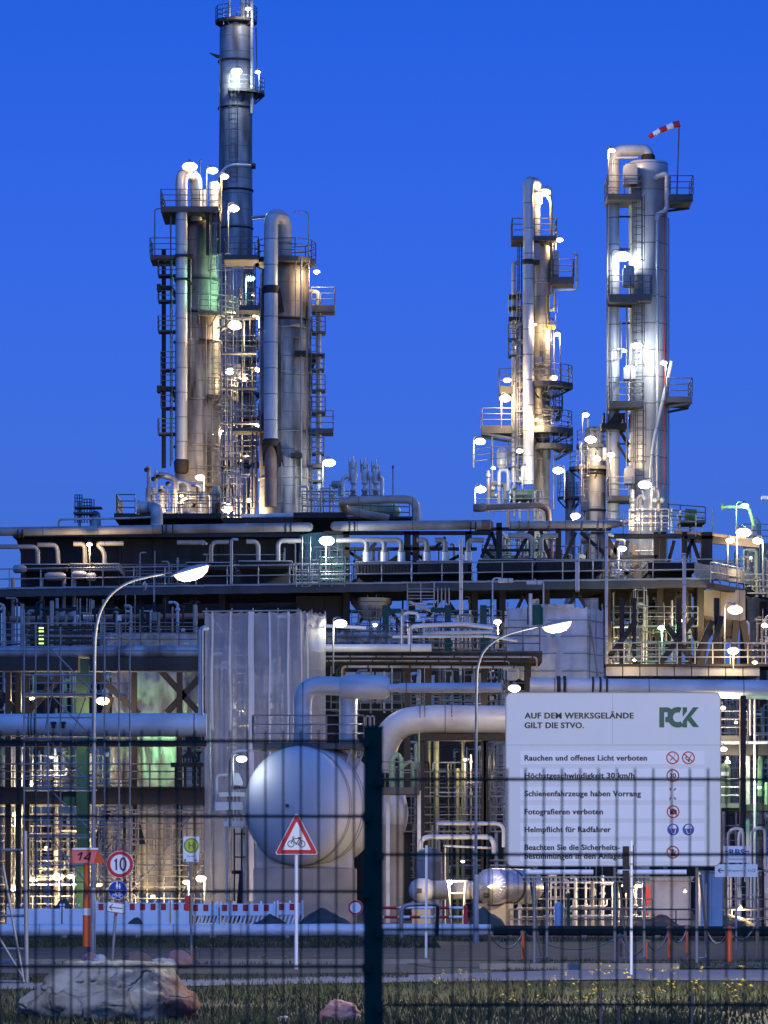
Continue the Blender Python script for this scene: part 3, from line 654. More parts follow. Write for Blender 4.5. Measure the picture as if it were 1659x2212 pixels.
for y0, y1 in ((1622, 1651.5), (1661, 1690), (1699.5, 1729), (1739, 1768), (1778, 1807), (1816.5, 1861)): b.poly([(1124, y0), (1521, y0), (1521, y1), (1124, y1)], -0.063, 0.003)
b.each('text_strip', 'panel', bd)
TB = 0.022
for s, x, y, h, w in (('AUF DEM WERKSGELÄNDE', 1133, 1552, 12.6, 235), ('GILT DIE STVO.', 1133, 1573, 12.6, 128), ('Rauchen und offenes Licht verboten', 1133, 1643, 12, 264), ('Höchstgeschwindigkeit 30 km/h', 1133, 1681, 12, 237), ('Schienenfahrzeuge haben Vorrang', 1133, 1720, 12, 251), ('Fotografieren verboten', 1133, 1759, 12, 169), ('Helmpflicht für Radfahrer', 1133, 1797.5, 12, 186), ('Beachten Sie die Sicherheits-', 1133, 1836, 12, 206), ('bestimmungen in den Anlagen', 1133, 1855, 12, 216)):
    b = MB(BD)
    for k in range(2): b.text(s, x+(k-0.5)*0.7, y, h, -0.0665-k*0.0004, 0.003, TB, 0, w)
    b.build('text_line', 'ink', bd)
# logo: three joined capitals in green
b = MB(BD); dn = -0.066; th = 0.005
LX = lambda zx: 1279+zx*0.1667; LY = lambda zy: 1503.5+zy*0.1667
for pts in ([(868, 148), (985, 148), (1010, 165), (1020, 190), (985, 212), (932, 212), (932, 408), (868, 408)], [(985, 148), (1035, 175), (1030, 215), (1000, 225), (985, 212)],
            [(946, 275), (985, 268), (1010, 230), (1045, 250), (1045, 330), (1000, 342), (946, 342)], [(975, 205), (1030, 190), (1060, 230), (1000, 285), (975, 262)],
            [(1170, 148), (1228, 148), (1228, 200), (1170, 275)], [(1170, 330), (1305, 148), (1378, 148), (1228, 330), (1228, 408), (1170, 408)], [(1222, 300), (1262, 250), (1385, 404), (1308, 404)]):
    b.poly([(LX(a), LY(c)) for a, c in pts], dn, th); dn -= 0.0006
b.ringf(LX(1108), LY(277), 63*0.1667, 133*0.1667, dn-0.0006, th, 40, 55, 292)
b.build('logo', 'logo', bd)
def prohibit(cx, cy, sym):
    b = MB(BD); b.disc(cx, cy, 14.6, -0.067, 0.004); s = b.build('pictogram', 'panel', bd)
    r = MB(BD); r.ringf(cx, cy, 11.2, 14, -0.071, 0.004)
    if sym not in ('30',): r.line([(cx-9, cy-8.5), (cx+9, cy+8.5)], 2.6, -0.0735, 0.003)
    r.build('red_ring', 'red', s)
    k = MB(BD); dn = -0.0705
    if sym == 'smoke': k.line([(cx-6, cy+6), (cx+2, cy-1)], 1.8, dn, 0.002); k.line([(cx+2, cy-2), (cx+5, cy-6), (cx+3, cy-9)], 1, dn, 0.002)
    if sym == 'flame': k.line([(cx-4, cy-3), (cx-6, cy+1), (cx-3, cy+5), (cx+2, cy+4)], 2.2, dn, 0.002); k.disc(cx+1, cy+7, 2.2, dn, 0.002, 12); k.line([(cx+2, cy+2), (cx+7, cy-7)], 1.6, dn, 0.002)
    if sym == '30': k.text('30', cx, cy+5, 10, dn, 0.003, 0.03, width=13.5, align='CENTER')
    if sym == 'photo': k.poly([(cx-7, cy-4), (cx-3, cy-4), (cx-2, cy-6.5), (cx+3, cy-6.5), (cx+4, cy-4), (cx+8, cy-4), (cx+8, cy+6), (cx-7, cy+6)], dn, 0.002)
    if sym == 'person': k.disc(cx, cy-4, 3, dn, 0.002, 14); k.poly([(cx-5, cy+9), (cx-4, cy), (cx+4, cy), (cx+6, cy+9)], dn, 0.002); k.line([(cx+4, cy+1), (cx+7, cy-4)], 2, dn, 0.002)
    k.build('symbol', 'ink', s)
prohibit(1452.5, 1637, 'smoke'); prohibit(1486.5, 1637, 'flame'); prohibit(1453, 1675.5, '30'); prohibit(1453.5, 1753.5, 'photo'); prohibit(1453, 1841, 'person')
s = MB(BD); s.line([(1446, 1702), (1459, 1728)], 3, -0.067, 0.003); s.line([(1459, 1702), (1446, 1728)], 3, -0.0675, 0.003); cr = s.build('crossing_pictogram', 'panel', bd)
s = MB(BD)
for a, c in (((1446, 1702), (1449, 1708)), ((1459, 1702), (1456, 1708)), ((1446, 1728), (1449, 1722)), ((1459, 1728), (1456, 1722))): s.line([a, c], 3.2, -0.0705, 0.003)
s.each('red_end', 'red', cr)
for cx in (1453.5, 1486.5):
    s = MB(BD); s.disc(cx, 1792, 13.4, -0.067, 0.004); pg = s.build('pictogram', 'signblue', bd)
    s = MB(BD); s.poly([(cx-8, 1790), (cx-6.5, 1784), (cx, 1781), (cx+6.5, 1784), (cx+8, 1790)], -0.071, 0.003); s.line([(cx-5, 1791), (cx-2, 1800), (cx+4, 1801), (cx+5, 1791)], 1.3, -0.071, 0.003); s.ringf(cx, 1792, 12.6, 13.4, -0.071, 0.003); s.build('helmet_symbol', 'panel', pg)
b = MB(BD)
for x, yb, w, dd in ((1154.5, 2082, 7, 0.1), (1188, 2065, 6.5, 1.6), (1329, 2083, 7, 0.1), (1402, 2062, 6, 1.6), (1506, 2083, 7, 0.1), (1538, 2074, 7, 1.6)): b.tube([(x, GY(BD), dd), (x, 1700 if dd < 1 else 1880, dd)], w)
b.each('stand_post', 'galv', t)
b = MB(BD)
for x in (1137, 1329, 1506): b.bar((x+8, 1890, 0.2), (x+38, 2074, 1.6), 0.05)
for x0, x1 in ((1154, 1190), (1329, 1404), (1506, 1540)): b.bar((x0, GY(BD)-10, 0.1), (x1, GY(BD)-10, 1.6), 0.06)
b.box(1125, 1893, 1500, 1896.5, 0.05, 0.12); b.box(1125, 1903, 1500, 1905, 0.05, 0.12)
for i in range(46): b.bar((1126+i*8.1, 1896, 0.08), (1130+i*8.1, 1903, 0.08), 0.015)
b.build('stand_brace', 'galv', t)
b = MB(BD)
for x0, x1 in ((1134, 1281), (1333, 1482)): b.latheaxis(b.p(x0, 1884, -0.1), b.p(x1, 1884, -0.1), [(0, 0.055), (1, 0.055)], 12)
b.build('light_tube_housing', 'white', t)

# ================================================================ bollards and chains
def bollard(x, ytop, ybase, w, m, label):
    d = GD(ybase); b = MB(d); b.lathe(x, [(ytop-1, w*0.6), (ytop+1, w), (ybase, w)], n=12)
    t = thing('chain_bollard', label, 'bollard', P(x, ybase, d), 'red chain bollards along the kerb')
    b.build('post', m, t); r = MB(d); r.latheaxis(r.p(x-w*0.9, ytop+4), r.p(x+w*0.9, ytop+4), [(0, 0.03), (1, 0.03)], 8); r.build('chain_eye', 'galv', t)
    return (x, ytop+4, d)
bl = []
for x, y0, y1, w, m, l in ((1057, 2012, 2085, 7, 'rustpipe', 'dark rusty chain bollard beside the second street lamp'), (1130, 2010, 2077, 6.5, 'orange', 'orange chain bollard before the small tank heads'), (1340, 2018, 2069, 9, 'rustpipe', 'rusty bollard close behind the middle leg of the notice board'),
                       (1397, 2030, 2072, 7, 'orange', 'orange bollard between the white back-sign post and the rear board leg'), (1446, 2001, 2069, 8, 'orange', 'tall orange bollard under the helmet pictograms'), (1484, 2001, 2060, 6, 'orange', 'thin orange bollard farthest back under the board'),
                       (1527, 2003, 2062, 6, 'rustpipe', 'thin rusty bollard beside the end leg of the board'), (1575, 2001, 2080, 13, 'orange', 'thickest orange bollard below the arrow board'), (1636, 1983, 2071, 8, 'rustpipe', 'tall dark red bollard at the edge of the picture')):
    bl.append(bollard(x, y0, y1, w, m, l))
for i, (a, c) in enumerate(((0, 1), (1, 2), (2, 3), (3, 4), (4, 5), (6, 7), (7, 8))):
    p0, p1 = P(*bl[a]), P(*bl[c]); b = MB(88); pts = []
    for k in range(13):
        u = k/12; q = p0*(1-u)+p1*u; q.z -= 0.34*4*u*(1-u)*min(1, (p1-p0).length/1.0); q.z = max(q.z, 0.05); pts.append(q)
    b.sweep(pts, 0.016, 5)
    b.build('barrier_chain', 'galv', None, ['white chain sagging from the dark rusty bollard to the first orange one', 'long white chain hanging behind the first legs of the notice board', 'short white chain behind the middle board leg', 'white chain hanging to the tall orange bollard', 'short chain to the thin farthest bollard', 'white chain from the thin rusty to the thickest orange bollard', 'white chain hanging to the tall dark red bollard'][i], 'chain', 'white chains between the bollards')
for x, y, w in ((1298, 2138, 6), (1335, 2160, 6), (1495, 2145, 6), (1527, 2172, 6.5)):
    d = 47.3; b = MB(d); b.tube([(x, GY(d)+2), (x+1, y)], w, n=8)
    b.build('rusty_stake', 'rustpipe', None, 'thin rusty stake standing in the grass behind the fence mesh', 'stake', 'rusty stakes in the grass')

# ================================================================ street lamps
def street_lamp(xb, d, pts, head, label, power):
    t = thing('street_lamp', label, 'street lamp', P(xb, GY(d), d), 'street lamps along the road')
    b = MB(d); yb = GY(d)
    b.lathe(xb, [(yb-150, 8.6), (yb-149, 12), (yb, 12.4)], n=14); b.build('pole_base', 'galv', t)
    q = [b.p(*a) for a in pts]; out = []
    for i in range(len(q)-1): # smooth curve through the points
        a0 = q[max(0, i-1)]; a1 = q[i]; a2 = q[i+1]; a3 = q[min(len(q)-1, i+2)]
        for k in range(6):
            u = k/6; out.append(0.5*((2*a1)+(a2-a0)*u+(2*a0-5*a1+4*a2-a3)*u*u+(3*a1-a0-3*a2+a3)*u**3))
    out.append(q[-1]); n = len(out); w0, w1 = 0.043, 0.024
    b = MB(d); b.sweep(out, [w0+(w1-w0)*i/n for i in range(n)], 12); b.build('pole', 'galv', t)
    (x0, y0), (x1, y1) = head; a, c = MB(d).p(x0, y0), MB(d).p(x1, y1); ax = (c-a).normalized(); up = Vector((0, 0, 1)); up = (up-ax*up.dot(ax)).normalized(); sd = ax.cross(up)
    L_ = (c-a).length
    g = MB(d); rings = []
    for u, rr in ((0.0, 0.02), (0.06, 0.10), (0.25, 0.165), (0.5, 0.185), (0.75, 0.17), (0.93, 0.10), (1.0, 0.02)):
        rings.append([a+(c-a)*u+sd*rr*math.cos(R(e))+up*rr*1.25*math.sin(R(e)) for e in range(180, 361, 15)])
    g.loft(rings, False, True, False); g.build('lamp_glass', LM[WARM], t)
    h = MB(d); rings = []
    for u, rr in ((-0.10, 0.04), (0.0, 0.09), (0.25, 0.17), (0.5, 0.19), (0.75, 0.175), (0.95, 0.11), (1.06, 0.02)):
        rings.append([a+(c-a)*u+sd*rr*math.cos(R(e))+up*rr*0.55*math.sin(R(e)) for e in range(0, 181, 15)])
    h.loft(rings, False, True, False); h.build('lamp_housing', 'lampcase', t)
    for u in (0.5,):
        ld = bpy.data.lights.new('lamp_light', 'POINT'); ld.energy = power; ld.color = (1.0, 0.88, 0.64); ld.shadow_soft_size = 0.12
        lo = bpy.data.objects.new('lamp_light', ld); COL.objects.link(lo); lo.parent = t; lo.location = a+(c-a)*u-up*0.28-Vector(t.location)
street_lamp(200.5, 93, [(200.5, GY(93)-150), (202, 1700), (204, 1430), (207, 1365), (217, 1321), (240, 1284), (276, 1259), (320, 1246), (372, 1237)], ((376, 1243), (450, 1222)), 'tall curved street lamp rising behind the numbered orange post', 550)
street_lamp(1028, 113, [(1028, GY(113)-150), (1028.5, 1600), (1030, 1470), (1034, 1434), (1046, 1406), (1070, 1384), (1104, 1368), (1168, 1352)], ((1172, 1355), (1234, 1342)), 'slim curved street lamp standing beside the big notice board', 550)

# the next lamps of the same row, nearer than the picture shows
for xw, dd_, l in ((9.5, 57.0, 'street lamp of the row standing nearer the fence by the footpath'), (-9.0, 43.0, 'street lamp of the row standing nearer the fence beside the huge boulder')):
    xx = CX+xw*FX/dd_; kk = K(dd_); g0 = GY(dd_); sgn = -1 if xw > 0 else 1
    hp = lambda h, o=0: (xx+sgn*o*kk, HY-(h-CAMH)*kk)
    street_lamp(xx, dd_, [(xx, g0-150), hp(3), hp(6), hp(7.2, 0.1), hp(7.9, 0.5), hp(8.3, 1.0), hp(8.5, 1.7)], (hp(8.5, 1.75), hp(8.65, 2.6)), l, 4000 if xw > 0 else 800)
# ================================================================ steel gantry frame at the verge
t = thing('scaffold_frame', 'steel tube scaffold frame standing on the verge at the picture edge', 'scaffold frame', P(35, 2120, 68.5))
b = MB(68.5)
b.tube([(58, 2124), (54, 1795)], 9); b.tube([(55, 2000), (55, 1998)], 11); b.tube([(-30, 2124, 1.2), (-30, 1795, 1.2)], 9)
b.each('upright', 'galv', t)
b = MB(68.5)
for y in (1836, 1978, 2050, 2121): b.tube([(-30, y, 0.3), (58, y, 0)], 6.5)
b.each('crossbar', 'galv', t)
b = MB(68.5); b.tube([(4, 1870, 0.2), (52, 2122, 0)], 6); b.tube([(-20, 2000, 0.2), (50, 2112, 0)], 5.5); b.each('diagonal_brace', 'galv', t)

# ================================================================ roadworks barriers
BR = 135.0
def barrier(x0, x1, ytop, label, style):
    t = thing('traffic_barrier', label, 'barrier', P((x0+x1)/2, GY(BR), BR), 'plastic roadworks barriers in a row')
    yb = GY(BR); b = MB(BR); x0 += 1; x1 -= 1
    if style == 'plain':
        b.box(x0, ytop+6, x1, yb-22, -0.12, 0.12); b.box(x0, yb-10, x1, yb-4, -0.15, 0.15)
        n = int((x1-x0)/9)
        for i in range(n+1): b.bar((x0+2+i*(x1-x0-8)/n, yb-22), (x0+7+i*(x1-x0-8)/n, yb-10), 0.055, 0.1)
    elif style == 'slot':
        b.box(x0, ytop+18, x1, ytop+26, -0.08, 0.08); b.box(x0, yb-6, x1, yb-1, -0.14, 0.14)
        n = int((x1-x0)/10)
        for i in range(n+1): b.bar((x0+i*(x1-x0-12)/n+12, ytop+26), (x0+i*(x1-x0-12)/n, yb-5), 0.06, 0.07)
    else:
        b.box(x0, ytop+18, x1, yb-8, -0.10, 0.10)
    for x in (x0, x1-2.5): b.box(x, ytop+2, x+2.5, yb-2, -0.15, 0.15)
    n = max(2, int((x1-x0)/28))
    for i in range(n+1): b.box(x0+i*(x1-x0-4)/n, ytop-5, x0+4+i*(x1-x0-4)/n, ytop, -0.05, 0.05)
    if style != 'plain': b.box(x0, ytop, x1, ytop+18, -0.08, 0.08)
    b.build('barrier_body', 'white', t)
    if style != 'plain':
        r = MB(BR); x = x0+5
        while x < x1-11: r.poly([(x, ytop+2), (x+11, ytop+2), (x+11, ytop+16), (x, ytop+16)], -0.09, 0.012); x += 22.5
        r.each('red_panel', 'red', t)
    f = MB(BR)
    for x in (x0+6, x1-12): f.box(x, yb-7, x+8, yb, -0.35, 0.35)
    f.each('foot', 'dark', t)
barrier(14, 134, 1957, 'plain white slotted barrier furthest along beside the scaffold frame', 'plain')
barrier(135, 206, 1957, 'short plain white barrier behind the orange marker post', 'plain')
barrier(207, 368, 1950, 'long solid white barrier with red squares behind the arrow plate', 'solid')
barrier(369, 410, 1950, 'narrow solid barrier with red squares behind the bus stop post', 'solid')
barrier(411, 473, 1952, 'short slotted barrier with red squares next to the bus stop post', 'slot')
barrier(474, 596, 1952, 'long slotted barrier with red squares under the big drum', 'slot')
barrier(597, 656, 1950, 'end barrier with narrow red squares beside the white sign post', 'slot')

t = thing('boom_fence', 'red and white striped double rail on red posts by the yard entry', 'rail barrier', P(920, 2010, 130))
for y in (1961, 1981):
    w = MB(130); w.latheaxis(w.p(826, y), w.p(1002, y), [(0, 0.045), (1, 0.045)], 10); a = w.build('rail', 'white', t)
    r = MB(130)
    for x0, x1 in ((826, 857), (942, 970)) if y == 1961 else ((830, 858), (885, 908), (942, 970)): r.latheaxis(r.p(x0, y), r.p(x1, y), [(0, 0.047), (1, 0.047)], 10)
    r.each('red_band', 'red', a)
for x in (1005, 815):
    b = MB(130); b.box(x-4, 1956, x+5, GY(130), -0.06, 0.06); b.build('post', 'red', t)
t = thing('pipe_hoop_guard', 'pale blue grey pipe hoop guarding the yard entry', 'guard hoop', P(866, 2023, 124))
b = MB(124); b.tube([(867, GY(124)), (867, 1955), (946, 1952), (946, GY(124), 3)], 9, 0.3); b.build('hoop', 'galv', t)
t = thing('white_stake', 'weathered white marker post before the small tank heads', 'marker post', P(921, 2070, 92))
b = MB(92); b.tube([(920.5, GY(92)), (921.5, 1826)], 5.5); b.build('post', 'white', t)
# ================================================================ ground pipe behind the road
t = thing('ground_pipe', 'long foil wrapped pipeline lying low on the ground behind the road', 'pipeline', P(400, 2022, 127))
b = MB(127); pts = []
rr = random.Random(3)
xs = [-80+i*38 for i in range(48)]
xs = [x for x in xs if x < 1090]
b.sweep([b.p(x, 2009.5+rr.uniform(-0.6, 0.6)) for x in xs], [0.195+rr.uniform(-0.008, 0.012) for x in xs], 20); b.build('wrapped_pipe', 'foil', t)
b = MB(127); b.latheaxis(b.p(1066, 2010), b.p(1760, 2012), [(0, 0.16), (1, 0.16)], 18); b.build('bare_pipe', 'dark', t)
b = MB(127)
for x in range(-60, 1080, 145): b.latheaxis(b.p(x, 2009.5), b.p(x+2, 2009.5), [(0, 0.213), (1, 0.213)], 20)
b.each('wrap_band', 'galv', t)
b = MB(127)
for x in range(-20, 1700, 160): b.box(x-6, 2020, x+6, GY(127), -0.25, 0.25)
b.each('pipe_saddle', 'conc', t)

# ================================================================ columns
def shell(t, d, cx, prof, m, name='shell', dd=0.0, n=36):
    b = MB(d); b.lathe(cx, prof, dd, n); return b.build(name, m, t)
def dome(y, w, h=None, n=7):
    """profile of a rounded head whose shoulder is at row y"""
    h = h or w*0.26; return [(y-h*math.sin(R(90-90*i/n)), max(w*math.cos(R(90-90*i/n)), 0.6)) for i in range(n+1)]
def rings(t, d, cx, ys, w, m='dark', h=4, name='stiffener_ring', dd=0.0):
    for y in ys:
        b = MB(d); b.lathe(cx, [(y, w*1.0), (y+1, w*1.075), (y+h, w*1.075), (y+h+1, w*1.0)], dd, 32); b.build(name, m, t)
def pipe(t, d, pts, w, m, name='pipe', bend=None, n=14, dd=0.0):
    b = MB(d); b.tube(pts, w, bend, n, dd); return b.build(name, m, t)
def bars(t, d, lst, th, m='dark', name='brace'):
    b = MB(d)
    for q in lst: b.bar(q[0], q[1], th)
    return b.each(name, m, t)

# ---- tall tower far behind
d = 330
T1 = thing('distillation_tower', 'tallest slim dark tower with a ringed platform near its head', 'tower', P(509, GY(d), d), 'process columns')
shell(T1, d, 509, [(GY(d), 74), (520, 74), (400, 72.5), (130, 71)]+[(128, 70)]+dome(64, 69, 12)[::-1], 'cladblue')
rings(T1, d, 509, (131, 232, 410, 492, 735, 850, 1010), 72)
pl = ring_platform(T1, d, 510, 45, 30, 92, 90, 450, 'raild')
pl = ring_platform(T1, d, 514, 201, 72, 116, 250, 430, 'rail')
pl = ring_platform(T1, d, 512, 740, 72, 112, 180, 420, 'rail'); pl = ring_platform(T1, d, 512, 850, 72, 108, 180, 420, 'rail')
pl = ring_platform(T1, d, 512, 1000, 72, 108, 180, 420, 'rail')
pipe(T1, d, [(526, 55, 0), (526, -40, 0)], 14, 'silver', 'vapour_pipe'); pipe(T1, d, [(545, 250, -1), (545, -30, -1)], 7.5, 'silver', 'riser_pipe')
pipe(T1, d, [(497, 42, -1), (497, -30, -1)], 5, 'silver', 'riser_pipe'); pipe(T1, d, [(484, 60, -1.2), (484, -30, -1.2)], 3, 'galv', 'riser_pipe')
pipe(T1, d, [(536, 45, -1), (536, 2, -1), (546, 2, -1)], 6, 'silver', 'vapour_pipe', 1.0)
pipe(T1, d, [(476, 122, -1.0), (472, 1000, -1.0)], 2.2, 'raild', 'conduit'); pipe(T1, d, [(553, 60, 0), (555, 160, 0)], 2.2, 'raild', 'conduit')
b = MB(d); b.ladder(506, 204, 400, -1.55, 0.6); b.build('ladder', 'raild', T1)
b = MB(d); b.rail([(497, 204, -2.1), (513, 204, -2.1)], 1.3, 0.07, 0.5); b.build('ladder_gate', 'rail', T1)
pipe(T1, d, [(471, 416, -2.2), (473, 392, -2.2), (492, 371, -2.2), (508, 367, -2.2), (552, 369, -2.2)], 8, 'silver', 'outlet_pipe', 1.2)
b = MB(d); b.latheaxis(b.p(545, 369, -2.2), b.p(554, 369, -2.2), [(0, 0.25), (1, 0.25)]); b.each('flange', 'dark', T1)
b = MB(d); b.poly([(453, 116), (476, 122), (476, 127), (468, 126)], -0.5, 0.4); b.build('bracket_arm', 'dark', T1)
pipe(T1, d, [(549, 1100, -0.8), (549, 560, -0.8)], 9, 'clad', 'riser_pipe'); pipe(T1, d, [(552, 1100, -1.3), (552, 860, -1.3), (540, 850, -1.3)], 5, 'clad', 'riser_pipe')
for y in (690, 780, 905, 960): box_platform(T1, d, 520, 560, y, -2.2, -1.0, 'rail', h=1.0)

# ---- pair of thick columns on the furnace
d = 262
A = thing('process_column', 'thick stained column with a wide silver overhead pipe running down its front beneath twin lamps', 'column', P(427, GY(d), d), 'process columns')
shell(A, d, 427.5, [(GY(d), 99), (742, 99)], 'clad')
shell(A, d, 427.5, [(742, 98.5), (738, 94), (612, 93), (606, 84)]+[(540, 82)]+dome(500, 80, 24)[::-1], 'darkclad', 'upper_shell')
rings(A, d, 427.5, (604, 676), 92); rings(A, d, 427.5, (737, 864, 963, 1070), 99, 'clad')
pipe(A, d, [(395.5, 1000, -2.1), (395.5, 384, -2.1), (425, 384, -1.0), (425, 500, -0.2)], 25.5, 'silver', 'overhead_pipe', 0.62, 20)
b = MB(d); b.lathe(395.5, [(1000, 26), (1004, 33), (1026, 30), (1030, 22)], -2.1); b.build('pipe_cuff', 'dark', A)
for y in (624, 842):
    b = MB(d); b.box(348, y, 372, y+8, -1.6, -0.9); b.box(342, y-2, 350, y+11, -1.8, -0.7); b.bar((372, y+4, -1.2), (384, y+26, -0.6), 0.25); b.each('pipe_clamp', 'dark', A)
b = MB(d); b.box(380, 613, 412, 617, -2.7, -1.3); b.bar((410, 616, -2), (424, 640, -1), 0.2); b.box(382, 562, 420, 567, -2.6, -0.6); b.build('pipe_bracket', 'dark', A)
pipe(A, d, [(356, 1015, -1.2), (356, 545, -1.2)], 9.5, 'dark', 'riser_pipe'); pipe(A, d, [(370.5, 1010, -1), (370.5, 470, -1)], 3.4, 'galv', 'conduit')
pipe(A, d, [(336, 560, -1), (336, 458, -1), (350, 455, -1)], 3, 'galv', 'vent_pipe', 0.3)
box_platform(A, d, 352, 476, 460, -2.6, 2.6, 'raild', 0.35)
box_platform(A, d, 328, 384, 562, -2.2, 1.0, 'raild', 0.25)
b = MB(d); b.box(448, 466, 455, 560, -2.2, -1.6); b.box(472, 466, 478, 560, -2.2, -1.6); b.each('platform_support', 'dark', A)
ring_platform(A, d, 432, 682, 95, 172, 270, 400, 'rail', cdd=0.3); ring_platform(A, d, 432, 1050, 98, 168, 268, 400, 'rail', cdd=0.3)
ring_platform(A, d, 432, 860, 98, 165, 285, 380, 'rail', cdd=0.3)
for y in (802, 840, 884): box_platform(A, d, 350, 382, y, -1.4, 0, 'rail', 0.1)
b = MB(d); b.ladder(471, 750, 1080, -1.6, 0.5); b.ladder(466, 470, 660, -1.7, 0.5); b.build('ladder', 'rail', A)
pipe(A, d, [(500, 1100, -1), (500, 815, -1), (538, 812, -1)], 3, 'galv', 'conduit', 0.3); pipe(A, d, [(492, 1100, -1.3), (492, 780, -1.3)], 3, 'galv', 'conduit')
b = MB(d); b.box(506, 790, 520, 818, -1.0, 0.2); b.build('instrument_box', 'galv', A)
b = MB(d); b.lathe(440, [(408, 14), (480, 14)], 0.5); b.lathe(462, [(390, 20), (398, 24), (408, 24), (480, 16)], 0.6); b.build('head_nozzle', 'silver', A)
pipe(A, d, [(433, 420, -0.8), (433, 352, -0.8), (439, 350, -0.8)], 2.4, 'raild', 'antenna_pole', 0.2)
b = MB(d); b.lathe(467, [(466, 10), (480, 14), (560, 13)], -1.5); b.build('side_drum', 'clad', A)

for x, y0, y1 in ((385, 470, 560), (415, 565, 800), (448, 690, 1060), (458, 480, 690), (462, 700, 1080), (375, 560, 1000)): pipe(A, d, [(x, y1, -1.75), (x, y0, -1.75)], 2.4, 'dull', 'conduit')
for y in (600, 655, 720, 940): box_platform(A, d, 344, 384, y, -1.6, -0.4, 'rail', 0.12, h=0.9)
d = 250
Bc = thing('process_column', 'thick dark topped column whose silver gooseneck pipe curls over beside its round platform', 'column', P(616, GY(d), d), 'process columns')
shell(Bc, d, 616.5, [(GY(d), 113), (714, 113)], 'clad')
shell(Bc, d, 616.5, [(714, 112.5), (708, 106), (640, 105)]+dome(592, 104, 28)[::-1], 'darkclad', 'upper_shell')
rings(Bc, d, 616.5, (690,), 106); rings(Bc, d, 616.5, (711, 807, 933, 1033), 112, 'clad')
pipe(Bc, d, [(587.5, 958, -2.3), (587.5, 477, -2.3), (616, 477, -1.2), (616, 580, -0.5)], 30, 'silver', 'overhead_pipe', 0.78, 22)
b = MB(d); b.lathe(586.5, [(962, 26), (1101, 27)], -1.9); b.build('pipe_shroud', 'rustpipe', Bc)
b = MB(d); b.lathe(587.5, [(629, 31), (631, 36), (634, 36), (652, 27)], -2.3); b.lathe(587.5, [(957, 31), (960, 38), (964, 38), (972, 28)], -2.3)
for s in (-1, 1):
    for y in (634, 964): b.bar((587.5+s*15, y+2, -2.3), (587.5+s*(22 if s > 0 else 12), y+46, -1.5), 0.3)
b.build('pipe_collar', 'dark', Bc)
pipe(Bc, d, [(652, 1080, -1.9), (652, 568, -1.9)], 4, 'galv', 'conduit')
pipe(Bc, d, [(689, 1085, -0.5), (689, 634, -0.5), (672, 630, 0)], 10.5, 'silver', 'riser_pipe', 0.4)
pipe(Bc, d, [(667, 560, -1), (667, 463, -1), (636, 463, -1), (636, 468, -1)], 3, 'galv', 'lamp_gallows', 0.3)
pipe(Bc, d, [(545, 474, -0.6), (570, 473, -1), (586, 478, -1.6)], 8, 'silver', 'relief_pipe', 0.8)
ring_platform(Bc, d, 616, 562, 60, 136, 90, 450, 'raild', 0.3)
box_platform(Bc, d, 486, 560, 562, -2.2, 0.5, 'raild', 0.3)
box_platform(Bc, d, 674, 723, 665, -1.2, 0.6, 'rail', 0.4, cut='L'); box_platform(Bc, d, 672, 720, 930, -1.2, 0.6, 'rail', 0.3, cut='L')
for y in (720, 845, 893): box_platform(Bc, d, 674, 703, y, -1.0, 0.4, 'rail', 0.12, h=0.9)
for x, y0, y1 in ((565, 600, 940), (610, 700, 1090), (640, 570, 690), (664, 700, 1080), (668, 570, 760)): pipe(Bc, d, [(x, y1, -1.75), (x, y0, -1.75)], 2.4, 'dull', 'conduit')
for y in (800, 980, 1040): box_platform(Bc, d, 674, 700, y, -1.0, 0.4, 'rail', 0.12, h=0.9)
b = MB(d); b.ladder(678, 640, 1080, -0.6, 0.5); b.build('ladder', 'rail', Bc)
b = MB(d)
for x0, y in ((638, 768), (630, 1080-93), (676, 1009)): b.box(x0, y, x0+24, y+9, -2.3, -1.2)
b.box(668, 767, 702, 774, -1, 0); b.bar((672, 796, -0.3), (682, 770, -0.3), 0.3); b.each('pipe_clamp', 'dark', Bc)
box_platform(Bc, d, 505, 562, 932, -2.0, 0.2, 'rail', 0.2); box_platform(Bc, d, 519, 562, 668, -1.8, 0.2, 'rail', 0.3)
b = MB(d); b.ladder(592, 1000, 1095, 0, 0.4, False); b.build('step_ladder', 'rail', Bc)
pipe(Bc, d, [(556, 1100, -1.2), (556, 926, -1.2)], 3, 'raild', 'conduit'); pipe(Bc, d, [(547, 1100, -1.4), (547, 940, -1.4)], 3, 'raild', 'conduit')

# ---- slim column with side pipes
d = 255
Cc = thing('process_column', 'slim column hidden by a tall silver pipe with many small platforms stepping down both sides', 'column', P(1169, GY(d), d), 'process columns')
shell(Cc, d, 1170, [(GY(d), 36), (600, 36)]+[(545, 36)]+dome(535, 35, 8)[::-1], 'clad')
shell(Cc, d, 1159, [(535, 16), (405, 16)], 'silver', 'head_nozzle')
pipe(Cc, d, [(1139.5, 1052, -1.6), (1139.5, 399, -1.6), (1160, 399, -0.4), (1160, 440, 0)], 23, 'silver', 'overhead_pipe', 0.5, 18)
b = MB(d); b.lathe(1139.5, [(569, 24), (571, 29), (574, 29), (580, 24)], -1.6); b.box(1138, 569, 1164, 575, -1.5, -0.2); b.build('pipe_collar', 'dark', Cc)
pipe(Cc, d, [(1108.5, 1045, -0.8), (1108.5, 572, -0.8), (1120, 571, -0.5)], 9, 'silver', 'riser_pipe', 0.35)
pipe(Cc, d, [(1150, 421, -0.6), (1176, 418, -0.6), (1190, 436, -0.6), (1191, 640, -0.6)], 7, 'dull', 'vent_pipe', 0.8)
b = MB(d)
for x in (1121, 1126): b.box(x-1.2, 520, x+1.2, 1045, -0.4, -0.2)
b.ladder(1123.5, 520, 1045, -0.6, 0.4, False); b.build('ladder', 'raild', Cc)
b = MB(d)
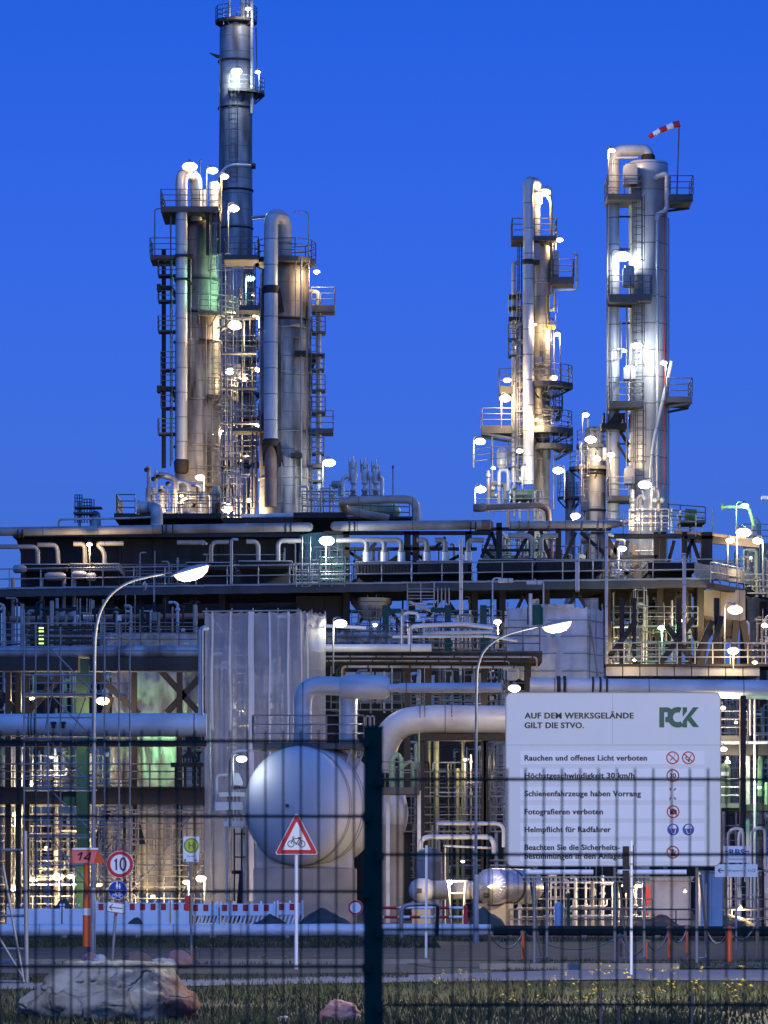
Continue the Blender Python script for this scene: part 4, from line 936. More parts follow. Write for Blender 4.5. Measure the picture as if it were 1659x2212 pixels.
for y in (642, 668, 690): b.box(1098, y, 1126, y+7, -1.2, -0.3)
b.each('pipe_clamp', 'dark', Cc)
box_platform(Cc, d, 1105, 1200, 518, -1.6, 1.0, 'raild', 0.3)
box_platform(Cc, d, 1187, 1238, 604, -1.2, 0.8, 'raild', 0.45)
pipe(Cc, d, [(1236, 552, -1), (1244, 555, -1), (1245, 629, -1), (1197, 630, -1), (1196, 673, -1), (1188, 674, -0.6)], 6, 'silver', 'drain_pipe', 0.25)
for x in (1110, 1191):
    b = MB(d); b.ladder(x, 680, 710, -0.6, 0.5, True); b.box(x-7, 706, x+7, 712, -0.9, 0); b.build('caged_step', 'yellow', Cc)  # yellow lamplight on the cages is put into their colour
ring_platform(Cc, d, 1172, 830, 40, 132, 200, 390, 'rail', 0.3)
box_platform(Cc, d, 1078, 1107, 838, -1.0, 0.6, 'rail', 0.5)
box_platform(Cc, d, 1040, 1106, 924, -1.4, 0.8, 'rail', 0.5, brace=(1106, 952))
ring_platform(Cc, d, 1175, 928, 38, 124, 200, 390, 'rail', 0.35); ring_platform(Cc, d, 1186, 962, 36, 104, 230, 420, 'rail', 0.35)
ring_platform(Cc, d, 1188, 880, 36, 56, 230, 420, 'rail', 0.25)
b = MB(d); b.ladder(1181, 700, 920, -0.9, 0.5); b.build('ladder', 'rail', Cc)
b = MB(d); b.box(1157, 778, 1168, 792, -1.6, -0.8); b.box(1195, 548, 1206, 598, -1, 0); b.box(1152, 532, 1165, 570, -1.2, -0.5); b.build('instrument_box', 'galv', Cc)
pipe(Cc, d, [(1063, 1060, -0.6), (1063, 928, -0.6)], 4, 'galv', 'platform_post')

pipe(Cc, d, [(1196, 1100, 0), (1196, 690, 0), (1189, 686, 0)], 3.5, 'dull', 'conduit', 0.2); pipe(Cc, d, [(1117, 1045, -0.6), (1117, 600, -0.6)], 3, 'dull', 'conduit'); pipe(Cc, d, [(1152, 1060, -1.0), (1152, 575, -1.0)], 3, 'raild', 'conduit')
for y in (735, 770, 980, 1010): box_platform(Cc, d, 1098, 1128, y, -1.0, 0.3, 'rail', 0.1, h=0.9)
for y in (610, 700, 790, 860, 990): rings(Cc, d, 1170, (y,), 36, 'clad', 3)
# ---- right tall column with the wind sock
d = 240
Dc = thing('process_column', 'tall smooth silver column with a flat cap and a big square overhead pipe loop', 'column', P(1399, GY(d), d), 'process columns')
shell(Dc, d, 1400, [(GY(d), 84), (380, 84), (378, 86), (354, 86), (351, 80), (350, 30)], 'silver')
pipe(Dc, d, [(1400, 352, 0), (1400, 324, 0), (1325, 326, -0.2), (1325, 1130, -0.2)], 25, 'silver', 'overhead_pipe', 0.72, 20)
b = MB(d); b.lathe(1400, [(334, 26), (336, 30), (345, 30), (347, 26)]); b.each('flange', 'dark', Dc)
pipe(Dc, d, [(1310.5, 1120, -0.6), (1310.5, 430, -0.6)], 4, 'dull', 'conduit')
pipe(Dc, d, [(1323, 420, -0.6), (1322, 345, -0.6), (1376, 344, -0.6)], 5, 'silver', 'vent_pipe', 0.3)
box_platform(Dc, d, 1308, 1380, 432, -2.2, 0.8, 'raild', 0.35); box_platform(Dc, d, 1442, 1491, 433, -2.2, 0.8, 'raild', 0.35, brace=(1440, 452))
box_platform(Dc, d, 1311, 1402, 648, -2.4, -0.4, 'raild', 0.4, brace=(1372, 666)); box_platform(Dc, d, 1312, 1384, 876, -2.3, -0.4, 'rail', 0.35)
box_platform(Dc, d, 1436, 1489, 866, -2.2, 0.8, 'raild', 0.35, brace=(1440, 888)); box_platform(Dc, d, 1310, 1362, 1078, -2.2, 0.2, 'rail', 0.3)
b = MB(d); b.ladder(1375, 432, 645, -1.5, 0.5); b.ladder(1375, 650, 870, -1.5, 0.5); b.ladder(1378, 880, 1076, -1.5, 0.5); b.build('ladder', 'raild', Dc)
pipe(Dc, d, [(1408, 394, -1.4), (1432, 386, -1.6), (1437, 390, -1.6), (1437, 464, -1.6), (1416, 474, -1.6), (1416, 484, -1.6)], 11, 'silver', 'drain_pipe', 0.3)
pipe(Dc, d, [(1416, 474, -1.6), (1416, 1060, -1.6)], 6.5, 'silver', 'drain_pipe')
pipe(Dc, d, [(1446, 790, -2.0), (1404, 976, -2.0), (1400, 1055, -2.0)], 8, 'silver', 'slanting_pipe', 0.8)
for x0, y0, x1, y1 in ((1343, 366, 1372, 410), (1342, 584, 1366, 626), (1343, 799, 1368, 828), (1345, 1014, 1366, 1052)):
    b = MB(d); b.box(x0, y0+5, x1, y1, -2.1, -1.0); b.box(x0+4, y0, x1-2, y0+5, -1.9, -1.2); b.build('instrument_box', 'galv', Dc)
b = MB(d); b.box(1298, 918, 1352, 930, -1.0, 1.0); b.box(1302, 894, 1306, 918, -0.6, 0.6); b.box(1345, 894, 1349, 918, -0.6, 0.6); b.bar((1318, 938, -0.4), (1358, 1000, -0.4), 0.16); b.bar((1340, 930, 0.4), (1362, 966, 0.4), 0.2); b.poly([(1312, 918), (1340, 918), (1350, 896), (1326, 896)], -0.9, 0.3); b.build('pipe_cradle', 'dark', Dc)
b = MB(d); b.box(1431.5, 380, 1433, 1060, -1.28, -1.24); b.build('paint_stripe', 'red', Dc)

pipe(Dc, d, [(1352, 1060, -0.6), (1352, 650, -0.6)], 2.6, 'dull', 'conduit'); pipe(Dc, d, [(1445, 1100, 0.2), (1445, 470, 0.2)], 2.6, 'galv', 'conduit'); pipe(Dc, d, [(1340, 700, -1), (1340, 780, -1), (1312, 782, -1)], 3, 'dull', 'conduit', 0.2)
for y in (470, 540, 700, 960): pipe(Dc, d, [(1337, y, -0.3), (1360, y, -0.3)], 4, 'dark', 'pipe_stay')
t = thing('windsock', 'red and white striped windsock flying from a thin mast on the silver column', 'windsock', P(1465, 433, 238.6))
b = MB(238.6); b.tube([(1462, 433), (1463, 390), (1467, 266)], 3.0, n=8); b.build('mast', 'raild', t)
ax = [(1468, 267, 15), (1454, 270, 14), (1440, 276, 12.5), (1425, 282, 11.5), (1411, 290, 10), (1402, 296, 8.5)]
for i in range(5):
    b = MB(238.6); b.sweep([b.p(ax[i][0], ax[i][1]), b.p((ax[i][0]+ax[i+1][0])/2, (ax[i][1]+ax[i+1][1])/2+0.4), b.p(ax[i+1][0], ax[i+1][1])], [ax[i][2]/2/36, (ax[i][2]+ax[i+1][2])/4/36, ax[i+1][2]/2/36], 14, False)
    b.build('sock_band', 'red' if i % 2 == 0 else 'white', t)

# ---- small column between them, further away
d = 300
Ec = thing('process_column', 'short dim column between the two right hand towers with brightly lit galleries at its head', 'column', P(1284, GY(d), d), 'process columns')
shell(Ec, d, 1284, [(GY(d), 48), (1010, 48)]+dome(930, 40, 9)[::-1], 'clad')
rings(Ec, d, 1284, (1022, 1100, 1150), 48)
ring_platform(Ec, d, 1280, 1010, 46, 102, 160, 440, 'rail', 0.25); ring_platform(Ec, d, 1282, 962, 40, 74, 160, 440, 'rail', 0.25)
b = MB(d); b.latheaxis(b.p(1300, 985, -1.4), b.p(1308, 985, -1.4), [(0, 0.5), (1, 0.5)]); b.lathe(1270, [(905, 6), (935, 6)]); b.build('nozzle', 'silver', Ec)
d = 320
t = thing('process_column', 'small far vessel with a railed head seen past the slim column', 'column', P(1236, GY(d), d), 'process columns')
shell(t, d, 1232, [(GY(d), 22), (1060, 22)]+dome(1020, 20, 5)[::-1], 'clad'); ring_platform(t, d, 1232, 1074, 20, 56, 180, 440, 'rail', 0.2)
pipe(t, d, [(1207, 1060, -1), (1207, 1022, -1)], 8, 'silver', 'valve_pipe')
# ================================================================ upper deck of the plant
d = 225
DK = thing('steel_deck', 'long dark steel deck on columns and braces carrying the air coolers with a grey handrail', 'steel structure', P(760, GY(d), d))
def dy(x): return 1284-(x+20)*22/1560          # row of the deck floor
b = MB(d); n = 26
for i in range(n):
    x0 = -40+i*1575/n; x1 = -40+(i+1)*1575/n; y = dy((x0+x1)/2); b.box(x0, y-5, x1, y+11, -1.9, -1.5); b.box(x0, y-3.5, x1, y+2, -1.5, 9)
b.build('deck_floor', 'deck', DK)
b = MB(d)
for i in range(n): x0 = -40+i*1575/n; x1 = -40+(i+1)*1575/n; y = dy((x0+x1)/2); b.box(x0, y-9, x1, y-5.2, -1.95, -1.6)
b.build('kick_plate', 'galv', DK)
b = MB(d); b.rail([(-40, dy(-40)-6, -1.75), (760, dy(760)-6, -1.75), (1535, dy(1535)-6, -1.75)], 1.12, 0.075, 1.7, 1); b.build('railing', 'galv', DK)
for x in (-5, 240, 360, 480, 748, 890, 1025, 1085, 1180, 1312, 1425, 1505):
    b = MB(d); b.box(x-7, dy(x)+8, x+7, GY(d), -0.5, 0.0); b.box(x-6, dy(x)+8, x+6, GY(d), 6.0, 6.4); b.build('column', 'dark', DK)
b = MB(d)
for x0, x1 in ((240, 360), (360, 480), (748, 890), (890, 1025), (1085, 1180), (1180, 1312), (1312, 1425), (1425, 1505)):
    b.box(x0, 1318, x1, 1325, -0.35, -0.05); b.bar((x0+4, 1378, -0.2), ((x0+x1)/2, dy(x0)+14, -0.2), 0.2); b.bar((x1-4, 1378, -0.2), ((x0+x1)/2, dy(x0)+14, -0.2), 0.2)
b.each('cross_brace', 'dark', DK)

# deck bay that turns the corner and runs back
t = thing('steel_deck', 'side arm of the steel deck running back past the warm lit hopper', 'steel structure', P(1600, GY(232), 232))
b = MB(222, True); q = [(1535, 1259, 0), (1690, 1292, 22)]
b.bar((1535, 1266, 0), (1700, 1296, 24), 0.45, 0.3); b.build('edge_beam', 'dark', t)
b = MB(222, True)
for i in range(9):
    u = i/8; x = 1535+165*u; y = 1259+30*u; e = 24*u; a = b.p(x, y, e); b.sweep([a, a+Vector((0, 0, 1.15))], 0.04, 5)
for hh in (0.6, 1.15):
    a = b.p(1535, 1259, 0); c = b.p(1700, 1289, 24); b.sweep([a+Vector((0, 0, hh)), c+Vector((0, 0, hh))], 0.04, 5)
b.build('railing', 'galv', t)
for x, y, e in ((1513, 1268, 2), (1556, 1278, 8), (1606, 1290, 16), (1648, 1300, 22)):
    b = MB(222+e); b.box(x-7, y, x+7, GY(222+e), -0.3, 0.3); b.build('column', 'dark', t)
b = MB(230); b.bar((1513, 1340, 0), (1560, 1290, 0), 0.2); b.bar((1556, 1340, 2), (1606, 1294, 2), 0.2); b.bar((1515, 1400), (1550, 1345), 0.2); b.each('cross_brace', 'dark', t)

# header pipes over the coolers
t = thing('header_pipe', 'long straight dull header pipe running over the dark furnace wall to a capped end', 'pipe', P(330, 1150, d), 'header pipes over the air coolers')
b = MB(d); b.latheaxis(b.p(-300, 1153), b.p(668, 1138.5), [(0, 0.25), (1, 0.25)], 20); b.latheaxis(b.p(668, 1138.5), b.p(676, 1138.3), [(0, 0.25), (0.6, 0.22), (1, 0.10)], 20); b.build('pipe', 'dull', t)
b = MB(d)
for x in (38, 48, 350, 358, 372, 616, 627): y = 1152.5-(x+40)*14.5/708; b.latheaxis(b.p(x, y), b.p(x+3, y), [(0, 0.29), (1, 0.29)], 18)
b.each('pipe_clamp', 'dark', t)
t = thing('header_pipe', 'second dull header pipe under the rounded pipe loop ending in a rusty cap', 'pipe', P(890, 1138, d), 'header pipes over the air coolers')
b = MB(d); b.latheaxis(b.p(722, 1137), b.p(1060, 1133), [(0, 0.27), (1, 0.27)], 20); b.latheaxis(b.p(722, 1137), b.p(714, 1137), [(0, 0.27), (0.6, 0.22), (1, 0.08)], 20); b.build('pipe', 'dull', t)
b = MB(d); b.latheaxis(b.p(1040, 1133.2), b.p(1066, 1133), [(0, 0.275), (0.7, 0.28), (1, 0.15)], 20); b.build('pipe_cap', 'rustpipe', t)
b = MB(d)
for x in (753, 764, 1015, 1026): b.latheaxis(b.p(x, 1136), b.p(x+3, 1136), [(0, 0.31), (1, 0.31)], 18)
b.each('pipe_clamp', 'dark', t)

# furnace casing: the big sooty walls
FW = thing('furnace_casing', 'big sooty brown furnace casing filling the space behind the handrail of the deck', 'furnace', P(330, GY(236), 236))
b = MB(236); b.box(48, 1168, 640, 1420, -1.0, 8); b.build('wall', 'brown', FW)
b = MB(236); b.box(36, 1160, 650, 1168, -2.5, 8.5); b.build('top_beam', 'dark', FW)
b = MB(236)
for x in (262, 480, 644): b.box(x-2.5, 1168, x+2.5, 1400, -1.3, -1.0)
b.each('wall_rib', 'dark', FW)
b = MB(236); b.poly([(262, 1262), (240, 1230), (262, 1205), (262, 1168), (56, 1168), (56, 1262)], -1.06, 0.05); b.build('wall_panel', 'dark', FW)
b = MB(236); b.bar((40, 1168), (57, 1222), 0.2); b.bar((245, 1290, -2), (262, 1340, -2), 0.3); b.bar((262, 1292, -2.2), (246, 1300, -2.2), 0.3); b.each('brace', 'dark', FW)
t = thing('slab_roof', 'dark flat roof slab carrying the pipe group beneath the two thick columns', 'roof', P(370, 1130, 240))
b = MB(240); b.box(256, 1122, 484, 1133, -4, 14); b.box(484, 1124, 655, 1136, -2, 14); b.box(636, 1117, 752, 1128, -3, 10); b.build('slab', 'dark', t)
b = MB(240)
for x in (262, 330, 400, 470, 560, 650, 740): b.box(x-4, 1133, x+4, 1170, 0, 0.6)
b.each('stub_column', 'dark', t)
b = MB(240); b.rail([(260, 1122, 2), (260, 1122, -3.5), (300, 1122, -3.5)], 1.15, 0.07, 1.1); b.rail([(335, 1122, -3.6), (480, 1122, -3.6)], 1.15, 0.06, 1.3); b.build('railing', 'raild', t)
b = MB(240); b.rail([(655, 1117, -2.6), (755, 1117, -2.6)], 1.3, 0.08, 1.0); b.ladder(657, 1062, 1125, -2.7, 0.5, False, 0.08); b.ladder(688, 1070, 1125, -2.7, 0.4, False, 0.07); b.build('ladder_gate', 'galv', t)
t = thing('pipe_bridge', 'low horizontal white pipe bridging to the slab roof over the long header', 'pipe', P(200, 1122, 233))
b = MB(233); b.tube([(127, 1148), (127, 1122), (290, 1119), (345, 1116)], 5); b.build('pipe', 'silverx', t)
t = thing('elbow_duct', 'fat pale elbow duct turning down into the long header pipe', 'duct', P(320, 1130, 234))
b = MB(234); b.tube([(297, 1096, 0), (325, 1096, 0), (341, 1100, -1), (341, 1145, -1)], 26, 0.6, 20); b.latheaxis(b.p(296, 1096), b.p(302, 1096), [(0, 0.42), (1, 0.42)]); b.build('duct', 'silverx', t)

# cooler inlet pipes: each a bent stub dropping to the cooler below
def inlet(pts, w, label, foot=None):
    t = thing('cooler_pipe', label, 'pipe', P(pts[-1][0], pts[-1][1], d), 'bent pipes dropping from the headers to the coolers')
    b = MB(d); b.tube(pts, w, 0.35, 14, 0.3); b.latheaxis(b.p(pts[-1][0], pts[-1][1]-4, 0.3), b.p(pts[-1][0], pts[-1][1], 0.3), [(0, w/2/K(d)*1.4), (1, w/2/K(d)*1.4)], 14)
    b.build('pipe', 'dull', t)
    if foot:
        b = MB(d); b.cyl(pts[-1][0], foot[0], foot[1], foot[2], 0.3); b.build('nozzle_drum', 'silver', t)
inlet([(-10, 1180), (80, 1180), (81, 1225)], 10, 'pipe at the near end bending down beside the furnace edge')
inlet([(80, 1176), (122, 1176), (125, 1225)], 10, 'pipe with a short arch beside the first end cooler')
inlet([(158, 1174), (182, 1174), (183, 1222)], 10, 'bright lit pipe stub over the mesh box, first of the lit pair')
inlet([(266, 1173), (206, 1173), (225, 1190), (225, 1222)], 10, 'bright lit pipe stub over the mesh box, second of the lit pair')
inlet([(382, 1171), (440, 1171), (441, 1176)], 10, 'sausage shaped pipe above the glare of the tall street lamp')
inlet([(494, 1170), (456, 1170), (455, 1218)], 9, 'pipe dropping behind the glare of the tall street lamp')
inlet([(532, 1169), (557, 1169), (558, 1218)], 10, 'dull pipe dropping onto the dark box cooler before the green tank')
inlet([(655, 1167), (600, 1167), (601, 1218)], 10, 'longer armed pipe next to the green tank')
for x, xa, l in ((792, 726, 'first bent pipe in the open truss beyond the green tank'), (830, 788, 'second bent pipe in the open truss'), (867, 826, 'third bent pipe in the open truss beside the dark post'),
                 (922, 900, 'fourth bent pipe in the open truss right after the dark post'), (962, 940, 'fifth bent pipe in the open truss'), (1012, 1046, 'last bent pipe in the truss, its long arm reaching to the slim column')):
    inlet([(xa, 1166), (x, 1165), (x, 1192)], 11, l, (1190, 1216, 17))
inlet([(1098, 1156), (1150, 1157), (1152, 1205)], 11, 'rusty bent pipe under the slim column')
inlet([(1206, 1156), (1168, 1157), (1170, 1192)], 11, 'short rusty pipe under the slim column')
# box coolers behind the handrail
def cooler(x0, x1, y0, y1, label, m='brown'):
    t = thing('air_cooler', label, 'air cooler', P((x0+x1)/2, y1, d), 'box shaped air coolers on the deck')
    b = MB(d); b.box(x0, y0, x1, y1, -0.6, 5); b.build('header_box', m, t)
    b = MB(d)
    for i in range(int((x1-x0)/7)): b.box(x0+2+i*7, y0+3, x0+6+i*7, y1-3, -0.68, -0.6)
    b.build('plug_row', 'dark', t)
    b = MB(d); b.box(x0-2, y0-2, x1+2, y0, -0.75, 5.1); b.build('rim', 'galv', t)
    b = MB(d); b.box(x0+4, y1, x1-4, dy((x0+x1)/2)-6, 0.5, 4.5); b.build('fan_plenum', 'dark', t)
cooler(50, 148, 1222, 1236, 'dim box cooler at the near end of the furnace wall'); cooler(155, 258, 1221, 1234, 'lit box cooler with a mesh front under the two bright pipes', 'galv')
cooler(405, 500, 1218, 1233, 'box cooler in the glow of the tall street lamp'); cooler(518, 630, 1215, 1230, 'long dark box cooler before the green tank')
cooler(770, 886, 1217, 1243, 'large rusty rimmed cooler in the open truss'); cooler(902, 1010, 1215, 1242, 'dark cooler beyond the post in the open truss')
cooler(1035, 1150, 1212, 1240, 'dark cooler under the rusty pipe of the slim column'); cooler(1160, 1300, 1212, 1236, 'long cooler under the short dim column')
cooler(1398, 1500, 1218, 1236, 'dark cooler at the deck corner')
b = MB(d)
t = thing('valve_group', 'row of valves and short cylinders on the deck under the lit mesh box', 'valves', P(190, 1268, d))
for x0, x1, y in ((100, 145, 1248), (158, 190, 1245), (190, 210, 1249), (32, 60, 1232)): b.latheaxis(b.p(x0, y, -0.9), b.p(x1, y, -0.9), [(0, 0.16), (0.15, 0.24), (0.8, 0.24), (1, 0.14)], 14)
for x in (92, 140, 162, 30): b.cyl(x, 1250, 1425, 9, -0.6)
b.build('valve_body', 'galv', t)
t = thing('pipe_run', 'brown horizontal pipe under the deck along the furnace foot', 'pipe', P(230, 1335, 222))
b = MB(222); b.latheaxis(b.p(14, 1338), b.p(440, 1331), [(0, 0.17), (1, 0.17)], 14); b.build('pipe', 'rustpipe', t)
b = MB(222); b.latheaxis(b.p(160, 1336, -0.05), b.p(210, 1335, -0.05), [(0, 0.19), (1, 0.19)], 14); b.latheaxis(b.p(134, 1322), b.p(134, 1332), [(0, 0.2), (1, 0.2)]); b.latheaxis(b.p(154, 1322), b.p(154, 1332), [(0, 0.2), (1, 0.2)]); b.each('flange', 'galv', t)
# green tank and gate
t = thing('green_tank', 'round pale green tank glowing under a cool white lamp on the deck', 'tank', P(696, 1264, 232))
b = MB(232); b.lathe(696, [(1264, 100), (1152, 100), (1148, 60), (1147, 4)], 1.5, 40); b.build('shell', 'pgreen', t)
t = thing('ladder_gate', 'white railed stair cage in front of the green tank', 'railing', P(690, 1266, 223))
b = MB(223); b.rail([(640, 1268, 0), (690, 1268, 0), (690, 1268, 1.5)], 1.25, 0.08, 0.8, 2); b.ladder(661, 1160, 1268, -0.2, 0.45, False, 0.09); b.rail([(690, 1268, -0.4), (744, 1268, -0.4)], 1.6, 0.07, 0.7, 3); b.build('railing', 'galv', t)
t = thing('green_grating', 'green railed gallery below the glowing tank', 'railing', P(715, 1266, 226))
b = MB(226); b.rail([(694, 1264, 0), (746, 1264, 0)], 1.6, 0.09, 0.6, 5); b.build('railing', 'green', t)

# open truss over the coolers
t = thing('truss', 'open dark truss frame over the coolers with the blue sky showing through', 'steel structure', P(880, 1270, 227))
b = MB(227)
for x in (748, 880, 898, 1012): b.box(x-7, 1148, x+7, dy(x), -0.3, 0.3)
b.each('post', 'dark', t)
b = MB(227); b.box(700, 1148, 1060, 1155, -0.3, 0.3); b.box(745, 1183, 1030, 1189, -0.3, 0.3); b.each('beam', 'dark', t)
bars(t, 227, [((752, 1190, .4), (790, 1214, .4)), ((872, 1192, .4), (800, 1240, .4)), ((752, 1262, .2), (872, 1200, .2)), ((884, 1192, .4), (935, 1214, .4)), ((1006, 1192, .4), (960, 1216, .4)), ((796, 1188, .2), (812, 1172, .2)), ((935, 1188, .2), (962, 1160, .2))], 0.18)
t = thing('truss', 'dark latticed frame carrying the pipes below the slim column', 'steel structure', P(1130, 1262, 229))
b = MB(229)
for x in (1078, 1148, 1206): b.box(x-6, 1130, x+6, dy(x), -0.3, 0.3)
b.box(1030, 1140, 1320, 1146, -0.3, 0.3); b.box(1040, 1186, 1190, 1191, -0.2, 0.2); b.each('frame_member', 'dark', t)
bars(t, 229, [((1040, 1205), (1062, 1148)), ((1062, 1148), (1078, 1200)), ((1046, 1188), (1078, 1218)), ((1106, 1220), (1145, 1148)), ((1190, 1216), (1168, 1146)), ((1254, 1150), (1310, 1200)), ((1215, 1216), (1244, 1150))], 0.2)
t = thing('truss', 'dark frame under the silver column with lit pipes behind its braces', 'steel structure', P(1400, 1262, 227))
b = MB(227)
for x in (1312, 1418, 1432, 1478, 1520, 1532): b.box(x-6, 1150, x+6, dy(x), -0.3, 0.3)
b.box(1306, 1156, 1470, 1163, -1.0, 0.3); b.box(1478, 1158, 1540, 1165, -0.3, 0.3); b.box(1312, 1200, 1420, 1206, -0.3, 0.3); b.each('frame_member', 'dark', t)
bars(t, 227, [((1316, 1168), (1340, 1210)), ((1356, 1168), (1350, 1200)), ((1322, 1214), (1334, 1168)), ((1316, 1262), (1380, 1222)), ((1380, 1262), (1330, 1218)), ((1478, 1216), (1495, 1165)), ((1495, 1165), (1512, 1216)), ((1440, 1230), (1456, 1168))], 0.2)
b = MB(227); b.rail([(1306, 1156, -0.9), (1420, 1156, -0.9), (1500, 1162, -0.9)], 1.25, 0.07, 1.1); b.build('railing', 'galv', t)
t = thing('brown_cooler_box', 'long beige box cooler running back along the side arm of the deck', 'air cooler', P(1560, 1240, 230))
b = MB(224, True); a0, a1 = b.p(1500, 1216, 0), b.p(1500, 1244, 0); c0, c1 = b.p(1632, 1238, 16), b.p(1632, 1268, 16)
sx = Vector((2.2, 3.5, 0)); b.add([a1, c1, c0, a0, a1+sx, c1+sx, c0+sx, a0+sx], [[0, 1, 2, 3], [4, 7, 6, 5], [0, 4, 5, 1], [3, 2, 6, 7], [0, 3, 7, 4], [1, 5, 6, 2]]); b.build('header_box', 'tan', t)

# rusty pipes crossing below the right hand towers
t = thing('rusty_pipe', 'rusty pipe running level under the green box and bending down', 'pipe', P(1100, 1128, 236))
b = MB(236); b.tube([(1025, 1097), (1165, 1091), (1184, 1100), (1186, 1140)], 13, 0.5, 14); b.latheaxis(b.p(1022, 1097), b.p(1050, 1096), [(0, 0.2), (0.2, 0.26), (0.8, 0.26), (1, 0.2)]); b.build('pipe', 'rustpipe', t)
t = thing('rusty_pipe', 'grey rusty header running under both right hand towers', 'pipe', P(1220, 1134, 226))
b = MB(226); b.latheaxis(b.p(1100, 1134), b.p(1345, 1132), [(0, 0.22), (0.94, 0.22), (1, 0.1)], 16); b.build('pipe', 'dull', t)
b = MB(226)
for x in (1120, 1140, 1186, 1256, 1290, 1302): b.latheaxis(b.p(x, 1134), b.p(x+3, 1134), [(0, 0.26), (1, 0.26)])
b.each('pipe_clamp', 'rustpipe', t)
t = thing('green_box', 'pale green steel box among the pipes of the slim column', 'equipment box', P(1128, 1082, 246))
b = MB(246); b.box(1102, 1060, 1154, 1082, -1, 1); b.build('box', 'pgreen', t)
b = MB(246); b.latheaxis(b.p(1098, 1072, -1.3), b.p(1136, 1072, -1.3), [(0, 0.1), (1, 0.1)]); b.build('handle_pipe', 'galv', t)
t = thing('pipe_manifold', 'tangle of bright lit pipes and valves at the foot of the slim column', 'pipes', P(1075, 1120, 244))
for i, pts in enumerate(([(1054, 1110), (1054, 1020)], [(1078, 1100), (1078, 1015), (1098, 1015), (1098, 1060)], [(1064, 1070), (1064, 1040), (1092, 1044), (1092, 1090)], [(1110, 1120), (1110, 1030)], [(1098, 1140), (1098, 1098)], [(1124, 1125), (1124, 1080)], [(1140, 1130), (1140, 1085)], [(1156, 1130), (1156, 1062), (1168, 1060), (1168, 1128)])):
    b = MB(244); b.tube(pts, (7, 8, 10, 5, 8, 5, 5, 6)[i], 0.3, 10, (i % 3)*0.8-0.8); b.build('pipe', 'silver' if i % 2 else 'dull', t)
b = MB(244)
for x, y in ((1054, 1030), (1078, 1050), (1064, 1060), (1110, 1056), (1070, 1075)): b.lathe(x, [(y-5, 4), (y-3, 10), (y+3, 10), (y+5, 4)], -1)
b.each('valve', 'galv', t)
b = MB(244); b.rail([(1020, 1015, -1.6), (1060, 1010, -1.6), (1100, 1008, -1.6)], 1.1, 0.07, 0.8); b.rail([(1022, 1122, -1.6), (1190, 1122, -1.6)], 1.1, 0.06, 1.1); b.build('railing', 'rail', t)
b = MB(244); b.lathe(1084, [(975, 4), (968, 14), (978, 22), (1006, 22), (1012, 10)], 0); b.build('vent_hood', 'silver', t)
t = thing('pipe_manifold', 'bright lit cluster of valves and pipes at the foot of the silver column', 'pipes', P(1390, 1150, 236))
for i, pts in enumerate(([(1364, 1150), (1364, 1062)], [(1376, 1150), (1376, 1075), (1392, 1070)], [(1388, 1150), (1388, 1060)], [(1404, 1150), (1404, 1065), (1420, 1062), (1420, 1110)], [(1428, 1150), (1428, 1080)], [(1340, 1128), (1370, 1128), (1375, 1140)], [(1448, 1155), (1448, 1105)], [(1467, 1160), (1467, 1110)], [(1410, 1150), (1410, 1010)])):
    b = MB(236); b.tube(pts, (9, 6, 5, 8, 5, 9, 5, 5, 3)[i], 0.3, 10, -1.0+(i % 3)*0.5); b.build('pipe', 'silver' if i % 2 == 0 else 'dull', t)
b = MB(236)
for x, y, w in ((1364, 1085, 14), (1364, 1108, 14), (1388, 1080, 10), (1412, 1085, 16), (1404, 1100, 12), (1428, 1085, 12), (1448, 1108, 7), (1467, 1112, 7), (1410, 1060, 9)): b.lathe(x, [(y-6, w*.4), (y-3, w), (y+3, w), (y+6, w*.4)], -1.2)
b.each('valve', 'galv', t)
b = MB(236); b.rail([(1355, 1150, -1.8), (1440, 1150, -1.8)], 1.2, 0.07, 0.9); b.build('railing', 'galv', t)

# pipe group at the foot of the thick column
t = thing('pipe_manifold', 'warm lit goose neck pipes and vessels on the slab roof beside the thick columns', 'pipes', P(370, 1122, 241))
for i, (pts, w) in enumerate((([(380, 1122), (380, 1034), (345, 1026)], 11), ([(408, 1122), (408, 1042), (382, 1040), (382, 1060)], 10), ([(434, 1122), (434, 1046), (412, 1044)], 10), ([(330, 1020), (420, 1043)], 8), ([(456, 1122), (456, 1072), (440, 1070)], 6), ([(350, 1122), (350, 1050)], 14), ([(320, 1070), (320, 1005)], 8), ([(334, 1060), (334, 1010)], 5), ([(395, 1122), (395, 1080), (425, 1078)], 6), ([(360, 1110), (440, 1112)], 12), ([(520, 1116), (640, 1112)], 14))):
    b = MB(241); b.tube(pts, w, 0.35, 12, -1+(i % 4)*0.8); b.build('pipe', 'silver' if i % 3 else 'galv', t)
b = MB(241); b.lathe(323, [(1056, 10), (1050, 20), (1075, 22), (1100, 20)], 1); b.lathe(352, [(1050, 8), (1056, 20), (1100, 20)], 0.5); b.build('vessel', 'silver', t)
b = MB(241)
for x, y in ((320, 1020), (335, 1040), (350, 1066), (366, 1050), (345, 1035), (395, 1090), (420, 1095)): b.lathe(x, [(y-5, 4), (y-3, 11), (y+3, 11), (y+5, 4)], -1.4)
b.each('valve', 'dark', t)
b = MB(241); b.rail([(330, 1106, -2), (450, 1106, -2)], 1.0, 0.06, 1.0); b.build('railing', 'raild', t)
t = thing('banded_stack', 'short stack of stacked rings standing warm lit between the two thick columns', 'stack', P(466, 1122, 245))
b = MB(245); b.lathe(467, [(1122, 20), (1090, 20), (1089, 26), (1085, 26), (1084, 18), (1070, 18), (1069, 24), (1065, 24), (1064, 17), (1050, 16)]); b.build('body', 'clad', t)

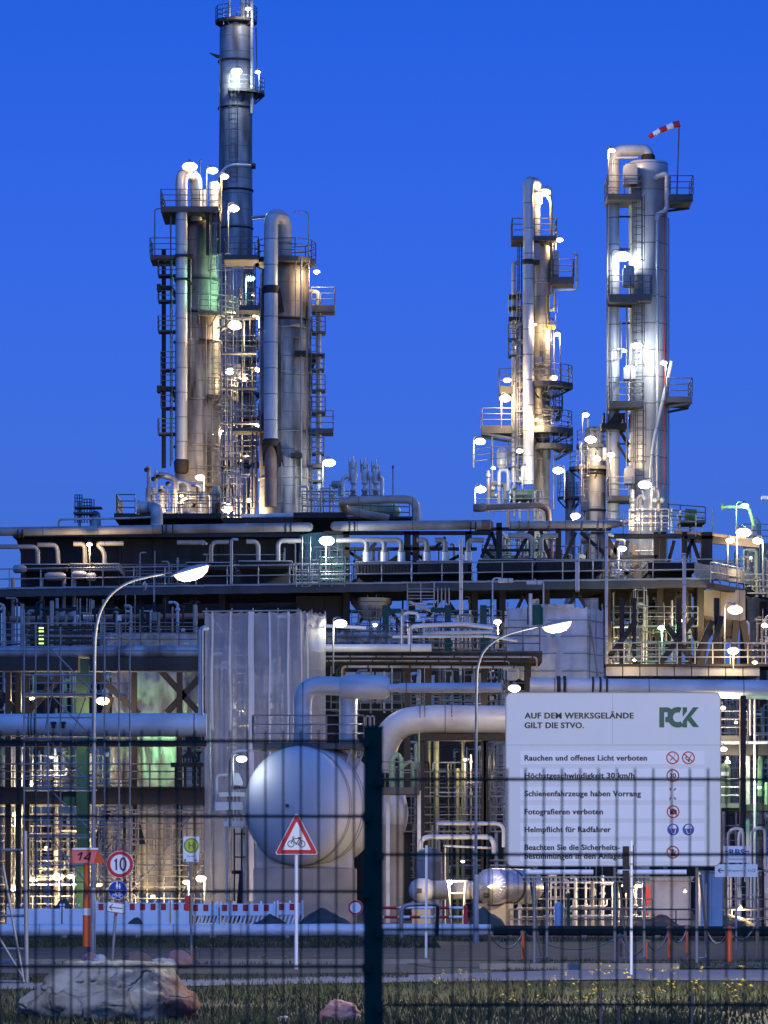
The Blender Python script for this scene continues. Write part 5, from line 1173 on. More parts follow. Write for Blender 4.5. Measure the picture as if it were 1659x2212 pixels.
# safety valves with their platform, loop pipe and green drum
t = thing('green_drum', 'grey green horizontal drum lying on the deck behind a dark handrail', 'drum', P(800, 1120, 238))
b = MB(238); b.latheaxis(b.p(740, 1092, 2), b.p(862, 1108, -1), [(0, 0.1), (0.03, 0.4), (0.92, 0.4), (0.97, 0.3), (1, 0.05)]); b.build('shell', 'pgreen', t)
b = MB(238); b.rail([(750, 1122, -2), (884, 1126, -2)], 1.0, 0.07, 1.0); b.build('railing', 'raild', t)
b = MB(238); b.box(750, 1122, 890, 1127, -2, 2); b.build('support_floor', 'dark', t)
t = thing('pipe_loop', 'big dull pipe loop curling level and down into the second header', 'pipe', P(890, 1128, 231))
b = MB(231); b.tube([(840, 1112, 2.5), (745, 1094, 2.5), (738, 1082, 0), (860, 1080, -0.5), (898, 1082, -0.5), (899, 1130, -0.5)], 18, 0.75, 18); b.build('pipe', 'dull', t)
for i, (x, y0, l) in enumerate(((763, 990, 'tallest safety valve with a cage top standing nearest the thick column'), (788, 994, 'middle safety valve of the three on the deck'), (812, 998, 'last safety valve of the three nearest the thin mast'))):
    t = thing('safety_valve', l, 'valve', P(x, 1072, 236), 'three safety valves')
    b = MB(236); b.lathe(x, [(1062, 9), (1061, 16), (1057, 16), (1056, 9), (1046, 8), (1045, 15), (1041, 15), (1040, 12), (1034, 17), (1024, 17), (1018, 13), (1016, 8), (1008, 8)]); b.build('valve_body', 'silver', t)
    b = MB(236); b.lathe(x, [(1010, 10), (y0+6, 9), (y0+3, 5), (y0, 3), (y0-6, 2.5)]); b.build('spring_bonnet', 'silver', t)
    b = MB(236)
    for s in (-6.5, 6.5): b.rod((x+s, 1024), (x+s, y0+8), 0.07)
    b.rod((x-9, 1022), (x-9, y0-2), 0.06); b.build('spring_cage', 'galv', t)
    b = MB(236); b.tube([(x-6, 1029), (x-22, 1031), (x-25, 1075)] if i == 0 else [(x+6, 1029), (x+13, 1033), (x+13, 1075)], 9, 0.35); b.latheaxis(b.p(x+8 if i else x-11, 1029), b.p(x+11 if i else x-8, 1029), [(0, 0.3), (1, 0.3)]); b.build('outlet_pipe', 'silver', t)
    b = MB(236); b.lathe(x, [(1080, 13), (1076, 18), (1070, 18), (1069, 11), (1062, 11)]); b.build('base_flange', 'rustpipe', t)
t = thing('hand_wheel_valve', 'white valve with a round hand wheel beside the safety valves', 'valve', P(722, 1072, 236))
b = MB(236); b.latheaxis(b.p(716, 1046), b.p(738, 1046), [(0, 0.15), (0.2, 0.22), (0.8, 0.22), (1, 0.12)]); b.cyl(733, 1046, 1072, 6); b.build('body', 'galv', t)
b = MB(236); b.ringf(722, 1056, 9, 11, -0.3, 0.05, 20); b.line([(713, 1056), (731, 1056)], 1.5, -0.3, 0.05); b.line([(722, 1047), (722, 1065)], 1.5, -0.3, 0.05); b.build('hand_wheel', 'galv', t)
t = thing('mast', 'thin dark mast with a small head beside the safety valves', 'mast', P(849, 1078, 235)); b = MB(235); b.rod((849, 1080), (849, 1008), 0.07); b.lathe(849, [(1005, 2), (1007, 5), (1011, 5), (1013, 2)]); b.build('pole', 'raild', t)
# vertical down pipes in front of the deck
for x, y0, y1, w, l in ((996, 1165, 1530, 8, 'tall pale down pipe standing in front of the deck beside the curved lamp'), (1247, 1198, 1278, 9, 'short hanging pale down pipe with a crook over the deck edge'), (1478, 1195, 1392, 8, 'pale down pipe crossing the deck edge before the green lamp'), (1310, 1152, 1440, 7, 'dark blue down pipe with a crook at the deck corner post')):
    t = thing('down_pipe', l, 'pipe', P(x, y1, 216), 'pale down pipes in front of the deck'); b = MB(216)
    b.tube([(x+16, y0+2, 1), (x, y0, 0), (x, y1, 0)] if w > 8.5 or x == 1310 else [(x, y0), (x, y1)], w, 0.25); b.build('pipe', 'silver', t)
# vents and small things against the sky
t = thing('caged_tower', 'dim blue grey far off stair tower with cages over the long header', 'tower', P(190, GY(420), 420)); b = MB(420)
b.box(162, 1096, 220, 1099, -1, 1); b.box(160, 1108, 212, 1112, -1, 1)
for x in (162, 167, 172, 177, 182, 188, 194, 198, 203): b.rod((x, 1130), (x, 1069 if x < 178 else 1078), 0.12)
for y in (1069, 1076, 1083): b.rod((162, y), (177, y), 0.1); b.rod((177, y+9), (197, y+9), 0.1)
b.each('frame_member', 'raild', t); b = MB(420); b.lathe(206, [(GY(420), 24), (1120, 24), (1108, 20), (1104, 8)]); b.cyl(172, 1085, GY(420), 6); b.build('tank', 'cladblue', t)
t = thing('green_cabinet', 'green corrugated cabinet standing on a railed platform against the sky', 'cabinet', P(1490, 1132, 236)); b = MB(236)
for i in range(6): b.box(1480+i*4, 1101+i*0.3, 1483.4+i*4, 1128, -0.6, 0.6)
b.build('cabinet', 'green', t); b = MB(236); b.box(1466, 1128, 1520, 1134, -1.4, 1.4); b.rail([(1440, 1130, -1.2), (1466, 1132, -1.2), (1520, 1136, -1.2)], 1.0, 0.07, 1); b.box(1489, 1134, 1493, 1260, -0.15, 0.15); b.build('platform', 'dark', t)
for x, y0, y1, l in ((1518, 1112, 1150, 'thin lightning rod over the rusty pipe'), (1540, 1100, 1156, 'thin taller lightning rod beside the rusty pipe')):
    t = thing('mast', l, 'mast', P(x, y1, 236)); b = MB(236); b.rod((x, y1+18), (x, y0), 0.07); b.build('pole', 'galv', t)
t = thing('rusty_pipe', 'rusty pipe with a warm lit end crossing the sky gap at the deck corner', 'pipe', P(1530, 1156, 230)); b = MB(230); b.tube([(1455, 1150), (1530, 1154), (1640, 1172)], 10, 0.5); b.build('pipe', 'rustpipe', t)
b = MB(230); b.bar((1480, 1162), (1640, 1176), 0.4); b.build('support_beam', 'dark', t)
t = thing('green_pipe_arm', 'olive pipe arm with a flanged end reaching out before the green lamp', 'pipe', P(1625, 1140, 232)); b = MB(232); b.tube([(1560, 1095), (1600, 1094), (1618, 1096), (1628, 1136)], 8, 0.8); b.latheaxis(b.p(1558, 1095), b.p(1562, 1095), [(0, 0.2), (1, 0.2)]); b.build('pipe', 'olive', t)
t = thing('domed_silo', 'round topped silo warm lit beyond the side arm of the deck', 'silo', P(1640, GY(245), 245)); b = MB(245); b.lathe(1642, [(GY(245), 70), (1184, 70), (1180, 76), (1176, 76), (1175, 40)], 0, 32); b.build('shell', 'clad', t); b = MB(245); b.lathe(1630, [(1180, 22), (1140, 22), (1128, 16), (1122, 4)], -1); b.build('dome_vent', 'silver', t)
b = MB(245); b.rail([(1600, 1176, -1.6), (1690, 1176, -1.6)], 1.1, 0.08, 1); b.ladder(1612, 1180, 1420, -1.6, 0.6, True); b.build('gallery_railing', 'galv', t)
t = thing('sky_board', 'white board on legs cut off by the picture side, green lit', 'board', P(1652, 1078, 236)); b = MB(236); b.box(1645, 1072, 1700, 1080, -0.4, 0.4); b.box(1668, 1080, 1672, 1180, -0.1, 0.1); b.build('board', 'white', t)
# ================================================================ the big drum and its pipes
d = 161
t = thing('storage_drum', 'huge white horizontal drum with a rounded end resting on a concrete block', 'drum', P(651, GY(d), d))
b = MB(d); c0 = b.p(640, 1741, 0); r = 129/K(d)
ax = Vector((0.50, 0.866, 0)).normalized(); L = 2.7
prof = [(-0.9/L*math.cos(R(a)), r*math.sin(R(a))) for a in range(0, 91, 10)]
b.latheaxis(c0, c0+ax*L, [(q, rr) for q, rr in prof]+[(0.2, r), (0.6, r), (0.95, r), (1.0, r*0.85), (1.06, r*0.5), (1.1, r*0.1)], 64); b.build('shell', 'drum', t)
b = MB(d)
for q in (0.05, 0.10, 0.42, 0.50): b.latheaxis(c0+ax*L*q, c0+ax*L*(q+0.004), [(0, r*1.012), (1, r*1.012)], 64)
b.each('weld_band', 'galv', t)
b = MB(d); b.box(618, 1738, 625, 1744, -0.95, -0.7); b.build('name_plate', 'ink', t)
pl = box_platform(t, d, 545, 785, 1604, 0.2, 3.0, 'rail', 0.25)
b = MB(d)
for x in (558, 610, 680, 735, 770): b.bar((x, 1609, 1.5), (x+(6 if x < 650 else -10), 1640, 1.8), 0.12)
b.each('platform_strut', 'galv', t)
for x0, x1 in ((800, 806), (790, 796)):
    b = MB(d); b.tube([(x0, 1604, 0.5), (x0, 1546, 0.5), (x1+2, 1546, 0.5), (x1+2, 1566, 0.5)], 3.6, 0.15); b.build('ladder_hoop', 'tan', t)
b = MB(d); b.tube([(735, 1690, -0.2), (760, 1612, 0.4)], 5); b.tube([(755, 1692, 0.2), (785, 1622, 0.6)], 5); b.each('diagonal_pipe', 'galv', t)
t = thing('concrete_block', 'stained concrete support block under the huge white drum', 'concrete block', P(651, GY(d), d))
b = MB(d); b.box(548, 1876, 768, GY(d), -0.4, 8); b.build('plinth', 'conc', t); b = MB(d); b.box(553, 1790, 762, 1875.5, 0.6, 7.5); b.build('saddle', 'concl', t)
t = thing('bent_pipe', 'fat pale pipe rising from the drum and bending level into a wide manifold', 'pipe', P(651, 1618, d))
b = MB(d); b.tube([(651.5, 1630, 1.5), (651.5, 1475, 1.5), (740, 1479, 1.5)], 41, 0.95, 24); b.latheaxis(b.p(735, 1479, 1.5), b.p(842, 1481, 1.5), [(0, 0.42), (0.12, 0.49), (0.9, 0.49), (1.0, 0.36)], 28); b.tube([(750.5, 1640, 1.8), (750.5, 1480, 1.8)], 38, n=24); b.build('pipe', 'bluepipe', t)
b = MB(d); b.lathe(651.5, [(1609, 42), (1611, 52), (1614, 52), (1616, 42)], 1.5); b.each('flange', 'dark', t)
b = MB(d); b.latheaxis(b.p(838, 1483, 1.2), b.p(1085, 1482, 1.2), [(0, 0.16), (0.03, 0.17), (0.09, 0.17), (0.1, 0.2), (1, 0.2)], 18); b.build('branch_pipe', 'bluepipe', t)
t = thing('elbow_pipe', 'thick pale pipe with a rust stained elbow swinging down behind the fence post', 'pipe', P(960, 1555, 176))
b = MB(176); b.tube([(815, 1660, 0.5), (838, 1588, 0.3), (868, 1560, 0), (920, 1553, 0), (1100, 1554.5, 0), (1300, 1556, 0), (1330, 1556, 0), (1330, 1640, 0)], 60, 1.9, 26); b.build('pipe', 'stainpipe', t)
b = MB(176)
for x in (906, 916, 974): b.latheaxis(b.p(x, 1553), b.p(x+2.5, 1553), [(0, 0.61), (1, 0.61)], 26)
b.each('rust_band', 'rustpipe', t)
b = MB(176)
for x in (1045, 1050, 912, 1200): b.box(x-5, 1584, x+5, GY(176), 0.1, 0.5)
b.box(895, 1585, 1260, 1600, -0.1, 0.6); b.build('support', 'dark', t)
t = thing('upper_pipe', 'long pale pipe with dark flanges passing just over the notice board', 'pipe', P(1400, 1480, 178))
b = MB(178); b.latheaxis(b.p(1145, 1481), b.p(1700, 1491), [(0, 0.37), (0.35, 0.37), (1, 0.44)], 26); b.build('pipe', 'bluepipe', t)
b = MB(178)
for x, w, m in ((1202, 8, 0.46), (1216, 6, 0.46), (1278, 4, 0.43), (1294, 4, 0.43), (1308, 4, 0.42)): b.latheaxis(b.p(x, 1482.5), b.p(x+w, 1482.6), [(0, m), (1, m)], 26)
b.each('flange', 'dark', t)
b = MB(178)
for x in (1150, 1330, 1512, 1604): b.box(x-6, 1500, x+6, GY(178), -0.3, 0.3)
b.build('support', 'dark', t)
t = thing('upper_pipe', 'long blue grey pipe crossing behind the scaffold tubes at mid height', 'pipe', P(200, 1565, 166))
b = MB(166); b.latheaxis(b.p(-420, 1566), b.p(446, 1566), [(0, 0.46), (0.4, 0.46), (0.62, 0.47), (0.63, 0.49), (1, 0.49)], 28); b.build('pipe', 'bluepipe', t)
b = MB(166)
for x in (62, 68, 75): b.latheaxis(b.p(x, 1566), b.p(x+2, 1566), [(0, 0.5), (1, 0.5)], 28)
for x in (118, 138): b.box(x-6, 1560, x+6, 1566, -0.6, -0.4); b.box(x-4, 1566, x+4, 1574, -0.58, -0.4)
b.each('pipe_clamp', 'dark', t)
b = MB(166); b.box(-420, 1601, 446, 1613, -0.3, 0.3); b.build('support_beam', 'dark', t)
t = thing('upper_pipe', 'dark blue pipe high behind the scaffold tubes under the furnace', 'pipe', P(200, 1408, 172))
b = MB(172); b.latheaxis(b.p(-420, 1410), b.p(430, 1408), [(0, 0.27), (1, 0.27)], 22); b.build('pipe', 'cladblue', t)
b = MB(172); b.box(-420, 1421, 170, 1450, -0.3, 0.8); b.box(195, 1421, 432, 1450, -0.3, 0.8); b.build('support_girder', 'brown', t)
t = thing('corner_pipe', 'vertical blue grey pipe along the edge of the tall sheeted scaffold', 'pipe', P(434, 1560, 163)); b = MB(163); b.tube([(446, 1356, 0.5), (434, 1356, 0), (434, 1545, 0)], 11, 0.3); b.build('pipe', 'bluepipe', t)

# ================================================================ sheeted scaffolds
def sheetwall(b, pts, y0, y1, nx=10, ny=30, amp=0.10, seed=0, ragged=0.0):
    """hanging sheet along floor points (x, dd), rows y0..y1, with folds"""
    for (xa, da), (xb, db) in zip(pts, pts[1:]):
        vs = []
        for j in range(ny+1):
            for i in range(nx+1):
                u, v = i/nx, j/ny; x = xa+(xb-xa)*u; e = da+(db-da)*u
                f = amp*(noise.noise((x*0.09+seed, v*2.0, seed))+0.5*noise.noise((x*0.25, v*7+seed, 1.0)))*min(1, v*6+0.15)
                sag = 5*math.sin(math.pi*((u*3) % 1))*(1 if j == 0 else 0)
                rg = ragged*noise.noise((x*0.12, seed, 3)) if j == ny else 0
                vs.append(b.p(x, y0+(y1-y0)*v+sag*1.1+rg, e+f))
        b.add(vs, [[j*(nx+1)+i, (j+1)*(nx+1)+i, (j+1)*(nx+1)+i+1, j*(nx+1)+i+1] for j in range(ny) for i in range(nx)], True)
d = 178
t = thing('sheeted_scaffold', 'tall scaffold wrapped in translucent bluish sheeting with white tape seams beside the drum', 'scaffold', P(570, GY(d), d))
b = MB(d); sheetwall(b, [(442, 0), (522, 0), (560, 0), (646, 0), (701, 2.2)], 1320, 1960, 10, 40, 0.12, 2, 8); b.build('sheeting', 'sheet', t)
b = MB(d); sheetwall(b, [(640, -0.1), (668, 0.9), (703, 2.1)], 1316, 1352, 8, 8, 0.3, 6, 10); b.build('loose_flap', 'sheet', t)
b = MB(d)
for x, w, e in ((459, 4, -.16), (498, 4, -.16), (543, 12, -.20), (583, 4, -.16), (623, 4.5, -.16), (651, 3, 0.15), (664, 3, 0.7)):
    vs = []
    for j in range(25): y = 1322+j*26; o = 0.8*math.sin(j*0.8+x); vs += [b.p(x-w/2+o, y, e-0.06), b.p(x+w/2+o, y, e-0.06)]
    b.add(vs, [[j*2, j*2+2, j*2+3, j*2+1] for j in range(24)])
b.each('tape_seam', 'tape', t)
b = MB(d)
for x, e in ((445, .3), (500, .3), (546, .3), (600, .3), (644, .3), (672, 1.4), (700, 2.4)): b.rod((x, GY(d), e+0.1), (x, 1312, e+0.1), 0.06)
for y in range(1325, 1960, 38): b.rod((443, y, 0.45), (645, y, 0.45), 0.05); b.rod((645, y, 0.45), (700, y, 2.6), 0.05)
for y in range(1325, 1900, 114): b.rod((450, y, 0.5), (540, y+110, 0.5), 0.05); b.rod((640, y, 0.5), (560, y+110, 0.5), 0.05)
b.rod((438, 1321, -0.15), (650, 1319, -0.15), 0.07); b.build('scaffold_tube', 'galv', t)
t = thing('sheeted_scaffold', 'smaller scaffold wrapped in white crumpled sheeting lightened for lamp glow above the pale pipe', 'scaffold', P(1200, 1470, 190))
b = MB(190); sheetwall(b, [(1096, 0.6), (1130, 0), (1200, -0.2), (1268, 0), (1308, 1.8)], 1310, 1468, 10, 24, 0.22, 9, 4); b.build('sheeting', 'sheetlit', t)
b = MB(190); sheetwall(b, [(1160, -0.3), (1200, -0.35), (1240, -0.3)], 1303, 1316, 8, 4, 0.3, 4, 6); b.build('loose_flap', 'sheetlit', t)
b = MB(190)
for x, e in ((1098, 0.8), (1160, 0.2), (1220, 0.2), (1266, 0.25), (1306, 2), (1275, 0.3), (1290, 1)): b.rod((x, GY(190), e), (x, 1298, e), 0.06)
for y in (1340, 1375, 1412, 1450): b.rod((1097, y, -0.1), (1268, y, -0.25), 0.05); b.rod((1268, y, -0.1), (1306, y, 1.7), 0.05)
b.rod((1272, 1330, -0.05), (1294, 1460, 1.0), 0.07); b.build('scaffold_tube', 'galv', t)
t = thing('hanging_sheet', 'dusty beige sheeting over scaffold tubes filling the space behind the speed sign', 'sheeting', P(330, GY(178), 178))
b = MB(178); sheetwall(b, [(222, 0.5), (270, 0), (330, 0.2), (385, -0.1), (440, 0.3)], 1742, 1930, 10, 24, 0.30, 3, 14); b.build('sheeting', 'dsheet', t)
b = MB(178)
for x in (226, 262, 300, 338, 372, 405, 436): b.rod((x, GY(178), -0.5), (x, 1740, -0.5), 0.07)
for y in (1758, 1790, 1825, 1856, 1880, 1904): b.rod((220, y, -0.55), (442, y, -0.55), 0.06)
b.rod((226, 1930, -.6), (300, 1830, -.6), 0.07); b.build('scaffold_tube', 'galv', t)
t = thing('hanging_sheet', 'crumpled sheeting lit green from behind between the two long pipes', 'sheeting', P(320, 1700, 182))
b = MB(182); sheetwall(b, [(236, 0.4), (270, 0), (305, 0.5), (350, 0), (395, 0.4)], 1582, 1702, 10, 20, 0.55, 5, 12); b.build('sheeting', 'dsheet', t)
t = thing('hanging_sheet', 'loose white plastic sheeting draped high above the long blue grey pipe', 'sheeting', P(340, 1540, 184))
b = MB(184); sheetwall(b, [(240, 0.5), (290, 0), (345, 0.5), (400, 0.1), (432, 0.4)], 1440, 1545, 10, 16, 0.5, 7, 10); b.build('sheeting', 'dsheet', t)
t = thing('hanging_sheet', 'white covers over equipment on the shelf below the furnace wall', 'sheeting', P(320, 1398, 190))
b = MB(190); sheetwall(b, [(228, 0.5), (290, 0), (350, 0.6), (426, 0.2)], 1364, 1398, 10, 8, 0.6, 11, 4); b.build('sheeting', 'sheet', t)
b = MB(190); b.rail([(225, 1398, -1.2), (430, 1398, -1.2)], 0.9, 0.06, 0.9); b.build('railing', 'raild', t)
t = thing('tarpaulin', 'crumpled grey tarpaulin over the shelf beside the tall sheeted scaffold', 'sheeting', P(780, 1388, 188))
b = MB(188); sheetwall(b, [(700, 0.5), (760, 0), (810, 0.5), (868, 0.2)], 1362, 1388, 10, 8, 0.6, 12, 4); b.build('sheeting', 'sheet', t)
b = MB(188); b.rail([(690, 1390, -0.8), (870, 1390, -0.8)], 0.8, 0.06, 0.8); b.build('railing', 'raild', t)

# ================================================================ big scaffold of bare tubes
d = 150
t = thing('tube_scaffold', 'tall bare scaffold of thin grey tubes with diagonal stairs in front of the long pipes', 'scaffold', P(150, GY(d), d))
b = MB(d)
for x, y0, e in ((52, 1317, 0), (71, 1340, 1.2), (104, 1335, 0), (125, 1350, 1.2), (221, 1330, 1.2), (257, 1345, 0), (205, 1345, 0), (276, 1350, 1.2)): b.tube([(x, GY(d), e), (x, y0, e)], 3.6, n=8)
b.each('upright', 'galv', t)
b = MB(d)
for i, y in enumerate((1347, 1398, 1458, 1498, 1550, 1594, 1650, 1677, 1702, 1771, 1804, 1868, 1905)): b.tube([(50, y, 0), (205 if i % 3 else 278, y+(1 if i % 2 else 0), 0)], 3.2, n=8)
for y in (1370, 1472, 1580, 1690, 1780, 1850): b.tube([(71, y, 1.2), (276, y, 1.2)], 3, n=8)
b.each('ledger', 'galv', t)
b = MB(d)
for y0, y1 in ((1398, 1498), (1498, 1598), (1600, 1702), (1704, 1804), (1806, 1930)): b.tube([(106, y0, 0.2), (205, y1, 0.2)], 3.4, n=8)
for y0, y1 in ((1590, 1470), (1700, 1600)): b.tube([(90, y0, 1.0), (112, y1, 1.0)], 2.6, n=8); b.tube([(150, y0, 1.0), (200, y1-20, 1.0)], 2.6, n=8)
b.each('diagonal_brace', 'galv', t)
b = MB(d)
for y in (1500, 1596, 1704, 1806): b.box(50, y, 205, y+3.5, 0.1, 1.1)
b.each('walk_board', 'galv', t)

# ================================================================ left hand steelwork behind the scaffold
d = 178
t = thing('pipe_rack', 'dark steel pipe rack with a deck and rails behind the bare scaffold', 'steel structure', P(200, GY(d), d))
for x in (18, 40, 58, 290, 388): b = MB(d); b.box(x-6, 1398, x+6, GY(d), -0.2, 0.2); b.build('column', 'dark', t)
b = MB(d); b.box(168, 1416, 195, GY(d), -0.9, -0.5); b.box(164, 1416, 199, 1420, -1.0, -0.4); b.box(135, 1420, 226, 1440, -0.85, -0.55); b.box(140, 1722, 168, 1742, -0.8, -0.5); b.build('green_column', 'green', t)
b = MB(d); b.box(-420, 1703, 440, 1738, -0.6, 3); b.box(-420, 1700, 440, 1703.5, -0.8, 3.1); b.build('deck_girder', 'dark', t)
b = MB(d); b.rail([(-420, 1700, -0.7), (440, 1700, -0.7)], 1.0, 0.07, 1.2); b.build('railing', 'raild', t)
bars(t, d, [((206, 1455), (300, 1542)), ((340, 1440), (432, 1542)), ((430, 1465), (360, 1540)), ((60, 1540), (130, 1460)), ((0, 1495), (40, 1545)), ((80, 1462), (110, 1480)), ((285, 1738), (308, 1825)), ((235, 1745), (205, 1830)), ((225, 1545), (240, 1505))], 0.28)
t = thing('valve_stand', 'black hooded valve stand with ringed legs on the dark deck', 'valves', P(410, 1702, 172)); b = MB(172)
b.poly([(405, 1604), (414, 1604), (414, 1624), (426, 1636), (393, 1636), (405, 1624)], -0.4, 0.8); b.box(370, 1648, 440, 1657, -0.5, 0.5)
for x in (397, 404, 411, 418, 424): b.lathe(x, [(1636, 2), (1639, 5), (1641, 2), (1644, 5), (1648, 2)], 0, 10)
for x in (380, 400, 420, 432): b.rod((x, 1702), (x, 1657), 0.12)
b.build('body', 'dark', t)
t = thing('valve_stand', 'pale blue valve station with a hooked pipe and ringed legs beside the drum', 'valves', P(495, 1800, 163)); b = MB(163)
b.poly([(497, 1670), (516, 1670), (525, 1688), (525, 1697), (497, 1697)], -0.3, 0.6); b.box(474, 1712, 530, 1721, -0.4, 0.4); b.box(466, 1733, 525, 1750, -0.3, 0.3); b.box(484, 1774, 530, 1786, -0.4, 0.4)
for x in (504, 510, 517): b.lathe(x, [(1697, 2), (1700, 6), (1703, 3), (1706, 6), (1712, 2)], 0, 10)
for x in (492, 500, 508, 516): b.rod((x, 1774), (x, 1721), 0.09)
for x in (490, 527): b.rod((x, 1990), (x, 1786), 0.1)
b.build('body', 'bluepipe', t)
b = MB(163); b.tube([(468, 1745), (468, 1674), (512, 1674)], 6.5, 0.2); b.tube([(500, 1670), (500, 1632), (511, 1622), (630, 1618)], 5.5, 0.3); b.tube([(497, 1670), (497, 1640), (504, 1630)], 4, 0.3); b.build('pipe', 'bluepipe', t)
b = MB(163)
for y in (1700, 1800, 1850): b.box(505, y, 530, y+3, -0.2, 0.4)
for x0 in (506, 522): b.rod((x0, 1990), (x0, 1790), 0.07)
b.poly([(500, 1880), (528, 1880), (528, 1888), (514, 1992), (508, 1992), (516, 1888), (500, 1888)], 0.3, 0.2); b.build('trestle', 'dark', t)

def rows(name, label, cat, d, x0, x1, y0, y1, n, wr, ms, seed, tops=(0, 30), group=None):
    """a bank of upright process pipes of mixed width, each one its own part"""
    rnd = random.Random(seed); t = thing(name, label, cat, P((x0+x1)/2, GY(d), d), group)
    for i in range(n):
        x = x0+(x1-x0)*(i+rnd.uniform(0.1, 0.9))/n; w = rnd.uniform(*wr); yt = y0+rnd.uniform(*tops); e = rnd.uniform(-1.5, 1.5)
        b = MB(d)
        if rnd.random() < 0.4: b.tube([(x+rnd.choice((-1, 1))*rnd.uniform(8, 24), yt, e), (x, yt, e), (x, y1, e)], w, None, 10)
        else: b.tube([(x, yt, e), (x, y1, e)], w, None, 10)
        for k in range(rnd.randint(0, 2)):
            yy = rnd.uniform(yt+5, y1-5); b.lathe(x, [(yy-3, w), (yy-2, w*1.8), (yy+2, w*1.8), (yy+3, w)], e, 12)
        b.build('pipe', ms[rnd.randrange(len(ms))], t)
    H = y1-y0
    for k in range(max(2, int(H/26))):
        y = y0+8+rnd.random()*(H-12); xa = x0+rnd.random()*(x1-x0)*0.6; xb = min(x1+6, xa+rnd.uniform(0.2, 0.6)*(x1-x0)); e = rnd.uniform(-2, 0.5); w = rnd.uniform(*wr)*0.7
        b = MB(d); q = rnd.random()
        if q < 0.4: b.tube([(xa, y+rnd.uniform(8, 30), e), (xa, y, e), (xb, y, e), (xb, y-rnd.uniform(6, 24), e)], w, None, 10)
        elif q < 0.7: b.tube([(xa, y, e), (xb, y, e), (xb, y+rnd.uniform(8, 30), e)], w, None, 10)
        else: b.tube([(xa, y, e), (xb, y, e)], w, None, 10)
        b.build('cross_pipe', ms[rnd.randrange(len(ms))], t)
    for k in range(max(1, int(H/70))):
        x = rnd.uniform(x0, x1); y = rnd.uniform(y0+10, y1-10); w = rnd.uniform(5, 12); b = MB(d); b.box(x, y, x+w, y+w*rnd.uniform(0.8, 1.8), -2.3, -1.8); b.build('junction_box', rnd.choice(('galv', 'clad', 'bluebox')), t)
    b = MB(d); x = rnd.uniform(x0+5, x1-5); b.ladder(x, y0, y1, -2.0, 0.5, H > 120); b.build('ladder', 'galv', t)
    for k in range(max(1, int(H/75))):
        y = y1-4-k*75; b = MB(d)
        b.box(x0, y, x1, y+3, -2.4, -1.6); b.rail([(x0, y, -2.4), (x1, y, -2.4)], 1.05, 0.06, 1.0)
        b.build('walkway', 'rail', t)
    return t
rows('pipe_bank', 'bank of warm lit upright pipes low behind the bare scaffold', 'pipes', 190, -20, 215, 1745, GY(190), 17, (3, 11), ('clad', 'dull', 'rustpipe', 'silver', 'dark'), 1)
rows('pipe_bank', 'bank of upright pipes above the dark deck behind the bare scaffold', 'pipes', 192, -20, 235, 1600, 1702, 15, (3, 12), ('clad', 'dull', 'silver', 'dark', 'pgreen'), 2)
rows('pipe_bank', 'upright pipes between the upper and lower long pipes behind the scaffold', 'pipes', 192, -20, 240, 1452, 1600, 13, (4, 12), ('clad', 'silver', 'dark', 'pgreen'), 3)
rows('pipe_bank', 'upright pipes in shadow under the furnace wall', 'pipes', 205, -20, 440, 1300, 1500, 18, (4, 10), ('dark', 'dull', 'clad'), 4)
t = thing('pump_house', 'low pale building wall with lit windows behind the warm pipe bank', 'building', P(200, GY(215), 215)); b = MB(215); b.box(-420, 1600, 470, GY(215), -0.5, 6); b.build('wall', 'tan', t)
b = MB(215); b.box(-420, 1594, 470, 1600.5, -0.8, 6.3); b.build('roof', 'dark', t)
b = MB(215)
for x in (30, 95, 150, 260): b.box(x, 1660, x+26, 1690, -0.62, -0.45); b.box(x, 1780, x+30, 1850, -0.62, -0.45)
b.each('window', 'dark', t)
t = thing('rear_wall', 'brown sheet metal hall closing the view under the furnace', 'building', P(200, GY(236), 236)); b = MB(250); b.box(-420, 1420, 700, GY(250), -0.5, 6); b.build('wall', 'brown', t)
t = thing('louvre_panel', 'dark louvred panel with a column of small yellow lights', 'panel', P(90, 1470, 196)); b = MB(196)
for i in range(9): b.box(60, 1352+i*11, 200, 1358+i*11, -0.2, 0.3)
b.each('louvre', 'dark', t); b = MB(196)
for i, y in enumerate((1356, 1363, 1373, 1380, 1389)): b.box(85, y, 90, y+3, -0.3, -0.22); b.box(91, y, 95, y+3, -0.3, -0.22)
b.each('indicator_light', emat('yellow indicator', (0.75, 1.0, 0.25), 0.6), t)

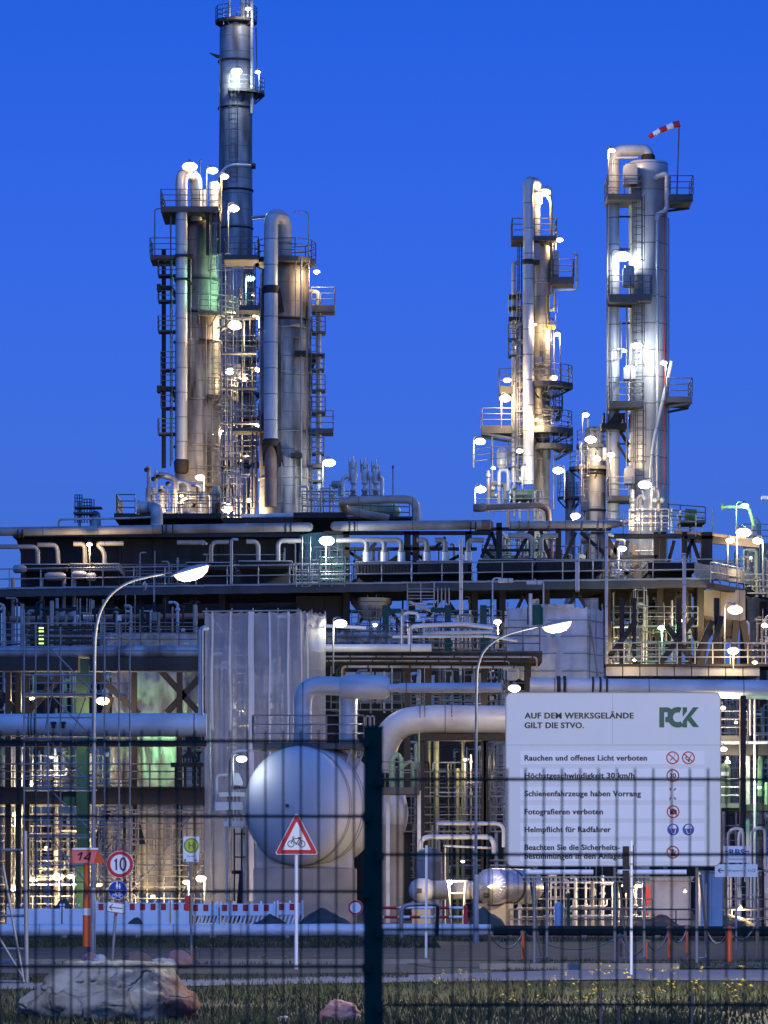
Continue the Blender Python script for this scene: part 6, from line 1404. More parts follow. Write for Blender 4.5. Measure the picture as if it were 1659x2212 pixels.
# ================================================================ centre: galleries above and below the fat pipes
d = 186
t = thing('pipe_gallery', 'long dark gallery girder carrying pale pipes between the two sheeted scaffolds', 'steel structure', P(900, GY(d), d))
b = MB(d); b.box(672, 1411, 1170, 1432, -0.6, 3); b.each('girder', 'brown', t); b = MB(d); b.box(672, 1408, 1170, 1411.3, -0.7, 3); b.build('deck_floor', 'deck', t)
for x in (740, 880, 925, 1046, 1140): b = MB(d); b.box(x-7, 1432, x+7, GY(d), -0.1, 0.4); b.build('column', 'dark', t)
b = MB(d); b.rail([(875, 1408, -0.4), (1165, 1408, -0.4)], 1.1, 0.06, 0.8); b.build('railing', 'raild', t)
for pts, w, l in (([(688, 1400), (932, 1399)], 17, 'fat pale pipe lying on the dark gallery girder next to the sheeting'), ([(846, 1376), (1055, 1374), (1118, 1384)], 6.5, 'thin pale pipe with a slight bend along the gallery'), ([(886, 1400), (886, 1355), (903, 1352), (1000, 1348), (1066, 1356)], 10, 'pale pipe rising in an elbow and running level to the curved lamp'), ([(912, 1365, 1), (1064, 1362, 1)], 8, 'pale pipe tucked under the level elbow pipe'), ([(869, 1392), (869, 1323), (904, 1325), (904, 1340)], 7, 'slim pale pipe in an upside down U above the gallery'), ([(702, 1352), (790, 1356)], 8, 'short pale pipe behind the lamp on its post')):
    t = thing('gallery_pipe', l, 'pipe', P(pts[0][0], pts[0][1], 184), 'pale pipes on the gallery'); b = MB(184); b.tube(pts, w, 0.3); b.build('pipe', 'bluepipe', t)
t = thing('portal_gantry', 'green painted portal frame in the shade above the gallery', 'steel frame', P(900, 1372, 205)); b = MB(205)
for x in (833, 967, 1044): b.box(x-7, 1308, x+7, 1412, -0.3, 0.3)
b.box(826, 1315, 866, 1324, -0.2, 0.25); b.box(930, 1313, 974, 1322, -0.2, 0.25); b.each('frame_member', 'green', t)
t = thing('hopper', 'pale grey cone hopper hanging below the deck beside the green frame', 'hopper', P(800, 1340, 222)); b = MB(222); b.lathe(802, [(1285, 92), (1296, 90), (1320, 50), (1332, 40)], 3); b.build('cone', 'clad', t)
t = thing('hopper', 'dark box hopper under the deck above the first sheeted scaffold', 'hopper', P(700, 1340, 226)); b = MB(226); b.box(640, 1290, 745, 1345, -1, 4); b.poly([(640, 1345), (745, 1345), (725, 1372), (660, 1372)], -0.9, 4); b.build('casing', 'brown', t)
t = thing('stair_tower', 'grey steel stair cage hanging under the deck near the tall down pipe', 'stairs', P(960, 1340, 219)); b = MB(219); b.rail([(880, 1322, 0), (938, 1322, 0)], 1.1, 0.07, 0.9); b.rail([(880, 1300, 0.4), (938, 1300, 0.4)], 1.1, 0.07, 0.9)
for x in range(938, 978, 8): b.rod((x, 1328), (x, 1270), 0.07)
b.bar((884, 1300), (940, 1324), 0.15); b.build('stair', 'galv', t)
t = thing('rear_hall', 'dark hall filling the view behind the gallery under the open truss', 'building', P(900, GY(252), 252)); b = MB(252); b.box(700, 1372, 1330, GY(252), -0.5, 8); b.build('wall', 'brown', t)
b = MB(252)
for x, y, w, h in ((770, 1440, 60, 40), (900, 1445, 40, 35), (1040, 1440, 60, 50), (720, 1520, 50, 30)): b.box(x, y, x+w, y+h, -0.62, -0.48)
b.each('window', 'dark', t)
t = thing('wall_panel', 'pale curtain wall panels behind the manifold pipe', 'wall', P(800, 1520, 200)); b = MB(200)
for x in (742, 776, 812, 848): b.box(x, 1452, x+32, 1520, -0.1, 0.1)
b.each('panel', 'clad', t)
# olive upright pipes behind the fence
d = 182
for x, w, y0, l in ((927, 6, 1595, 'slim olive upright pipe nearest the little platform'), (942, 12.5, 1588, 'thickest olive upright pipe under the rust stained pipe'), (967, 6, 1662, 'short olive upright pipe with a capped top'), (988.5, 8, 1660, 'medium olive upright pipe with a capped top'), (1000, 7, 1598, 'olive upright pipe before the dark column')):
    t = thing('olive_pipe', l, 'pipe', P(x, 1780, d), 'olive upright pipes'); b = MB(d); b.tube([(x, GY(d)), (x, y0)], w, n=14); b.lathe(x, [(y0+4, w), (y0+5, w*1.4), (y0+8, w*1.4), (y0+9, w)]); b.build('pipe', 'olive', t)
t = thing('green_column', 'bright green steel column with a ladder behind the slim street lamp', 'column', P(1050, GY(190), 190)); b = MB(190); b.box(1042, 1690, 1058, GY(190), -0.3, 0.3); b.box(1014, 1722, 1042, 1732, -0.2, 0.2); b.ladder(1036, 1700, 1850, -0.4, 0.4, False); b.build('column', 'green', t)
rows('pipe_bank', 'thin grey pipes and stairs between the olive pipes', 'pipes', 196, 880, 1090, 1600, 1790, 16, (2.5, 6), ('bluepipe', 'clad', 'dark', 'pgreen'), 5)
rows('pipe_bank', 'warm lit upright pipes above the small tank heads', 'pipes', 192, 860, 1095, 1780, GY(192), 15, (3, 11), ('clad', 'silver', 'olive', 'dark'), 6)
rows('pipe_bank', 'warm lit scaffold like pipework seen beside the notice board edge', 'pipes', 200, 1050, 1100, 1440, 1760, 9, (2.5, 5), ('clad', 'silver', 'dark'), 7)
t = thing('valve_platform', 'little railed platform with pale bent pipes behind the fence post', 'platform', P(860, GY(174), 174)); box_platform(t, 174, 820, 906, 1702, -1.2, 1.0, 'rail', 0.3)
b = MB(174)
for x in (838, 905): b.box(x-4, 1708, x+4, GY(174), -0.2, 0.2)
b.each('leg', 'bluepipe', t)
b = MB(174); b.tube([(846, 1702), (846, 1640), (858, 1628), (866, 1640), (866, 1702)], 12, 0.2); b.tube([(866, 1660), (890, 1640), (892, 1700)], 8, 0.3); b.build('pipe', 'pgreen', t)
for x, y0, y1 in ((898, 1610, 1700), (905, 1580, 1662)): b = MB(174); b.tube([(x, y1), (x, y0)], 3.6); b.build('post', 'pgreen', t)
t = thing('small_tank', 'pale tank with a curved end under the little railed platform', 'tank', P(850, 1790, 178)); b = MB(178); b.latheaxis(b.p(800, 1757, 0), b.p(882, 1757, 0), [(0, 0.95), (0.86, 0.95), (0.92, 0.8), (0.97, 0.45), (1, 0.1)], 32); b.build('shell', 'drum', t); b = MB(178); b.box(812, 1770, 870, GY(178), -0.8, 0.8); b.build('plinth', 'conc', t)
for pts, w, l in (([(909, 1850), (909, 1815), (922, 1808), (1058, 1808), (1067, 1822), (1067, 1845)], 10.5, 'pale pipe arched in a wide upside down U over the tank heads'), ([(940, 1779), (1088, 1779), (1088, 1830)], 8, 'pale pipe running level to the notice board above the arched pipe'), ([(958, 1827), (1060, 1832)], 5, 'thin bright pipe under the arched pipe')):
    t = thing('yard_pipe', l, 'pipe', P(pts[0][0], 1850, 160), 'pale pipes over the tank heads'); b = MB(160); b.tube(pts, w, 0.35); b.build('pipe', 'bluepipe', t)
    if len(pts) != 2 or True:
        b = MB(160); b.tube([(pts[0][0]+4, pts[0][1]+4, 0.3), (pts[0][0]+4, GY(160), 0.3)], 4); b.build('leg', 'bluepipe', t)
d = 150
t = thing('tank_head', 'small horizontal vessel with a flat pale end cap behind the boom rails', 'tank', P(906, GY(d), d)); b = MB(d); b.latheaxis(b.p(906, 1923), b.p(906, 1923)+Vector((2.0, 4.5, 0)), [(-0.03, 0.1), (0, 0.44), (0.02, 0.45), (0.1, 0.45), (0.11, 0.36), (1, 0.36)], 32); b.build('shell', 'drum', t); b = MB(d); b.box(903, 1919, 911, 1929, -0.3, -0.1); b.build('name_plate', 'ink', t); b = MB(d); b.box(890, 1946, 930, GY(d), 0.3, 1.5); b.build('support', 'conc', t)
t = thing('tank_head', 'shiny aluminium clad vessel with a ribbed round end beside the notice board', 'tank', P(1062, GY(d), d)); b = MB(d); a = b.p(1058, 1915); e = Vector((1.6, 3.2, 0)); rr = 39/K(d)
b.latheaxis(a, a+e, [(-0.07, 0.02), (-0.05, rr*0.5), (0, rr*0.97), (0.02, rr), (0.9, rr), (0.93, rr*1.02), (1, rr*0.9)], 48); b.build('shell', 'shiny', t)
b = MB(d); n_ = Vector((e.y, -e.x, 0)).normalized()
for k in range(28):
    an = 2*math.pi*k/28; q = n_*math.cos(an)+Vector((0, 0, math.sin(an))); b.sweep([a-e*0.062+q*rr*0.15, a-e*0.035+q*rr*0.7, a+q*rr], 0.012, 4)
b.each('end_rib', 'shiny', t); b = MB(d); b.latheaxis(a+e*0.45, a+e*0.5, [(0, rr*1.02), (1, rr*1.02)], 48); b.build('band', 'dark', t)
b = MB(d); b.latheaxis(b.p(1044, 1934, -0.2), b.p(1056, 1934, -0.2), [(0, .05), (0.1, .09), (0.9, .09), (1, .05)]); b.build('drain_valve', 'dark', t); b = MB(d); b.box(1030, 1952, 1110, GY(d), 0.5, 2.5); b.build('support', 'conc', t)
t = thing('standing_vessel', 'upright dark blue grey vessel behind the small flat ended tank', 'tank', P(925, GY(156), 156)); b = MB(156); b.lathe(928, [(GY(156), 56), (1842, 56), (1834, 40), (1830, 6)], 1); b.tube([(948, 1842, 1), (948, 1815, 1)], 8); b.build('shell', 'cladblue', t)
t = thing('work_trestle', 'grey trestle frame between the two tank heads', 'trestle', P(990, GY(146), 146)); b = MB(146); b.rod((975, GY(146)), (968, 1900), 0.08); b.rod((1000, GY(146)), (1006, 1900), 0.08); b.rod((965, 1902), (1010, 1902), 0.1); b.rod((968, 1930), (1006, 1930), 0.06); b.each('frame_member', 'galv', t)

# ================================================================ right hand side under the board and beyond
t = thing('lit_building', 'pale lit equipment building wall seen under the notice board', 'building', P(1450, GY(165), 165)); b = MB(165); b.box(1408, 1900, 1492, GY(165), 0, 4); b.build('wall', 'concl', t); b = MB(165); b.box(1404, 1896, 1496, 1900.5, -0.2, 4.2); b.build('roof', 'galv', t)
t = thing('blue_cabinet', 'tall light blue cabinet behind the last leg of the notice board', 'cabinet', P(1535, GY(140), 140)); b = MB(140); b.box(1512, 1884, 1559, GY(140), -0.3, 0.8); b.build('body', 'bluebox', t); b = MB(140); b.box(1535, 1890, 1536.5, GY(140)-6, -0.31, -0.29); b.box(1508, 1881, 1562, 1884.3, -0.4, 0.9); b.build('door_gap', 'galv', t)
t = thing('blue_canister', 'upright blue grey canister with a domed lid under the notice board', 'canister', P(1210, GY(138), 138)); b = MB(138); b.lathe(1207, [(GY(138), 20), (1956, 20), (1951, 12), (1948, 6)]); b.build('body', 'bluebox', t)
t = thing('green_post', 'flat green post beside the blue canister', 'post', P(1227, GY(138), 138)); b = MB(138); b.box(1224, 1929, 1231, GY(138), -0.08, 0.08); b.build('post', 'green', t)
t = thing('red_cabinet', 'narrow red cabinet before the pale lit wall', 'cabinet', P(1400, 1940, 160)); b = MB(160); b.box(1391, 1914, 1404, 1952, -0.2, 0.2); b.box(1396, 1952, 1399, GY(160), -0.05, 0.05); b.build('body', 'red', t)
rows('pipe_bank', 'upright lit pipes and posts in the yard under the notice board', 'pipes', 158, 1120, 1400, 1890, GY(158), 20, (2.5, 8), ('clad', 'dark', 'bluepipe', 'silver', 'galv'), 8)
rows('pipe_bank', 'upright pipes and posts in the yard behind the direction boards', 'pipes', 156, 1555, 1680, 1870, GY(156), 11, (3, 9), ('clad', 'dark', 'bluepipe', 'silver'), 9)
t = thing('yard_rail', 'low dark guard rail along the yard under the notice board', 'railing', P(1300, GY(150), 150)); b = MB(150); b.rail([(1100, GY(150), 0), (1700, GY(150), 0)], 0.75, 0.07, 2.0, 1); b.build('railing', 'raild', t)
d = 180
t = thing('gallery_structure', 'steel frame with galleries and a concrete pillar at the edge beyond the notice board', 'steel structure', P(1610, GY(d), d))
b = MB(d); b.box(1606, 1600, 1622, GY(d), 0.5, 1.2); b.build('pillar', 'concl', t); b = MB(d); b.box(1540, 1608, 1700, 1632, -0.4, 0.6); b.box(1540, 1738, 1700, 1752, -0.3, 1.5); b.box(1640, 1780, 1700, 1806, 0, 0.8); b.each('girder', 'dark', t)
b = MB(d); b.latheaxis(b.p(1540, 1606, -0.6), b.p(1700, 1604, -0.6), [(0, 0.07), (1, 0.07)]); b.tube([(1628, GY(d), -0.5), (1628, 1500, -0.5)], 6); b.tube([(1618, 1590, -0.5), (1618, 1505, -0.5)], 5); b.build('pipe', 'bluepipe', t)
box_platform(t, d, 1530, 1612, 1590, -0.6, 2, 'galv', 0.25); box_platform(t, d, 1530, 1606, 1736, -0.5, 2, 'galv', 0.2); box_platform(t, d, 1640, 1720, 1640, 0.3, 2, 'galv', 0.2)
b = MB(d); b.lathe(1642, [(1720, 12), (1640, 12), (1634, 6)]); b.tube([(1655, 1690), (1655, 1740)], 9); b.build('vessel', 'pgreen', t)
t = thing('green_vessel', 'bright green lit vessel on the gallery beyond the notice board', 'tank', P(1565, 1736, 184)); b = MB(184); b.lathe(1565, [(1736, 26), (1660, 26), (1652, 18), (1648, 4)]); b.build('shell', 'pgreen', t); b = MB(184); b.box(1554, 1668, 1572, 1676, -0.6, -0.3); b.build('name_plate', 'white', t)
for pts, l in (([(1573, GY(165)), (1573, 1792), (1605, 1788), (1607, 1850)], 'pipe hoop standing behind the direction boards'), ([(1623, GY(165)), (1623, 1792), (1652, 1786), (1654, 1930)], 'pipe hoop nearest the picture edge with a pale sheen'), ([(1590, 1900), (1597, 1800), (1604, 1790)], 'short bent pipe inside the hoop behind the direction boards')):
    t = thing('yard_pipe', l, 'pipe', P(pts[0][0], GY(165), 165), 'pale pipes beyond the notice board'); b = MB(165); b.tube(pts, 7, 0.35); b.build('pipe', 'bluepipe', t)
t = thing('yellow_tank', 'warm lit yellowish vessel cut off by the picture edge', 'tank', P(1665, GY(170), 170)); b = MB(170); b.lathe(1672, [(GY(170), 48), (1856, 48), (1848, 30)]); b.build('shell', 'tan', t)
rows('pipe_bank', 'densely lit pipes in the frame beyond the top corner of the notice board', 'pipes', 195, 1540, 1700, 1500, 1740, 16, (2.5, 9), ('clad', 'silver', 'olive', 'dark', 'pgreen'), 10)
rows('pipe_bank', 'warm lit pipes low beyond the notice board', 'pipes', 192, 1540, 1700, 1745, GY(192), 12, (3, 10), ('clad', 'dull', 'silver', 'dark'), 11)
t = thing('rear_shed', 'dark hall filling the view beyond the notice board', 'building', P(1500, GY(262), 262)); b = MB(262); b.box(1300, 1462, 1740, GY(262), -0.5, 8); b.build('wall', 'brown', t)
# hall under the deck at right: lower gallery, braces, columns
d = 216
t = thing('lower_gallery', 'grey panelled lower gallery with a handrail above the pale pipe', 'gallery', P(1450, GY(d), d))
b = MB(d)
for i in range(9): b.box(1308+i*37, 1441, 1343+i*37, 1461, -0.5, 3)
b.each('panel', 'galv', t); b = MB(d); b.box(1305, 1436, 1700, 1441, -0.8, 3.2); b.build('deck_floor', 'dark', t); b = MB(d); b.rail([(1308, 1436, -0.6), (1690, 1436, -0.6)], 1.15, 0.08, 1.0); b.build('railing', 'galv', t)
bars(t, d, [((1425, 1434, .3), (1500, 1335, .3)), ((1440, 1350, .4), (1500, 1430, .4)), ((1500, 1430, .4), (1540, 1340, .4)), ((1530, 1440, .4), (1560, 1330, .4)), ((1316, 1420, .4), (1375, 1340, .4))], 0.3)
for x, w in ((1345, 10), (1372, 7), (1468, 12), (1550, 12)): b = MB(d); b.box(x-w/2, 1290, x+w/2, 1440, 0.5, 0.9); b.build('column', 'dark', t)
for x in (1310, 1420, 1513, 1600, 1680): b = MB(d); b.box(x-6, 1461, x+6, GY(d), 0, 0.4); b.build('leg', 'dark', t)
t = thing('furnace_box', 'dark green tinted furnace box hanging under the deck behind the green lamp', 'furnace', P(1410, 1360, 230)); b = MB(230); b.box(1318, 1275, 1418, 1330, 0, 5); b.box(1418, 1275, 1490, 1360, -0.5, 5); b.poly([(1418, 1360), (1490, 1360), (1472, 1394), (1440, 1394)], -0.4, 4); b.build('casing', 'brown', t)
t = thing('hopper', 'warm lit beige hopper with a tapering foot under the side arm of the deck', 'hopper', P(1555, 1350, 228)); b = MB(228); v = [b.p(1516, 1275, 0), b.p(1610, 1275, 0), b.p(1610, 1275, 5), b.p(1516, 1275, 5), b.p(1516, 1328, 0), b.p(1610, 1345, 0), b.p(1610, 1345, 5), b.p(1516, 1328, 5), b.p(1560, 1372, 1.5), b.p(1590, 1372, 1.5), b.p(1590, 1372, 3.5), b.p(1560, 1372, 3.5)]
b.add(v, [[4, 5, 1, 0], [5, 6, 2, 1], [7, 4, 0, 3], [6, 7, 3, 2], [8, 9, 5, 4], [9, 10, 6, 5], [11, 8, 4, 7], [10, 11, 7, 6], [11, 10, 9, 8], [0, 1, 2, 3]]); b.lathe(1575, [(1372, 26), (1384, 20)], 2.5); b.build('casing', 'tan', t)
for x0, x1 in ((1525, 1535), (1545, 1540), (1600, 1612), (1614, 1606)): pass
t = thing('hopper_support', 'slanting dark legs carrying the warm lit hopper', 'steel frame', P(1560, 1440, 226)); b = MB(226)
for x0, x1 in ((1530, 1514), (1548, 1556), (1590, 1584), (1604, 1622)): b.bar((x0, 1340), (x1, 1440), 0.35)
b.each('strut', 'dark', t)
rows('pipe_bank', 'yellow green lit pipes and ladders under the deck behind the lower gallery', 'pipes', 228, 1315, 1460, 1330, 1440, 16, (2.5, 9), ('clad', 'olive', 'dark', 'silver'), 12)
rows('pipe_bank', 'warm lit pipes at the edge beyond the hopper', 'pipes', 230, 1618, 1700, 1320, 1440, 10, (3, 9), ('clad', 'dull', 'silver'), 13)
rows('pipe_bank', 'lit pipes between the gallery pipes and the small sheeted scaffold', 'pipes', 215, 980, 1100, 1318, 1410, 11, (3, 8), ('clad', 'dark', 'olive', 'silver'), 14)
rows('pipe_bank', 'shaded pipes under the deck between hopper and green frame', 'pipes', 240, 700, 1000, 1330, 1420, 14, (3, 8), ('clad', 'dark', 'dull'), 15, (20, 50))
t = thing('pipe_stack', 'pale blue upright pipe with a green tank top poking above the small sheeted scaffold', 'pipe', P(1150, 1360, 186)); b = MB(186); b.tube([(1128, 1420), (1128, 1372), (1146, 1370), (1146, 1282)], 8, 0.2); b.build('pipe', 'bluepipe', t); b = MB(186); b.lathe(1158, [(1345, 34), (1308, 34), (1302, 26)], 1.5); b.build('tank', 'green', t)
for x, y, l in ((1096, 1255, 'unlit hooded lamp on a hooked pole over the small sheeted scaffold'), (1158, 1260, 'second unlit hooded lamp on a hooked pole above the small sheeted scaffold'), (616, 1332, 'unlit hooded lamp on a hooked pole over the tall sheeted scaffold')):
    t = thing('work_light', l, 'light', P(x, y, 188), 'unlit work lights of the plant'); b = MB(188); b.tube([(x-32, 1420), (x-32, y-6), (x-14, y-6)] if x < 1100 else [(x+16, 1360), (x+16, y-4), (x+2, y-4)], 3.6, 0.2); b.build('pole', 'bluepipe', t); b = MB(188); b.box(x-20, y-5, x+12, y+3, -0.2, 0.2); b.build('lamp_housing', 'bluepipe', t)

rows('pipe_bank', 'pale pipes and walkways seen between the gallery girder and the rust stained pipe', 'pipes', 205, 880, 1100, 1436, 1530, 10, (3, 9), ('bluepipe', 'clad', 'dark', 'pgreen'), 21)
rows('pipe_bank', 'lit pipes and walkways behind the green lit sheeting', 'pipes', 200, 230, 440, 1452, 1700, 12, (3, 9), ('clad', 'dark', 'pgreen', 'silver'), 22)
rows('pipe_bank', 'pipes and valves around the feet of the green frame', 'pipes', 212, 820, 990, 1320, 1408, 10, (3, 8), ('bluepipe', 'dark', 'clad', 'green'), 23)
rows('pipe_bank', 'pipes standing on the slab roof behind the safety valves', 'pipes', 243, 655, 735, 1040, 1118, 6, (2.5, 6), ('clad', 'galv', 'silver'), 24)
rows('pipe_bank', 'lit pipes behind the braces under the silver column', 'pipes', 236, 1316, 1410, 1165, 1262, 10, (3, 10), ('clad', 'silver', 'dull', 'rustpipe'), 25)
rows('pipe_bank', 'warm lit pipes and walkways at the far end of the side arm', 'pipes', 234, 1600, 1700, 1180, 1290, 9, (3, 9), ('clad', 'silver', 'dull'), 26)
rows('pipe_bank', 'pipes standing in the dark frame below the slim column', 'pipes', 236, 1040, 1200, 1150, 1215, 12, (4, 10), ('clad', 'dull', 'rustpipe', 'pgreen'), 27)
rows('pipe_bank', 'warm lit pipes at the foot of the tallest tower', 'pipes', 250, 482, 555, 1000, 1122, 8, (2.5, 6), ('clad', 'silver', 'dull'), 28)

# more pipework on and around the deck
rows('pipe_bank', 'thin pipes and ladders on the deck around the green tank', 'pipes', 229, 636, 760, 1160, 1268, 9, (2.5, 6), ('galv', 'dull', 'clad', 'green'), 31)
rows('pipe_bank', 'thin dark pipes inside the open truss over the coolers', 'pipes', 231, 764, 1010, 1170, 1262, 14, (2.5, 7), ('dull', 'dark', 'clad', 'rustpipe'), 32)
rows('pipe_bank', 'thin pipes behind the handrail below the short dim column', 'pipes', 230, 1190, 1312, 1170, 1262, 9, (2.5, 7), ('dull', 'dark', 'galv', 'rustpipe'), 33)
rows('pipe_bank', 'thin pipes along the furnace wall behind the handrail', 'pipes', 232, 264, 636, 1190, 1270, 14, (2.5, 6), ('dark', 'dull', 'brown', 'galv'), 34, (0, 40))
rows('pipe_bank', 'pipes under the deck above the bare scaffold', 'pipes', 214, -20, 430, 1290, 1398, 22, (2.5, 7), ('dark', 'dull', 'bluepipe', 'brown'), 35)
rows('pipe_bank', 'dim pipes and trays under the gallery girder', 'pipes', 192, 690, 1090, 1436, 1540, 16, (2.5, 7), ('dark', 'dull', 'bluepipe', 'green'), 36)
rows('pipe_bank', 'dark pipes and walkways behind the fence post', 'pipes', 188, 770, 900, 1600, 1800, 10, (3, 8), ('dark', 'bluepipe', 'pgreen', 'clad'), 37)
rows('pipe_bank', 'pipes and walkways under the deck around the hanging stair cage', 'pipes', 226, 760, 1080, 1290, 1370, 13, (2.5, 6), ('dark', 'galv', 'green', 'dull'), 38)
rows('pipe_bank', 'braces and pipes under the deck above the lower gallery', 'pipes', 224, 1320, 1500, 1275, 1436, 12, (2.5, 6), ('dark', 'dull', 'olive', 'galv'), 39)
rows('pipe_bank', 'pipes on the deck behind the beige cooler box', 'pipes', 240, 1500, 1640, 1190, 1260, 10, (2.5, 7), ('dull', 'clad', 'galv', 'green'), 40)
rows('pipe_bank', 'thin risers on the shadow side of the two thick columns', 'pipes', 256, 480, 556, 560, 1000, 6, (2, 4), ('dull', 'dark', 'galv'), 41)
rows('pipe_bank', 'thin risers and ladders between the slim column and its side pipe', 'pipes', 256, 1112, 1134, 640, 1050, 3, (2, 4), ('dull', 'galv', 'dark'), 42)
t = thing('down_pipe', 'pale thin down pipe with a crook before the furnace wall', 'pipe', P(500, 1256, 221), 'pale down pipes in front of the deck'); b = MB(221); b.tube([(514, 1166), (500, 1164), (500, 1262)], 6, 0.3); b.build('pipe', 'bluepipe', t)
t = thing('bell_lamp', 'small unlit bell lamp hanging on the edge of the deck', 'light', P(313, 1268, 221.5)); b = MB(221.5); b.lathe(313, [(1276, 3), (1268, 10), (1264, 11), (1259, 5), (1255, 2)]); b.build('lamp_shade', 'galv', t)
t = thing('flood_light_pole', 'thin pole with a boxy unlit flood light over the edge of the deck', 'light', P(333, 1330, 219)); b = MB(219); b.rod((333, 1345), (333, 1240), 0.09); b.box(327, 1318, 333, 1338, -0.3, 0.1); b.build('pole', 'bluepipe', t)

rows('pipe_bank', 'dim pipes and walkways faintly seen through the tall sheeted scaffold', 'pipes', 182, 452, 640, 1400, GY(182), 16, (4, 12), ('dark', 'clad', 'dull', 'bluepipe'), 51, (0, 60))
rows('pipe_bank', 'dim pipes faintly seen through the small sheeted scaffold', 'pipes', 195, 1105, 1300, 1330, 1500, 10, (4, 12), ('dark', 'clad', 'dull'), 52)
rows('pipe_bank', 'thin pipes and ladders on the shaded side of the short dim column', 'pipes', 298, 1254, 1264, 960, 1180, 2, (2, 4), ('galv', 'dull'), 53)

# small runs along the gallery girder and ribs on the hopper
for x0, x1, y, w, l in ((690, 1160, 1418, 4, 'thin conduit along the face of the gallery girder'), (700, 1100, 1427, 3, 'thinner conduit low on the face of the gallery girder'), (740, 1120, 1440, 6, 'dull pipe hung just under the gallery girder')):
    t = thing('gallery_pipe', l, 'pipe', P(x0, y, 184.8), 'conduits on the gallery girder'); b = MB(184.8); b.tube([(x0, y+20, 0.3), (x0, y, 0), (x1, y+1, 0), (x1, y+24, 0.3)], w, 0.2); b.build('pipe', 'dull', t)
    b = MB(184.8)
    for k in range(9): xx = x0+10+(x1-x0-20)*k/8; b.box(xx-1.5, y-4, xx+1.5, y+4, -0.1, 0.5)
    b.each('pipe_clip', 'dark', t)

t = thing('tube_scaffold', 'scaffold of dark thin tubes standing before the dusty beige sheeting', 'scaffold', P(330, GY(175), 175)); b = MB(175)
for x in (222, 244, 285, 318, 355, 388, 420): b.rod((x, GY(175)), (x, 1740), 0.08)
b.each('upright', 'rail', t); b = MB(175)
for y in (1750, 1778, 1812, 1845, 1868, 1892, 1915, 1940): b.rod((218, y, -0.1), (440, y+1, -0.1), 0.07)
b.each('ledger', 'rail', t); b = MB(175)
for x0, x1, y0, y1 in ((224, 284, 1845, 1760), (286, 354, 1920, 1850), (356, 420, 1840, 1752), (300, 240, 1940, 1900), (390, 440, 1930, 1870)): b.rod((x0, y0, -0.15), (x1, y1, -0.15), 0.07)
b.each('diagonal_brace', 'rail', t)
rows('pipe_bank', 'dark thin pipes and walkway standing between the low lights and the beige sheeting', 'pipes', 176.5, 222, 300, 1745, GY(176), 6, (3, 7), ('dark', 'dull', 'rail'), 61)
rows('pipe_bank', 'dark pipes and walkways in front of the pale building behind the scaffold', 'pipes', 187, -20, 230, 1610, GY(187), 12, (3, 8), ('dark', 'rail', 'dull'), 62)
rows('pipe_bank', 'dark pipes in front of the olive upright pipes', 'pipes', 180, 900, 1085, 1620, 1800, 8, (2.5, 6), ('dark', 'rail', 'bluepipe'), 63)
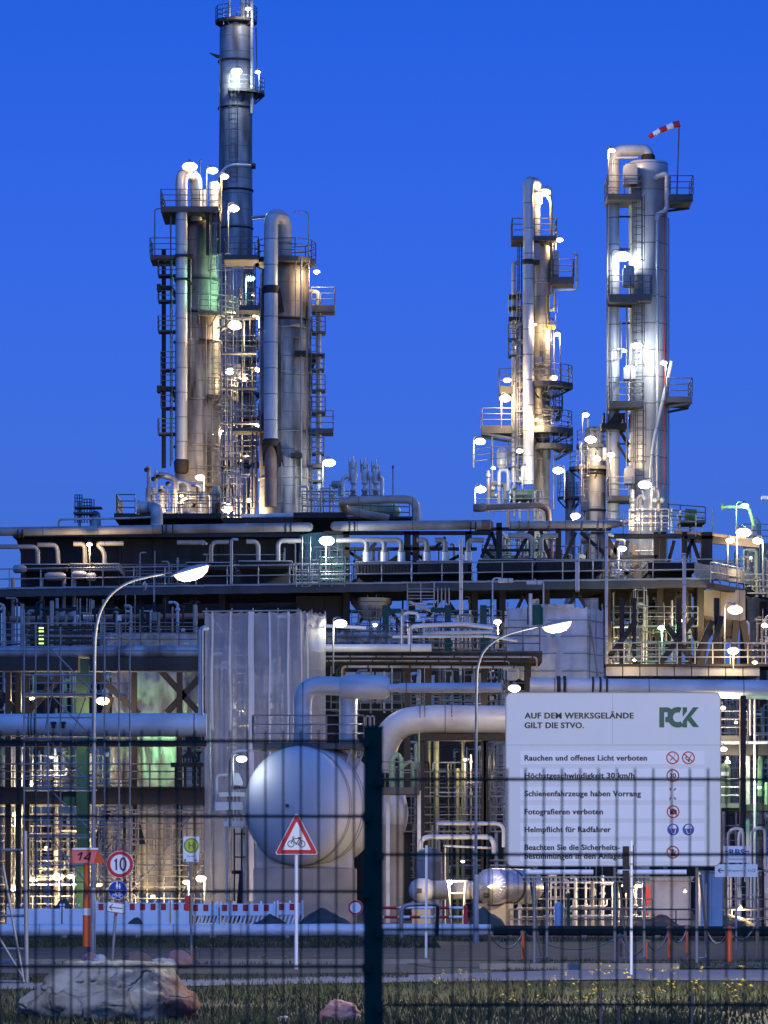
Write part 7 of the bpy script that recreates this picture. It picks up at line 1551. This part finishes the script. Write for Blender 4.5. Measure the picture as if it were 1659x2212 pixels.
# ================================================================ lit work lights
LS = [
 # x, y, d, w, colour, power, pole, label
 (511, 153, 327.3, 24, COOL, 900, (516, 200), 'big cool white work light above the side platform of the tallest tower'),
 (557, 155, 327.0, 12, COOL, 200, (560, 200), 'small cool white light on the outer rail of the tallest tower platform'),
 (536, 18, 327.5, 12, WHITE, 300, None, 'light behind the pipes at the very top of the tallest tower'),
 (410, 358, 259, 34, WARM, 50, (409, 384), 'broad warm light on top of the gooseneck pipe of the thick column'),
 (459, 367, 261, 24, COOL, 200, (446, 460), 'cool white light beside the gooseneck against the tall tower'),
 (485, 380, 262, 20, WARM, 450, (478, 460), 'warm light shining on the foot of the tall tower above the top platform'),
 (505, 449, 262, 25, WARM, 500, (493, 560), 'warm hooded light just below the railed top of the thick column'),
 (541, 600, 261, 20, GREENL, 1700, (531, 668), 'green tinted work light hanging between the two thick columns'),
 (497, 677, 261.8, 26, WARM, 500, None, 'warm light on the semicircular platform of the thick column'),
 (508, 701, 262, 32, WARM, 700, (528, 812), 'broad warm light under the semicircular platform'),
 (550, 684, 257, 18, WARM, 400, (560, 760), 'warm light facing away beside the second thick column'),
 (557, 798, 255, 15, WARM, 300, (562, 860), 'small warm light at the edge of the second thick column'),
 (527, 818, 262, 18, WARM, 400, (500, 930), 'warm light on a hooked pole between the thick columns'),
 (497, 801, 266, 24, COOL, 400, None, 'cool white light shining on the tower behind the instrument box'),
 (557, 918, 254.5, 12, WARM, 300, None, 'small warm light at the middle gallery between the thick columns'),
 (684, 586, 248.5, 15, WARM, 350, None, 'warm light under the round platform of the second thick column'),
 (711, 998, 247, 28, COOL, 500, (697, 1090), 'cool white light on a slim pole beside the second thick column'),
 (432, 1030, 257, 22, WARM, 500, (441, 1090), 'warm light over the goose neck pipes on the slab roof'),
 (490, 1098, 250, 26, WARM, 900, (482, 1122), 'glaring warm light low between the thick columns on the slab roof'),
 (540, 1080, 252, 18, WARM, 500, None, 'warm light low beside the foot of the second thick column'),
 (706, 1166, 224, 34, COOL, 900, (704, 1268), 'large cool white light over the green tank'),
 (193, 1175, 224.0, 14, WARM, 350, (194, 1280), 'warm light hidden among the first cooler pipes'),
 # slim column
 (1177, 414, 254.6, 27, WARM, 500, (1190, 470), 'warm light at the very top of the slim column'),
 (1209, 517, 255, 16, WARM, 250, (1200, 540), 'warm light standing off the upper platform of the slim column'),
 (1204, 721, 254.7, 15, WARM, 300, (1210, 830), 'hooded warm light on a thin pole beside the slim column'),
 (1196, 815, 254, 18, WARM, 350, (1200, 830), 'warm light on the round gallery of the slim column'),
 (1096, 820, 253, 18, WARM, 250, None, 'warm light under the small outer platform of the slim column'),
 (1091, 859, 253, 26, WARM, 600, (1083, 924), 'glaring warm light above the square side platform of the slim column'),
 (1037, 952, 250, 24, COOL, 500, (1023, 1010), 'cool white light on a hooked pole at the outer edge of the pipe tangle'),
 (1123, 973, 251, 15, WHITE, 250, None, 'small white light between the side pipes of the slim column'),
 (1135, 1011, 250, 19, WARM, 400, (1128, 1090), 'warm light in front of the foot of the tall silver pipe'),
 (1038, 1056, 249, 25, COOL, 500, (1026, 1096), 'cool white light low at the outer edge of the pipe tangle'),
 (1206, 1015, 251, 24, COOL, 500, (1220, 1080), 'cool white pair of lights right of the slim column foot'),
 (1243, 1113, 236, 22, WHITE, 500, (1238, 1138), 'white light beside the foot of the short dim column'),
 (1265, 895, 296, 16, WHITE, 300, (1258, 935), 'white light on top of the short dim column'),
 (1276, 948, 297, 26, WHITE, 700, None, 'glaring white light inside the galleries of the short dim column'),
 (1290, 990, 297, 18, WARM, 500, None, 'warm light under the galleries of the short dim column'),
 # silver column
 (1321, 324, 237.5, 17, WARM, 350, (1314, 400), 'warm light at the corner of the big overhead pipe loop'),
 (1345, 552, 239, 36, COOL, 420, (1322, 640), 'glaring cool light between the silver column and its overhead pipe'),
 (1349, 758, 237.5, 10, COOL, 200, (1321, 870), 'small cool light on a hooked arm by the silver column'),
 (1376, 745, 237.3, 22, COOL, 700, (1362, 870), 'glaring cool light that whitens the middle of the silver column'),
 (1434, 783, 237, 15, WHITE, 250, (1438, 866), 'round lamp at the top of the slanting pipe of the silver column'),
 (1320, 981, 237.5, 18, WARM, 350, (1319, 1078), 'warm light before the overhead pipe of the silver column'),
 (1393, 1045, 233, 30, WHITE, 500, (1408, 1120), 'broad white light over the valve cluster of the silver column'),
 (1344, 1184, 225, 20, WHITE, 500, (1336, 1260), 'white light in the dark frame under the silver column'),
 # far right
 (1609, 1091, 231, 18, GREENL, 500, (1590, 1180), 'green tinted light on a hooked pole at the olive pipe arm'),
 (1606, 1148, 229, 34, WARM, 400, (1592, 1270), 'broad warm hooded light at the corner of the side arm'),
 (1577, 1166, 229, 20, WARM, 300, (1572, 1240), 'warm light on a thin pole over the brown cooler box'),
 (1637, 1167, 229, 22, WHITE, 400, (1648, 1270), 'white light on a stout pole at the picture side'),
 (1588, 1315, 221, 34, WARM, 900, (1565, 1440), 'broad warm light below the side arm before the hopper'),
 (1584, 1404, 214.5, 26, WARM, 400, (1584, 1450), 'warm light on the lower gallery beneath the hopper'),
 (1429, 1355, 219, 17, GREENL, 600, (1430, 1440), 'green light on a thin pole below the deck'),
 (1652, 1350, 222, 16, WARM, 400, None, 'warm light cut by the picture side beyond the hopper'),
 (1345, 1400, 224, 10, WARM, 400, None, 'tiny warm light deep under the deck behind the lower gallery'),
 # centre
 (735, 1345, 181, 30, WHITE, 330, (720, 1455), 'tilted white light beside the tall sheeted scaffold'),
 (810, 1349, 214, 13, WARM, 350, None, 'small warm light under the deck beside the grey hopper'),
 (1075, 1342, 205, 18, WARM, 400, (1076, 1400), 'pair of warm lights beside the small sheeted scaffold'),
 (778, 1467, 163.5, 42, COOL, 900, (770, 1604), 'large cool white light on a pole above the drum platform'),
 (1111, 1485, 171, 28, WARM, 700, (1113, 1560), 'round warm light peeping over the corner of the notice board'),
 (522, 1638, 161.0, 24, COOL, 90, (503, 1700), 'cool white light beside the shoulder of the drum'),
 (1004, 1640, 180.5, 8, WARM, 250, None, 'tiny warm light between the olive pipes'),
 (975, 1905, 146, 8, WARM, 420, None, 'warm light between the two tank heads'),
 (1100, 1865, 147, 10, WARM, 450, None, 'warm light above the shiny clad tank behind the notice board'),
 # lower left
 (222, 1512, 176, 30, WARM, 450, None, 'oblong warm light over the long blue grey pipe'),
 (68, 1506, 180, 16, WARM, 350, None, 'warm light between the dark columns near the edge'),
 (111, 1635, 185, 9, WHITE, 400, None, 'small starry white light behind the bare scaffold'),
 (53, 1681, 184, 7, WARM, 250, None, 'tiny warm light behind the bare scaffold rails'),
 (28, 1916, 183, 26, WARM, 400, None, 'broad warm light low behind the scaffold frame'),
 (72, 1899, 184, 20, WARM, 350, (62, GY(184)), 'warm light on a low post behind the scaffold tubes'),
 (125, 1892, 184, 26, WARM, 350, (128, GY(184)), 'warm oblong light low beside the numbered orange post'),
 (153, 1892, 184, 16, WHITE, 300, (160, GY(184)), 'white light low beside the numbered orange post'),
 (403, 1904, 172, 17, WARM, 250, (408, 1960), 'warm light under the bus stop plate'),
 (434, 1896, 173, 24, WARM, 350, (442, 1960), 'broad warm light beside the bus stop post'),
 (362, 1600, 183.6, 14, GREENL, 600, None, 'green light hidden behind the crumpled sheeting'),
 # right under board
 (1347, 1912, 157, 9, WARM, 300, None, 'warm light under the middle of the notice board'),
 (1382, 1913, 156.5, 11, WARM, 250, None, 'warm oblong light under the notice board next to the sign post'),
 (1561, 1528, 178, 14, WARM, 350, None, 'warm light at the upper corner of the notice board'),
 (1563, 1617, 178, 16, WHITE, 250, None, 'flat white light beside the notice board under the girder'),
 (1572, 1645, 178, 12, WHITE, 400, None, 'starry white light before the green lit vessel'),
 (1607, 1648, 178.5, 10, WHITE, 250, None, 'small light against the concrete pillar beyond the notice board'),
 (468, 640, 262.2, 10, GREENL, 700, None, 'added small green tinted light beside the ladder of the thick column'),  # added small lights follow, positions guessed, some at unresolved glints
 (533, 985, 256, 10, WARM, 300, None, 'added small warm light low in the gap between the thick columns'),
 (478, 930, 262, 9, WARM, 300, None, 'added tiny warm light beside the lower ladder of the thick column'),
 (566, 650, 251.5, 9, WARM, 250, None, 'added tiny warm light at the shadow edge of the dark topped column'),
 (344, 1100, 239, 9, WARM, 250, None, 'added tiny warm light among the goose neck pipes beside the elbow duct'),
 (392, 1070, 239.5, 9, WARM, 300, None, 'added small warm light between the goose neck pipes'),
 (1156, 700, 253.2, 8, WARM, 250, None, 'added tiny warm light between the slim column and its silver pipe'),
 (1160, 905, 253, 9, WARM, 350, None, 'added small warm light under the round gallery of the slim column'),
 (1066, 1010, 242, 10, WHITE, 300, None, 'added small white light inside the pipe tangle of the slim column'),
 (1378, 1120, 233.5, 10, WARM, 300, None, 'added small warm light low in the valve cluster of the silver column'),
 (1470, 1340, 222, 9, WARM, 300, None, 'added small warm light beside the hopper feet under the deck'),
 (1630, 1430, 219, 12, WARM, 350, None, 'added warm light on the lower gallery near its far end'),
 (1370, 1425, 213, 8, WARM, 250, None, 'added tiny warm light on the lower gallery behind its handrail'),
 (30, 1760, 184, 9, WARM, 300, None, 'added small warm light high in the warm pipe bank behind the scaffold'),
 (100, 1830, 185, 9, WARM, 300, None, 'added tiny warm light deep in the warm pipe bank'),
 (185, 1790, 185, 8, WARM, 250, None, 'added tiny warm light behind the green column'),
 (215, 1910, 176, 12, WARM, 300, None, 'added warm light low behind the speed sign'),
 (330, 1935, 174, 10, WARM, 300, None, 'added small warm light under the hem of the dusty sheeting'),
 (526, 1530, 181, 9, WARM, 130, None, 'dim warm light inside the tall sheeted scaffold'),
 (930, 1880, 158, 8, WARM, 300, None, 'added tiny warm light above the small flat ended tank'),
 (1000, 1860, 170, 9, WARM, 350, None, 'added small warm light behind the arched pale pipe'),
 (1080, 1560, 184, 8, WARM, 300, None, 'added tiny warm light under the branch pipe beside the notice board'),
 (1170, 1925, 154, 8, WARM, 250, None, 'added tiny warm light behind the first leg of the notice board'),
 (1480, 1925, 160, 8, WARM, 250, None, 'added tiny warm light beside the pale lit wall'),
 (1590, 1560, 184, 8, WARM, 300, None, 'added tiny warm light in the lit pipes beyond the notice board'),
 (1600, 1960, 150, 8, WARM, 250, None, 'added tiny warm light low behind the direction boards'),
 (1640, 1700, 178, 9, GREENL, 250, None, 'added small green tinted light at the gallery beyond the pillar'),
]
LSCALE = 0.30
for x, y, dd_, w, c, pw, pole, lab in LS:
    lamp(x, y, dd_, w, c, pw*LSCALE, lab, pole)
